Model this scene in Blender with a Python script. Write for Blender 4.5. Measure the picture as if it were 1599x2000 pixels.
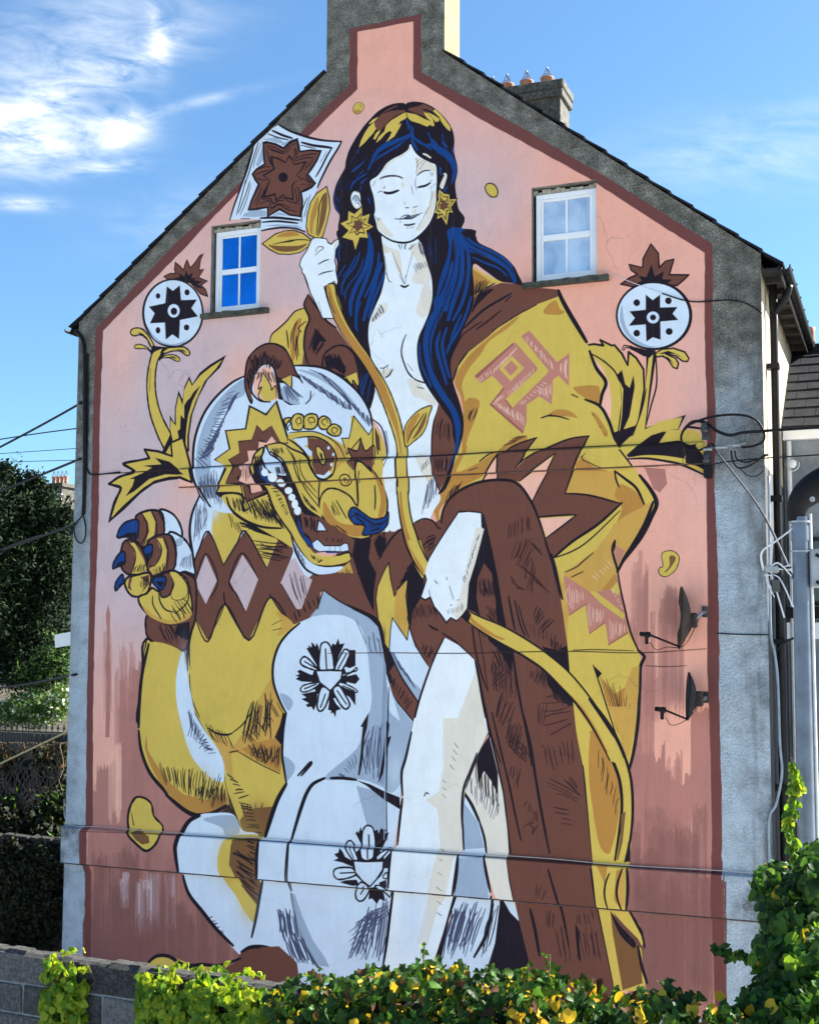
import bpy, bmesh, math, random
import numpy as np
from mathutils import Vector, Matrix
from mathutils.geometry import tessellate_polygon
R_ = math.radians
scene = bpy.context.scene
for o in list(bpy.data.objects): bpy.data.objects.remove(o)
random.seed(7); rng = np.random.default_rng(7)

# ------------------------------------------------------------------ camera
CAM = np.array([10.3506, -13.7693, -0.1497]); FPX = 2418.0; PCX, PCY = 819.26, 1038.46
YAW, PITCH, ROLL = .3713, .0838, .0040
def basis():
    f = np.array([-math.sin(YAW)*math.cos(PITCH), math.cos(YAW)*math.cos(PITCH), math.sin(PITCH)])
    r = np.cross(f, [0, 0, 1]); r /= np.linalg.norm(r); u = np.cross(r, f)
    c, s = math.cos(ROLL), math.sin(ROLL)
    return c*r+s*u, -s*r+c*u, f
BR, BU, BF = basis()
cam_d = bpy.data.cameras.new('camera'); cam = bpy.data.objects.new('camera', cam_d)
scene.collection.objects.link(cam)
m = Matrix.Identity(4)
for i in range(3):
    m[i][0] = BR[i]; m[i][1] = BU[i]; m[i][2] = -BF[i]; m[i][3] = CAM[i]
cam.matrix_world = m
cam_d.sensor_fit = 'VERTICAL'; cam_d.sensor_height = 36; cam_d.lens = FPX/2000*36
cam_d.shift_x = -(PCX-799.5)/2000; cam_d.shift_y = (PCY-1000)/2000
cam_d.clip_start = .05; cam_d.clip_end = 3000
scene.camera = cam
def ray(x, y): return BR*((x-PCX)/FPX) - BU*((y-PCY)/FPX) + BF
def on_y(x, y, Y): d = ray(x, y); return CAM + d*((Y-CAM[1])/d[1])
def at_depth(x, y, t): return CAM + ray(x, y)*t

# ------------------------------------------------------------------ sky, sun, exposure
SUN_AZ, SUN_EL = R_(52), R_(36)
world = bpy.data.worlds.new('World'); scene.world = world; world.use_nodes = True
nt = world.node_tree; nt.nodes.clear()
def N(tree, typ, **k):
    n = tree.nodes.new(typ)
    for a, b in k.items():
        if a.startswith('i_'): n.inputs[a[2:].replace('_', ' ')].default_value = b
        else: setattr(n, a, b)
    return n
def M_(tree, op, a, b=None, c=None, clamp=False):
    n = tree.nodes.new('ShaderNodeMath'); n.operation = op; n.use_clamp = clamp
    for i, v in enumerate((a, b, c)):
        if v is None: continue
        if isinstance(v, (int, float)): n.inputs[i].default_value = v
        else: tree.links.new(v, n.inputs[i])
    return n.outputs[0]
sky = N(nt, 'ShaderNodeTexSky', sky_type='NISHITA', sun_disc=False, sun_elevation=SUN_EL, sun_rotation=SUN_AZ,
        altitude=0, air_density=1.0, dust_density=0.7, ozone_density=5.0)
tc = N(nt, 'ShaderNodeTexCoord')
def dot_(vec):
    n = nt.nodes.new('ShaderNodeVectorMath'); n.operation = 'DOT_PRODUCT'
    nt.links.new(tc.outputs['Generated'], n.inputs[0]); n.inputs[1].default_value = vec; return n.outputs['Value']
# cirrus: streaks of cloud hanging in the west, plus a faint veil over the whole sky
c0 = ray(150, 220); c0 = c0/np.linalg.norm(c0)
cu = np.cross(c0, [0, 0, 1]); cu /= np.linalg.norm(cu); cv = np.cross(cu, c0)
pu, pv = dot_(tuple(cu)), dot_(tuple(cv)); pw = dot_(tuple(c0))
front = M_(nt, 'GREATER_THAN', pw, 0.2)
comb = N(nt, 'ShaderNodeCombineXYZ'); nt.links.new(pu, comb.inputs[0]); nt.links.new(pv, comb.inputs[1])
def wisp_noise(scale, rot, stretch, detail, rough, dist):
    mp = N(nt, 'ShaderNodeMapping'); mp.inputs['Rotation'].default_value = (0, 0, R_(rot)); mp.inputs['Scale'].default_value = (scale, scale*stretch, 1)
    nt.links.new(comb.outputs[0], mp.inputs[0])
    n = N(nt, 'ShaderNodeTexNoise'); n.inputs['Scale'].default_value = 1; n.inputs['Detail'].default_value = detail
    n.inputs['Roughness'].default_value = rough; n.inputs['Distortion'].default_value = dist
    nt.links.new(mp.outputs[0], n.inputs['Vector']); return n.outputs['Fac']
n1 = wisp_noise(14, -28, 3.2, 8, .62, .9); n2 = wisp_noise(34, -20, 3, 6, .6, .5)
wn = M_(nt, 'ADD', M_(nt, 'MULTIPLY', n1, .7), M_(nt, 'MULTIPLY', n2, .3))
def pix(x, y):
    d = ray(x, y); d = d/np.linalg.norm(d); return float(d@cu), float(d@cv)
tot = None
for (x, y, a, b, rot, w) in [(238, 252, 50, 30, 20, 1.0), (100, 285, 130, 42, 12, .66), (150, 175, 190, 36, 30, .50), (308, 75, 15, 58, 12, .60), (285, 112, 60, 12, 35, .42),
                             (50, 398, 50, 12, 4, .8), (185, 330, 75, 12, 12, .55), (20, 250, 110, 60, 16, .55), (360, 205, 120, 9, 20, .32), (120, 100, 260, 80, 28, .38),
                             (1480, 300, 220, 60, 10, .24), (1560, 215, 120, 18, 20, .14), (420, 420, 200, 60, 15, .16)]:
    u0, v0 = pix(x, y); a /= FPX; b /= FPX; cr, sr = math.cos(R_(rot)), math.sin(R_(rot))
    du = M_(nt, 'SUBTRACT', pu, u0); dv = M_(nt, 'SUBTRACT', pv, v0)
    p1 = M_(nt, 'DIVIDE', M_(nt, 'ADD', M_(nt, 'MULTIPLY', du, cr), M_(nt, 'MULTIPLY', dv, sr)), a)
    p2 = M_(nt, 'DIVIDE', M_(nt, 'SUBTRACT', M_(nt, 'MULTIPLY', dv, cr), M_(nt, 'MULTIPLY', du, sr)), b)
    e = M_(nt, 'EXPONENT', M_(nt, 'MULTIPLY', M_(nt, 'ADD', M_(nt, 'MULTIPLY', p1, p1), M_(nt, 'MULTIPLY', p2, p2)), -1.0))
    e = M_(nt, 'MULTIPLY', e, w)
    tot = e if tot is None else M_(nt, 'ADD', tot, e)
dens = M_(nt, 'MULTIPLY', M_(nt, 'MULTIPLY', tot, front), M_(nt, 'MULTIPLY', M_(nt, 'SUBTRACT', wn, .36), 4.6), clamp=True)
mixc = N(nt, 'ShaderNodeMixRGB'); mixc.inputs['Color2'].default_value = (5.6, 5.9, 6.1, 1)
nt.links.new(dens, mixc.inputs['Fac']); tint = N(nt, 'ShaderNodeMixRGB', blend_type='MULTIPLY'); tint.inputs['Fac'].default_value = 1; tint.inputs['Color2'].default_value = (.80, 1.0, 1.03, 1)
nt.links.new(sky.outputs[0], tint.inputs['Color1']); nt.links.new(tint.outputs[0], mixc.inputs['Color1'])
bg = N(nt, 'ShaderNodeBackground'); bg.inputs['Strength'].default_value = .05
nt.links.new(mixc.outputs[0], bg.inputs['Color'])
wo = N(nt, 'ShaderNodeOutputWorld'); nt.links.new(bg.outputs[0], wo.inputs['Surface'])
sun_d = bpy.data.lights.new('sun', 'SUN'); sun_d.energy = 5.0; sun_d.angle = R_(.5); sun_d.color = (1, .95, .86)
sun = bpy.data.objects.new('sun', sun_d); scene.collection.objects.link(sun)
sdir = Vector((math.sin(SUN_AZ)*math.cos(SUN_EL), math.cos(SUN_AZ)*math.cos(SUN_EL), math.sin(SUN_EL)))
sun.rotation_euler = sdir.to_track_quat('Z', 'Y').to_euler(); sun.location = (30, 20, 30)
vs = scene.view_settings
vs.view_transform = 'Standard'; vs.look = 'None'; vs.gamma = 1; vs.use_curve_mapping = False; vs.exposure = 2.2

# ------------------------------------------------------------------ object helpers
COL = scene.collection
def tag(o, label=None, cat=None, group=None, kind=None):
    if label: o['label'] = label
    if cat: o['category'] = cat
    if group: o['group'] = group
    if kind: o['kind'] = kind
    return o
def thing(name, label, cat, loc=(0, 0, 0), group=None):
    o = bpy.data.objects.new(name, None); o.empty_display_size = .2; COL.objects.link(o); o.location = loc
    return tag(o, label, cat, group)
class MB:
    def __init__(s): s.v = []; s.f = []
    def add(s, vs, fs):
        b = len(s.v); s.v += [tuple(map(float, v)) for v in vs]; s.f += [tuple(b+i for i in f) for f in fs]; return s
    def box(s, a, b):
        x0, y0, z0 = a; x1, y1, z1 = b
        return s.add([(x0,y0,z0),(x1,y0,z0),(x1,y1,z0),(x0,y1,z0),(x0,y0,z1),(x1,y0,z1),(x1,y1,z1),(x0,y1,z1)],
                     [(0,3,2,1),(4,5,6,7),(0,1,5,4),(1,2,6,5),(2,3,7,6),(3,0,4,7)])
    def prism(s, poly, y0, y1):          # polygon in XZ, extruded along Y
        n = len(poly); tri = tessellate_polygon([[Vector((p[0], p[1], 0)) for p in poly]])
        vs = [(p[0], y0, p[1]) for p in poly]+[(p[0], y1, p[1]) for p in poly]
        area = sum(poly[i][0]*poly[(i+1) % n][1]-poly[(i+1) % n][0]*poly[i][1] for i in range(n))
        fs = []
        for t in tri:
            a, b, c = [Vector(poly[i]) for i in t]
            ccw = ((b-a).x*(c-a).y-(b-a).y*(c-a).x) > 0
            t = tuple(t) if ccw else tuple(reversed(t))
            fs += [t, tuple(n+i for i in reversed(t))]
        for i in range(n):
            j = (i+1) % n
            fs.append((i, n+i, n+j, j) if area > 0 else (i, j, n+j, n+i))
        return s.add(vs, fs)
    def tube(s, pts, r, n=8, cap=True):
        pts = [Vector(p) for p in pts]; k = len(pts); rs = r if hasattr(r, '__len__') else [r]*k
        rings = []; up = Vector((0, 0, 1))
        prev = None
        for i, p in enumerate(pts):
            t = (pts[min(i+1, k-1)]-pts[max(i-1, 0)]).normalized()
            if prev is None:
                a = t.cross(up if abs(t.z) < .95 else Vector((1, 0, 0))).normalized()
            else:
                a = (prev-t*prev.dot(t))
                a = a.normalized() if a.length > 1e-6 else t.orthogonal().normalized()
            prev = a; b = t.cross(a)
            rings.append([p+(a*math.cos(2*math.pi*j/n)+b*math.sin(2*math.pi*j/n))*rs[i] for j in range(n)])
        vs = [v for rg in rings for v in rg]; fs = []
        for i in range(k-1):
            for j in range(n):
                fs.append((i*n+j, i*n+(j+1) % n, (i+1)*n+(j+1) % n, (i+1)*n+j))
        if cap: fs += [tuple(reversed(range(n))), tuple((k-1)*n+j for j in range(n))]
        return s.add(vs, fs)
    def lathe(s, prof, c, n=20, axis=Vector((0, 0, 1))):
        q = axis.to_track_quat('Z', 'Y'); vs = []; fs = []; k = len(prof)
        for r, h in prof:
            for j in range(n): vs.append(Vector(c)+q @ Vector((r*math.cos(2*math.pi*j/n), r*math.sin(2*math.pi*j/n), h)))
        for i in range(k-1):
            for j in range(n): fs.append((i*n+j, i*n+(j+1) % n, (i+1)*n+(j+1) % n, (i+1)*n+j))
        return s.add(vs, fs)
    def build(s, name, mat, parent=None, smooth=False, bevel=0, kind=None):
        me = bpy.data.meshes.new(name); me.from_pydata(s.v, [], s.f); me.update()
        if bevel or True:
            bm = bmesh.new(); bm.from_mesh(me)
            if len(s.f) < 6000: bmesh.ops.recalc_face_normals(bm, faces=bm.faces)
            if bevel: bmesh.ops.bevel(bm, geom=bm.edges[:], offset=bevel, segments=1, affect='EDGES', clamp_overlap=True)
            bm.to_mesh(me); bm.free()
        if smooth:
            for p in me.polygons: p.use_smooth = True
        o = bpy.data.objects.new(name, me); COL.objects.link(o)
        if mat: me.materials.append(mat)
        if parent: o.parent = parent; o.matrix_parent_inverse = Matrix.Translation(-Vector(parent_loc(parent)))
        if kind: o['kind'] = kind
        return o
def parent_loc(o):
    v = Vector(o.location)
    return v if not o.parent else v
def smooth_pts(P, n=6):
    P = [Vector(p) for p in P]; out = []
    for i in range(len(P)-1):
        a, b, c, d = P[max(i-1, 0)], P[i], P[i+1], P[min(i+2, len(P)-1)]
        for k in range(n):
            t = k/n
            out.append(.5*((2*b)+(c-a)*t+(2*a-5*b+4*c-d)*t*t+(3*b-a-3*c+d)*t**3))
    out.append(P[-1]); return out

# ------------------------------------------------------------------ materials
def new_mat(name):
    mt = bpy.data.materials.new(name); mt.use_nodes = True
    t = mt.node_tree; bs = t.nodes['Principled BSDF']; return mt, t, bs
def noise(t, scale, detail=4, rough=.55, vec=None, dist=0.):
    n = N(t, 'ShaderNodeTexNoise'); n.inputs['Scale'].default_value = scale; n.inputs['Detail'].default_value = detail
    n.inputs['Roughness'].default_value = rough; n.inputs['Distortion'].default_value = dist
    if vec is not None: t.links.new(vec, n.inputs['Vector'])
    return n.outputs['Fac']
def ramp(t, fac, stops):
    n = N(t, 'ShaderNodeValToRGB'); e = n.color_ramp.elements
    while len(e) < len(stops): e.new(.5)
    for el, (p, c) in zip(e, stops):
        el.position = p; el.color = (c, c, c, 1) if isinstance(c, (int, float)) else (*c, 1)
    t.links.new(fac, n.inputs['Fac']); return n.outputs['Color']
def mixc_(t, fac, a, b, typ='MIX'):
    n = N(t, 'ShaderNodeMixRGB', blend_type=typ)
    for k, v in (('Fac', fac), ('Color1', a), ('Color2', b)):
        if isinstance(v, (int, float)): n.inputs[k].default_value = v
        elif isinstance(v, tuple): n.inputs[k].default_value = (*v, 1)
        else: t.links.new(v, n.inputs[k])
    return n.outputs['Color']
def bump(t, bs, h, strength=.4, dist=.01):
    b = N(t, 'ShaderNodeBump'); b.inputs['Strength'].default_value = strength; b.inputs['Distance'].default_value = dist
    t.links.new(h, b.inputs['Height']); t.links.new(b.outputs[0], bs.inputs['Normal'])
def pos(t): return N(t, 'ShaderNodeNewGeometry').outputs['Position']
def mat_noise(name, c1, c2, scale=8, rough=.8, bs_=0.3, bdist=.01, detail=6, c3=None, metallic=0, fine=None, spec=None):
    mt, t, bs = new_mat(name); v = pos(t); f = noise(t, scale, detail, .62, v)
    st = [(.32, c1), (.68, c2)] if c3 is None else [(.3, c1), (.5, c2), (.72, c3)]
    t.links.new(ramp(t, f, st), bs.inputs['Base Color']); bs.inputs['Roughness'].default_value = rough; bs.inputs['Metallic'].default_value = metallic
    if spec is not None: bs.inputs['Specular IOR Level'].default_value = spec
    if bs_: bump(t, bs, noise(t, fine or scale*7, 5, .6, v), bs_, bdist)
    return mt
def leaf_mat(name, c1, c2, rough=.45, trans=.35, scale=3.0, spots=None):
    mt, t, bs = new_mat(name); oi = N(t, 'ShaderNodeObjectInfo'); v = pos(t)
    f = noise(t, scale, 2, .5, v); w = N(t, 'ShaderNodeTexWhiteNoise', noise_dimensions='3D')
    sn = N(t, 'ShaderNodeVectorMath', operation='SNAP'); sn.inputs[1].default_value = (.06, .06, .06); t.links.new(v, sn.inputs[0]); t.links.new(sn.outputs[0], w.inputs['Vector'])
    ff = M_(t, 'ADD', M_(t, 'MULTIPLY', f, .5), M_(t, 'MULTIPLY', w.outputs['Value'], .5))
    col = ramp(t, ff, [(.25, c1), (.75, c2)])
    t.links.new(col, bs.inputs['Base Color']); bs.inputs['Roughness'].default_value = max(rough, .5); bs.inputs['Specular IOR Level'].default_value = .16
    tr = N(t, 'ShaderNodeBsdfTranslucent'); t.links.new(mixc_(t, 1.0, col, (1.25, 1.2, .55), 'MULTIPLY'), tr.inputs['Color'])
    mx = N(t, 'ShaderNodeMixShader'); mx.inputs[0].default_value = trans
    out = t.nodes['Material Output']
    t.links.new(bs.outputs[0], mx.inputs[1]); t.links.new(tr.outputs[0], mx.inputs[2]); t.links.new(mx.outputs[0], out.inputs['Surface'])
    return mt

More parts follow.
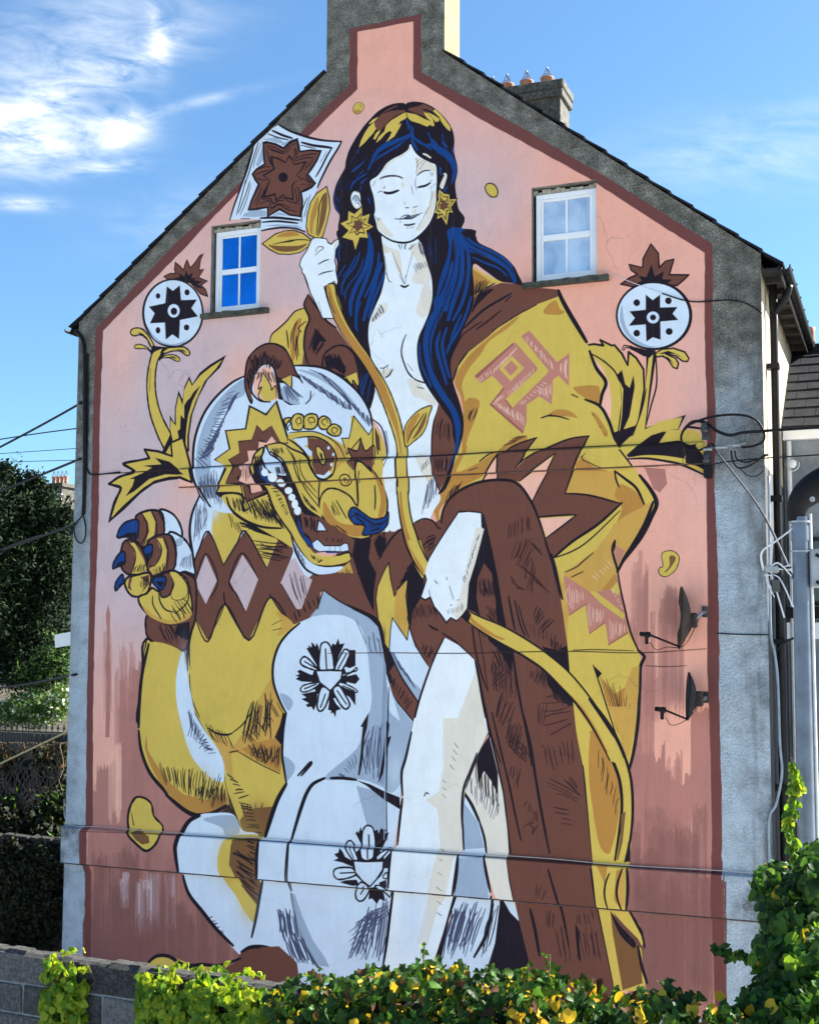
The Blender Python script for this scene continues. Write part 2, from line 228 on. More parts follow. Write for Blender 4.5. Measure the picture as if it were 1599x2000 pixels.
MURAL = """
R 640 180 6.15
@45
F K 930,145 905,128 800,135 690,175 590,240 510,320 430,410 360,510 300,610 250,710 215,830 205,910 150,1010 100,1110 70,1220 65,1310 90,1410 140,1480 125,1600 125,1700 145,1790 400,1900 800,1500 1200,1900 1400,1900 1640,1560 1570,1400 1545,1250 1530,1100 1555,980 1555,880 1530,780 1515,700 1520,580 1505,480 1460,380 1390,290 1310,215 1230,160 1140,125 1040,112 960,125
@46
f N 640,262 760,225 920,215 935,235 830,275 740,340 660,430 620,480 575,440 560,395 580,340
f N 985,190 1060,175 1090,165 1150,140 1215,170 1280,215 1230,225 1180,200 1120,205 1210,240 1140,250 1200,300 1100,270 1010,235 960,215
f N 650,250 720,205 800,165 840,150 820,175 740,215
f Y 375,665 400,580 445,490 490,420 545,370 560,360 562,400 580,440 540,500 500,540 440,610
f Y 490,385 540,330 610,295 560,355 510,380
f Y 545,560 580,490 630,455 625,480 570,570
f Y 580,610 610,540 680,470 700,400 760,340 860,280 935,240 950,300 930,320 870,350 850,390 885,375 860,430 800,530 700,600 740,540 770,480 740,465 690,500 640,560
f Y 945,245 1050,265 1180,330 1240,350 1190,310 1150,245 1200,250 1260,320 1280,400 1260,410 1220,390 1195,415 1100,375 1000,345 965,310
f Y 1260,225 1290,205 1360,270 1420,345 1470,420 1470,470 1440,450 1395,400 1360,350 1340,300
f Y 1200,240 1280,280 1340,320 1330,355 1310,345 1300,365 1250,300
f B 935,325 960,330 985,400 990,440 970,455 960,420
f B 1000,390 1030,440 1030,500 1050,545 1130,600 1200,635 1250,680 1240,700 1150,640 1100,620 1040,570 1020,560 1060,640 1090,700 1080,710 1030,650 1000,600 1000,540 990,470
f B 990,490 960,510 880,540 700,600 600,670 540,760 510,850 480,910 480,945 500,930 530,860 570,790 620,720 720,660 850,600 960,560 995,530
f B 950,570 850,620 720,700 620,770 560,830 640,780 720,730 860,650
f B 1185,480 1215,485 1230,540 1280,580 1330,640 1420,690 1490,750 1530,830 1550,900 1540,1000 1500,1090 1475,1110 1490,1020 1500,940 1470,860 1400,780 1320,730 1270,680 1230,650 1180,630 1240,610 1230,560
f B 1370,480 1390,530 1385,580 1430,640 1440,680 1400,660 1370,610 1375,560
f B 1500,660 1515,650 1510,740 1485,710
f B 270,970 310,920 370,880 430,830 460,780 430,850 380,900 320,950
f B 490,960 470,970 390,1010 330,1050 290,1090 270,1150 265,1200 300,1120 340,1070 400,1030 450,1000
f B 330,1030 400,960 450,925 420,960 370,1000
f B 290,1030 240,1100 220,1160 250,1090
f B 390,1080 440,1050 500,1020 440,1070 410,1110
f B 380,1200 390,1130 400,1110 400,1180 395,1260
f B 470,1240 500,1280 520,1350 490,1320
f B 105,1250 130,1290 140,1330 115,1300
f B 80,1240 90,1180 100,1150 90,1230 85,1320 120,1400 150,1450 120,1430 85,1360
f B 350,720 375,670 380,680 355,750
f B 1340,880 1370,920 1360,960 1370,1010 1340,970
f B 1375,1200 1400,1160 1440,1130 1420,1180 1385,1215
L B 5 120,1170 130,1100 150,1060
L B 5 180,1200 175,1150
L B 5 540,860 580,800 650,740
L B 5 560,990 600,930 640,880
L B 4 300,780 280,850
L C 14 1145,740 1185,755 1235,790
@50
F K 990,600 955,680 880,740 780,790 700,850 645,930 585,1000 525,1040 498,1080 508,1150 538,1240 552,1330 560,1420 548,1480 565,1560 590,1660 670,1740 780,1800 900,1822 1000,1805 1090,1755 1170,1670 1240,1570 1290,1440 1310,1320 1315,1200 1318,1050 1308,880 1240,838 1150,795 1070,735 1025,670
F W 990,625 965,690 885,750 785,800 705,860 655,935 595,1008 530,1050 508,1085 520,1150 548,1240 563,1330 570,1420 558,1480 580,1560 605,1655 680,1722 780,1776 900,1795 1000,1780 1075,1730 1155,1655 1225,1560 1275,1440 1298,1320 1300,1200 1306,1050 1297,885 1235,848 1145,805 1065,745 1020,675
F C 1050,785 1150,812 1290,890 1300,1000 1285,960 1220,930 1130,950 1075,1000 1065,900
F C 690,880 800,800 940,720 985,650 990,690 900,770 780,830 700,910 640,985
F C 1240,1230 1290,1180 1290,1330 1260,1460 1200,1570 1110,1660 1060,1650 1130,1560 1180,1480 1160,1440 1230,1330
F C 620,1500 660,1560 720,1640 790,1740 690,1710 610,1640 585,1560
f C 875,1100 905,1070 925,1130 905,1160
f C 1010,1430 1060,1400 1070,1440 1020,1460
l 10 620,1045 660,1020 740,1002 830,1005 905,1030
l 6 640,1050 665,1030 740,1015 840,1015 895,1045
l 12 1072,1003 1110,970 1160,945 1230,938
l 24 675,1200 710,1212 760,1210 810,1195 850,1180
l 7 600,1210 630,1190 655,1192
l 20 1080,1143 1120,1135 1180,1120 1230,1088
l 5 1225,1065 1255,1058
l 5 660,1150 685,1150 680,1125
l 5 1005,1125 1015,1180 1020,1230
l 5 1060,1020 1050,1100 1065,1180
l 4 920,1350 925,1320
l 14 935,1388 970,1388
l 7 1020,1385 1050,1380 1080,1365
l 10 805,1520 860,1525 910,1522 1000,1520 1060,1490 1110,1460
l 9 870,1520 900,1490 960,1475 990,1490 1030,1480 1090,1462
f Q 900,1515 960,1480 1000,1500 1090,1468 1040,1505 960,1518
l 9 1105,1465 1135,1445
l 16 918,1592 970,1597 1045,1580
l 5 860,1555 885,1565
L D 3 1110,800 1065,850
L D 3 1145,815 1065,900
L D 3 1170,830 1100,930
L D 3 1060,790 1075,870 1060,990
h D 3 1090,1620 1240,1330 1060,1660 1190,1430 9
h D 3 1225,1130 1290,1080 1240,1180 1300,1110 4
h D 3 1225,950 1275,970 1230,1000 1265,1010 4
L D 3 1245,1180 1250,1250 1225,1340
h D 3 930,1620 1040,1600 930,1645 1030,1640 5
L D 3 575,1060 545,1130
h Q 4 560,1480 640,1510 580,1540 620,1560 4
F C 395,1330 390,1250 375,1200 330,1185 290,1220 278,1290 310,1370 350,1400 400,1370
F W 380,1340 375,1260 360,1215 330,1200 300,1225 288,1290 315,1360 348,1385 385,1365
F G 300,1270 330,1240 375,1290 390,1330 350,1310 330,1320
l 7 290,1310 310,1260 340,1240 375,1280 395,1320
l 6 330,1330 370,1335 385,1370
f K 370,1180 420,1180 420,1340 412,1340 385,1220
l 9 400,1210 270,1180 265,1300 300,1390 350,1415
F C 1345,1130 1375,1050 1400,1000 1385,985 1410,970 1430,1000 1415,1070 1380,1160
@52
o Y 5 330,1910 300,1785 165,1745 245,1665 148,1575 240,1535 245,1420 320,1460 415,1370 415,1490 510,1455 480,1570 555,1615 465,1665 490,1755 385,1745
o K 0 350,1725 318,1680 252,1700 302,1625 215,1580 288,1560 278,1475 340,1515 405,1450 402,1540 470,1510 438,1580 520,1610 430,1645 450,1705 388,1690
o Y 0 350,1705 325,1665 270,1690 315,1622 235,1585 300,1570 290,1500 345,1528 398,1475 392,1552 455,1530 425,1590 500,1612 420,1640 430,1685 380,1672
o K 0 350,1690 328,1640 295,1615 320,1590 315,1535 352,1550 378,1505 388,1555 430,1555 410,1600 432,1635 395,1640 370,1665
f N 350,1680 333,1635 305,1612 328,1588 324,1545 356,1560 376,1520 384,1563 420,1563 402,1600 422,1628 390,1633 368,1655
o Y 5 1335,1160 1395,1215 1465,1228 1462,1285 1555,1278 1500,1360 1480,1385 1512,1450 1455,1445 1430,1610 1365,1500 1305,1535 1320,1460 1275,1450 1305,1390 1300,1330 1330,1290 1320,1250
o K 0 1345,1205 1390,1250 1445,1250 1440,1305 1520,1300 1470,1360 1460,1390 1490,1430 1435,1425 1420,1545 1370,1470 1325,1500 1340,1440 1300,1432 1325,1385 1318,1345 1350,1300
o Y 0 1352,1222 1390,1262 1430,1262 1425,1318 1495,1312 1455,1365 1448,1392 1470,1418 1420,1412 1412,1510 1370,1450 1345,1470 1350,1425 1320,1420 1338,1380 1330,1350 1362,1310
o K 0 1358,1260 1385,1305 1415,1295 1420,1330 1460,1330 1435,1370 1450,1400 1410,1395 1395,1430 1370,1405 1340,1400 1352,1375 1330,1355 1362,1340
f N 1362,1280 1388,1315 1408,1308 1412,1338 1445,1338 1425,1370 1438,1393 1405,1388 1393,1418 1372,1395 1350,1392 1360,1372 1342,1358 1368,1345
@20
O Y 0 305,195 330,140 390,122 430,140 430,190 400,240 350,262 315,250
l 6 400,125 350,128 315,170 305,220 330,255 370,258 415,220 435,160 400,122
F T 330,205 350,215 380,210 390,235 355,250 325,240
F U 385,140 400,170 375,215 390,180
R 400 220 5
@30
f w 495,295 565,240 620,190 660,150 725,115 830,175 990,235 1150,270 1330,280 1310,310 1220,480 1130,680 1080,780 1040,900 1000,1040 975,1150 900,1125 760,1120 640,1135 545,1155 540,1040 400,1040 250,1045 300,900 380,640 430,480 475,350
l 16 725,120 830,178 990,235 1150,270 1335,282
l 16 1335,282 1300,350 1220,480 1140,640 1100,730
l 10 1085,810 1040,900 1010,1000
l 14 545,1155 640,1135 760,1122 880,1130 980,1165
l 14 475,345 430,480 390,620 330,790 280,930 245,1050
f G 500,510 560,330 580,400 570,470 520,530
f G 860,250 880,290 780,330 740,310
f G 560,260 700,240 790,300 720,300 640,275
f G 380,990 480,940 600,960 600,1010 480,1020 370,1015
f G 560,1110 700,1090 900,1100 960,1130 760,1110
f G 640,1020 720,970 850,1010 720,1000
l 16 660,175 760,220 855,250
l 9 620,208 720,245 815,265
l 18 945,290 1060,320 1180,335 1240,345
l 7 935,318 1010,335 1080,350
l 14 1240,345 1190,430 1140,530 1085,625
l 6 1190,380 1130,480
l 9 525,290 490,400 440,560 390,710
l 6 550,300 500,430 475,540
l 14 470,370 420,540 380,660
l 8 440,670 400,800 330,980
l 8 400,660 370,780 310,1000
l 6 450,690 410,850 345,1000
l 18 545,1030 680,1025 800,1035 930,1050
l 14 560,1070 700,1060 820,1070 910,1080
l 9 945,1070 950,960 1000,830
l 6 970,1020 1000,900 1030,800
l 10 355,1035 440,1035
o K 6 565,290 600,280 690,300 770,340 830,280 905,250 925,330 930,375 1040,360 1140,370 1100,470 1050,550 1010,600 1085,690 1050,730 1000,760 945,780 960,870 940,1020 830,1005 730,950 610,1020 610,930 500,950 420,955 450,860 520,700 490,660 460,600 500,550 580,500 570,400
f N 580,305 620,300 690,320 775,360 835,305 895,275 905,340 915,390 1030,375 1120,385 1080,470 1030,545 995,605 1065,690 1030,720 975,745 930,775 943,870 925,1005 830,990 730,930 625,1000 625,915 500,930 440,940 465,860 540,705 505,650 480,600 510,560 595,510 585,400
o K 0 640,420 720,440 790,480 820,410 850,440 870,500 1000,470 950,560 900,610 960,650 880,680 860,720 870,860 800,840 760,810 690,870 680,810 550,840 580,770 630,660 560,610 640,570 670,540 650,480
f N 665,440 720,460 790,495 825,435 850,470 870,515 970,490 935,560 890,610 945,655 870,675 845,720 855,835 800,825 760,795 700,845 690,785 590,815 640,660 585,615 650,580 690,550 668,490
c K 765,632 46,48
l 7 600,320 690,345 770,380 830,330 890,300
l 6 600,340 690,370 770,400 840,350
l 7 600,360 640,470 670,540
l 7 620,420 635,480 660,520
l 10 640,360 700,380 770,400
l 6 890,350 900,420 870,490
l 9 880,350 885,400 860,460
l 8 900,440 1000,410 1090,400
l 8 890,470 990,440 1050,440
l 6 1060,440 1030,500 970,560
l 6 1020,470 980,540
l 9 990,600 1000,640 1060,690
l 7 960,640 1030,690 1000,720
l 6 920,700 1000,700
l 7 900,720 920,770 920,900
l 7 880,740 900,850 890,900
l 7 500,560 590,530 640,530
l 7 500,600 580,575 640,560
l 7 510,640 570,660 610,650
l 7 560,720 530,800 490,880
l 7 590,740 560,800 500,910
l 7 620,700 580,760
l 9 560,850 640,840 670,890 720,860 770,860
l 8 540,890 630,860 650,930 730,890 830,930
l 7 640,960 720,900 800,940 900,970
l 7 700,850 760,830 830,870 900,880
@33
o Y 8 1070,1220 1010,1190 990,1110 1000,1000 1030,880 1090,790 1190,720 1215,830 1220,950 1190,1080 1150,1215 1100,1240
F T 1080,860 1110,830 1100,950 1060,1080 1050,1180 1030,1170 1025,1090 1040,980
F U 1150,830 1190,780 1195,900 1170,1050 1120,1190 1100,1190 1120,1050
l 10 1160,800 1120,900 1110,1000 1090,1190
o Y 8 1040,1240 960,1180 870,1150 780,1155 690,1185 560,1280 640,1340 720,1380 830,1385 930,1365 1010,1310
F T 700,1210 780,1170 880,1165 920,1200 860,1205 780,1215
F U 620,1290 700,1300 900,1300 1000,1280 920,1340 800,1360 700,1345
l 8 670,1285 760,1265 860,1245 960,1240 1040,1250
l 6 740,1270 830,1260 900,1240
@57
o Y 8 1190,1680 1270,1670 1290,1760 1330,1880 1370,2010 1290,2010 1230,1850
f T 1200,1690 1230,1685 1260,1800 1320,2005 1290,2005 1230,1850
o W 8 1045,1235 1075,1220 1185,1230 1205,1270 1235,1285 1265,1250 1310,1235 1310,1290 1280,1340 1270,1450 1285,1500 1280,1540 1290,1600 1300,1650 1285,1695 1262,1650 1190,1690 1165,1700 1190,1800 1240,1920 1260,2010 1150,2010 1090,1880 1030,1760 1000,1660 975,1590 950,1560 950,1530 925,1490 940,1430 1000,1340
l 6 1080,1360 1110,1310 1160,1320 1110,1360 1080,1395
l 9 1110,1480 1160,1450 1210,1435
l 9 1110,1585 1170,1560 1250,1545
l 5 1280,1680 1262,1640
l 7 950,1560 970,1590 990,1650 1030,1760 1040,1780
l 7 1235,1290 1270,1250 1300,1240
F C 1270,1260 1300,1250 1290,1300 1265,1350
L D 4 1110,1850 1140,1960
l 9 1170,1705 1200,1830 1260,2010
R 620 450 4
@40
F W 480,0 495,40 520,200 530,330 500,480 450,600 405,720 395,850 400,1000 420,1200 410,1390 440,1480 490,1560 530,1680 530,1760 490,1900 500,2100 520,2400 800,2400 900,2200 960,2100 930,2000 890,1850 885,1650 900,1500 940,1350 900,1150 880,950 900,700 900,450 880,330 840,200 815,60 820,0
F C 510,110 570,140 640,170 660,330 640,350 600,250 580,170 530,180
F C 720,140 800,100 850,240 880,380 840,420 740,400 760,320 780,250
F C 840,400 890,480 880,600 830,680 770,640 800,520
F C 700,1160 780,1180 850,1250 930,1340 900,1370 820,1320 750,1290 720,1230
F C 400,800 420,1000 470,1090 580,1080 560,1140 460,1160 430,1050 410,960
F C 450,620 540,560 530,640 420,720
F C 780,1750 880,1780 900,1950 860,1960 800,1850
h Q 5 600,90 780,110 640,150 720,160 6
h Q 5 780,100 815,60 810,190 850,230 9
h Q 4 740,260 830,230 770,330 860,300 8
h Q 4 810,1850 870,1780 820,1900 890,1830 6
L D 3 585,170 610,240 645,320 665,380
L D 3 745,170 720,260 690,370
l 5 535,330 555,390 575,405
l 12 650,430 680,442 710,428
l 5 660,370 680,420
l 5 690,350 685,420
l 4 640,350 670,410
l 4 525,200 545,360
h Q 5 490,560 420,700 525,640 430,720 14
l 9 690,815 665,880 655,960 680,1050 720,1130 775,1170
l 9 760,1165 800,1180 850,1195
l 8 780,1225 830,1235
l 6 490,1075 520,1075 550,1050
l 5 550,1050 545,1080
l 5 520,1070 515,1120
l 9 530,1150 560,1130 585,1085
l 4 700,1040 745,1100
l 4 715,1110 740,1140
l 4 440,1230 500,1350
l 4 510,1570 545,1650
l 5 520,1860 545,1800 570,1770
h Q 5 860,1960 915,1900 800,2250 930,2080 14
L G 20 530,1570 540,1650 550,1740
@45
F K 170,-10 165,100 140,180 155,260 150,330 155,420 100,560 150,720 240,880 290,1000 320,1150 320,1280 395,1400 430,1340 450,1230 430,1100 415,960 398,850 405,720 450,600 500,480 530,330 520,200 500,60 490,-10
F K 820,-10 815,60 835,180 862,280 890,380 895,520 870,640 830,740 790,830 775,930 785,1050 815,1150 865,1240 930,1335 985,1410 1045,1500 1055,1600 1075,1700 1055,1790 1005,1940 940,2060 1000,2020 1060,1880 1095,1740 1135,1600 1140,1480 1115,1360 1075,1240 1045,1130 1045,1000 1095,880 1155,730 1205,620 1225,480 1215,270 1300,310 1420,395 1520,412 1600,425 1565,340 1530,275 1460,205 1360,145 1260,95 1235,40 1200,-10
@46
F B 1020,-10 1025,120 1010,220 970,330 935,470 925,560 960,470 1010,340 1040,200 1060,60 1150,-10
F B 910,530 905,620 850,730 825,860 830,960 850,1060 890,1180 950,1290 1030,1400 1065,1500 1080,1620 1070,1700 1060,1780 1030,1880 1080,1760 1110,1620 1115,1500 1075,1390 990,1260 930,1150 895,1020 890,900 920,770 980,640 1020,540 1050,400 1060,250 1040,260 1010,380 960,500
L B 34 1080,60 1090,200 1070,350 1030,500 1000,620
L B 26 1120,40 1130,220 1120,380 1060,560 1020,700
L B 20 1150,60 1180,230 1170,400 1130,560 1060,700
L B 22 880,790 850,900 860,1020 900,1140 970,1260
L B 18 955,800 930,900 960,1040 1010,1200
L B 16 1010,760 975,880 990,1000 1030,1150
L B 16 1200,520 1150,680 1090,800 1030,900 1010,960
L B 14 1120,660 1060,800 1040,880
L B 12 800,880 800,1000 840,1120 890,1220
L B 44 1060,-10 1110,60 1180,130 1280,160
L B 30 1180,120 1290,180 1400,230 1500,300 1540,400
L B 18 1170,60 1230,110 1340,160 1450,220 1520,280
L B 10 1210,210 1300,250 1420,300 1480,360
L B 12 1500,330 1530,380 1545,405
l 8 1150,60 1220,120 1350,180 1460,250 1530,330
l 6 1180,140 1280,190 1400,270 1490,350
l 6 1080,100 1060,300 990,520
l 6 1110,200 1090,400 1020,580
l 6 1150,200 1140,420 1060,640
l 7 970,600 890,780 870,900 900,1080 990,1260
l 6 1050,430 970,620 930,740
L B 26 400,30 410,120 395,220 360,330 300,440 260,560 260,660
L B 22 420,80 425,200 400,330 350,460 310,580 300,760
L B 24 500,260 470,340 440,440 400,560 360,700
L B 16 480,180 470,280 430,400 370,520
L B 16 520,330 490,420 440,540 400,680
L B 12 330,170 290,280 220,370 190,440 195,500
L B 10 300,200 250,300 200,360
L B 9 360,220 320,330 250,420 220,480 215,540
L B 8 220,270 180,330 160,370
L B 8 470,440 440,560 420,640
L B 10 340,560 300,680 310,790
L B 8 180,100 165,180 175,240
L B 9 410,1080 370,1200 350,1290 385,1350
L B 7 380,1120 345,1200 340,1280
L B 6 425,1150 400,1250 390,1330
L B 5 340,1120 330,1220
L B 3 860,60 870,200
L B 3 920,60 925,260
L B 3 880,130 900,240
@58
@57
O Y 8 68,440 130,420 150,520 185,620 240,740 310,850 390,960 450,1060 520,1170 570,1270 620,1400 650,1500 680,1640 700,1700 705,1780 708,2080 625,2080 620,1880 618,1700 590,1580 545,1450 500,1330 440,1190 370,1050 270,920 190,800 130,690 90,560
F T 75,445 100,440 150,600 230,760 330,900 430,1040 520,1200 570,1330 620,1480 640,1600 655,1690 650,1760 640,1700 615,1580 560,1440 500,1310 440,1180 360,1040 260,905 180,780 120,640
l 5 90,480 115,600 140,650
l 12 625,2000 620,1880 618,1790 625,1740
O Y 7 690,1690 675,1610 685,1530 730,1460 800,1400 890,1370 870,1450 850,1530 810,1600 750,1650
F T 690,1600 700,1530 750,1450 800,1430 770,1500 720,1600 695,1650
F U 850,1420 840,1500 790,1590 740,1630 780,1560
l 8 830,1430 790,1500 740,1570 700,1660
@36
R 840 520 3.476
f N 45,930 20,1080 5,1250 20,1400 60,1520 110,1450 160,1290 200,1200 165,1090 100,980
l 10 45,930 20,1080 5,1250 20,1400 60,1520
h K 5 60,1010 130,1060 30,1180 130,1200 7
h K 5 25,1290 150,1290 35,1400 130,1410 11
@34
f Y 285,0 380,60 500,112 400,130 320,190 290,220
f T 290,20 350,60 420,110 340,150 300,210
h K 6 310,80 460,115 300,200 330,190 9
f N 292,215 350,160 480,112 620,120 760,148 870,158 890,215 870,210 720,265 600,335 480,405 380,495 260,585 190,690 155,790 120,800 100,500 220,420 280,300
h K 9 340,150 440,150 280,330 300,250 12
l 12 550,185 470,230 370,290 290,360 230,420
l 10 545,205 510,240
l 8 480,300 380,380 310,430
l 7 350,375 280,420 210,480 140,620
l 10 350,520 250,590 190,680 155,770
f Y 870,205 910,300 960,355 1010,430 1062,515 1090,590 1130,690 1190,780 1165,900 1150,955 1210,1050 1262,1175 1300,1250 1370,1350 1430,1430 1490,1500 1535,1600 1500,1720 1430,1850 1300,2020 800,2040 700,1900 600,1480 300,1500 60,1580 70,1790 5,1630 60,1540 130,1420 190,1270 225,1150 235,1000 205,880 165,780 190,680 260,580 380,490 480,400 600,330 720,260
F T 165,790 200,690 280,590 380,500 480,420 600,340 560,390 500,440 400,510 340,600 260,700 215,800 225,870 240,960 235,1100 225,1000 205,880
F T 235,920 330,910 320,1000 260,1150 230,1270 215,1200
F T 60,1560 130,1420 200,1290 250,1220 230,1300 190,1400 350,1330 460,1250 560,1170 650,1150 640,1200 520,1240 420,1330 360,1420 250,1480 150,1560 60,1660 70,1770 20,1640
F T 770,320 790,270 850,230 880,290 910,310 870,330
F T 970,830 1000,815 1130,810 1150,850 1150,930 1080,910 1010,870
F T 800,1020 850,975 940,980 1000,1030 930,1020
F T 1090,990 1130,1010 1200,1120 1190,1160 1140,1080
F A 915,1540 975,1380 1030,1285 1100,1340 1200,1390 1260,1400 1290,1480 1400,1520 1500,1610 1480,1720 1350,1860 1260,1960 1050,2030 1240,1780 1290,1620 1100,1580
F T 1030,1310 1120,1370 1200,1390 1000,1380
F T 1290,1480 1390,1530 1450,1610 1400,1700 1300,1800 1250,1780 1300,1640 1250,1560
f Y 1250,1385 1400,1400 1480,1500 1530,1590 1455,1615 1390,1510 1310,1455 1280,1440
@37
f N 455,1445 465,1290 560,1222 660,1182 725,1163 665,1232 632,1310 590,1372 680,1292 840,1212 960,1168 1080,1152 1040,1222 990,1332 918,1540 1080,1555 1290,1610 1140,1750 960,1872 820,1995 780,1880 790,1830 985,1690 740,1710 690,1600 740,1500 800,1390 855,1270 760,1342 600,1462
f P 465,1295 452,1445 350,1465 400,1370
f P 605,1465 760,1352 835,1282 790,1400 720,1530 685,1600 640,1510
f P 738,1715 960,1700 930,1740 790,1840
l 14 455,1445 462,1290
l 8 465,1290 560,1222 660,1182 725,1163
l 9 720,1165 665,1235 632,1310 585,1370
l 9 590,1362 680,1290 840,1212 960,1168 1078,1152
l 10 1075,1150 1040,1222 990,1332 945,1450 915,1540
l 10 915,1542 1080,1555 1295,1612
l 14 1300,1605 1140,1750 960,1872 820,1995
l 9 990,1688 900,1690 740,1700
l 9 990,1690 900,1760 785,1845
l 8 605,1460 680,1400 760,1340 855,1272
l 8 855,1272 800,1390 740,1500 690,1600
l 10 475,1265 420,1340 350,1465
@35
f N 700,2000 600,1480 640,1510 700,1600 780,1880 800,2000
l 22 870,165 895,230 950,330 1010,430 1060,515
l 18 1080,575 1125,690 1190,785 1165,870 1150,955
l 16 1050,905 1150,950 1210,1050 1250,1165 1290,1230
l 14 1290,1250 1370,1355
l 22 1420,1420 1490,1510 1535,1605 1500,1700 1430,1840 1310,2000
l 14 1250,1390 1330,1450 1400,1510 1450,1615
l 9 1250,1390 1260,1450 1280,1500
l 6 640,300 560,350 420,440
l 8 720,262 640,305
l 10 960,870 1000,890
l 8 750,1030 800,1015 870,1020 940,1040
l 7 760,1030 820,1005
l 5 1055,1275 1035,1310 1100,1345 1160,1370
l 5 1030,1295 1045,1325
h K 4 1090,990 1190,1150 1100,1000 1195,1170 3
h D 5 270,960 330,960 240,1060 290,1060 5
h D 5 480,1230 560,1160 560,1200 660,1150 6
h D 6 140,1500 230,1440 90,1630 180,1550 9
l 8 340,1330 390,1290 440,1260
l 7 270,1390 330,1370
@38
f M 300,745 560,520 580,518 728,690 722,710 505,910 548,970 790,730 802,708 615,475 672,435 860,652 943,588 940,815 868,742 832,770 825,940 738,882 655,940 652,1060 628,1138 402,940 495,822 420,742 345,795
f Y 468,695 550,608 637,690 545,780
f M 498,690 550,638 598,690 545,745
h S 4 440,690 600,540 420,740 560,590 14
h S 4 430,900 500,860 420,950 480,910 6
h S 5 430,920 640,1000 470,960 640,1100 12
h S 4 520,850 700,690 540,890 700,730 14
h S 4 650,470 820,640 640,500 840,720 14
h S 4 720,830 820,780 740,880 820,900 8
h S 4 880,650 935,620 880,720 935,790 6
h S 4 590,940 760,780 620,950 800,800 10
h S 4 320,760 410,700 340,790 420,730 5
f R 300,745 560,520 568,530 315,760
f R 402,940 412,930 632,1120 628,1138
f R 495,822 505,830 412,945 402,940
f R 505,910 515,905 556,958 548,970
@20
R 1199 400 4
o N 9 140,640 50,620 120,570 180,545 130,510 115,465 220,490 225,420 285,305 345,380 350,490 400,440 465,425 430,545 580,548 540,590 490,630
f K 170,620 215,590 185,555 250,565 290,465 315,560 385,520 375,580 450,585 420,610
c K 310,865 300,272
c w 305,865 278,252
F G 60,780 45,900 90,1010 180,1090 280,1115 400,1085 300,1105 200,1070 120,1000 75,900
f K 245,700 300,745 358,700 358,802 495,798 455,850 500,900 360,912 362,1055 300,1035 250,1070 245,935 112,945 160,885 118,832 245,820
c w 302,880 48,46
c K 302,880 24,23
c K 175,765 26,27
c K 422,750 26,27
c K 175,1003 26,27
c K 428,990 28,27
@22
o Y 9 325,1190 320,1160 370,1130 460,1120 550,1150 582,1200 570,1225 530,1220 480,1180 400,1165 480,1200 500,1240 490,1280 460,1270 420,1210 380,1180
f K 340,1165 420,1140 500,1170 540,1200 480,1165
f K 350,1180 420,1190 475,1250 430,1215
o P 7 60,1130 75,1098 130,1105 180,1130 230,1180 180,1150 110,1115 85,1115 75,1135
f K 90,1110 160,1110 240,1130 320,1135 320,1200 250,1190
f K 250,1140 322,1140 325,1200 245,1740 560,1640 500,1760 410,1755 240,1880 0,1880 -10,1780 240,1700
f Y 268,1200 302,1170 235,1770 210,1780 140,1800 225,1600
f Y 120,1815 230,1760 360,1690 530,1660 495,1755 430,1755 290,1800 180,1880 40,1890
l 8 250,1440 215,1600 145,1800
@21
o Y 12 -340,1118 -160,1088 -85,1100 -110,1055 -20,1100 0,1095 60,1165 105,1255 112,1150 170,1195 228,1285 235,1440 190,1700 80,1880 -20,1900 -110,1760 -200,1500
f K -100,1190 -40,1260 20,1330 60,1290 85,1400 120,1430 150,1330 160,1420 120,1650 30,1850 60,1640 70,1440 0,1290
f P -300,1150 -180,1180 -100,1260 -40,1390 -20,1550 -40,1750 -80,1820 -130,1700 -190,1560 -200,1500 -180,1380 -240,1260
l 9 -310,1135 -170,1170 -60,1240 20,1330 50,1500 40,1700 10,1850
f Y 10,1325 45,1400 55,1550 25,1760 5,1850 40,1660 42,1500
@20
f Y 40,1890 300,1800 430,1755 640,1760 720,1870 700,1960 560,1960 300,1990 -20,1960
f K 100,1960 200,1870 310,1790 410,1770 350,1860 500,1840 560,1860 545,1890 560,1960 545,2000 480,1985 300,1970 120,1975
f K 540,1860 600,1880 650,1870 640,1890 700,1960 730,1990 560,1965
l 14 560,1735 620,1740 690,1750
f Y 110,1985 200,1962 300,1955 430,1965 560,1985 640,2020 760,2100 750,2120 640,2070 520,2040 400,2005 300,1990
f K 560,1940 640,1950 740,2010 740,2090 640,2040 560,2020
l 14 110,1990 250,1985 400,2005 520,2030 640,2080 740,2130
l 8 110,1975 250,1955 400,1960 560,1985
R 200 480 5
@20
o N 8 700,330 640,330 600,300 660,270 720,270 705,230 712,160 760,200 795,240 805,190 828,140 850,195 860,215 910,160 950,100 985,80 960,140 945,240 990,230 940,310 1025,345 965,385 1010,430 1030,495 960,470 860,360
f K 660,330 760,300 740,260 800,300 820,240 840,290 885,260 870,320 930,310 890,335 980,350 930,375 990,420 930,410 870,370
c K 690,658 302,338
c w 692,655 280,318
F G 430,760 490,860 570,930 680,960 800,930 860,880 780,960 690,975 570,950 490,890
f K 630,395 690,440 758,385 770,530 925,525 870,610 935,690 760,725 750,912 685,865 620,918 612,750 465,758 512,660 455,595 615,560
c w 698,635 58,65
c K 700,640 32,36
c K 545,490 22,27
c K 828,455 25,30
c K 545,825 23,32
c K 823,798 27,30
@18
f K 400,795 440,900 520,980 640,990 600,1080 560,1125 480,1080 470,1040 490,960
O Y 10 475,985 430,900 370,870 310,880 275,850 300,810 370,805 430,850 500,960
f K 340,840 400,860 450,920 480,970 430,915 370,865
O Y 8 490,1060 440,1010 370,1005 320,1000 325,970 380,965 450,1000
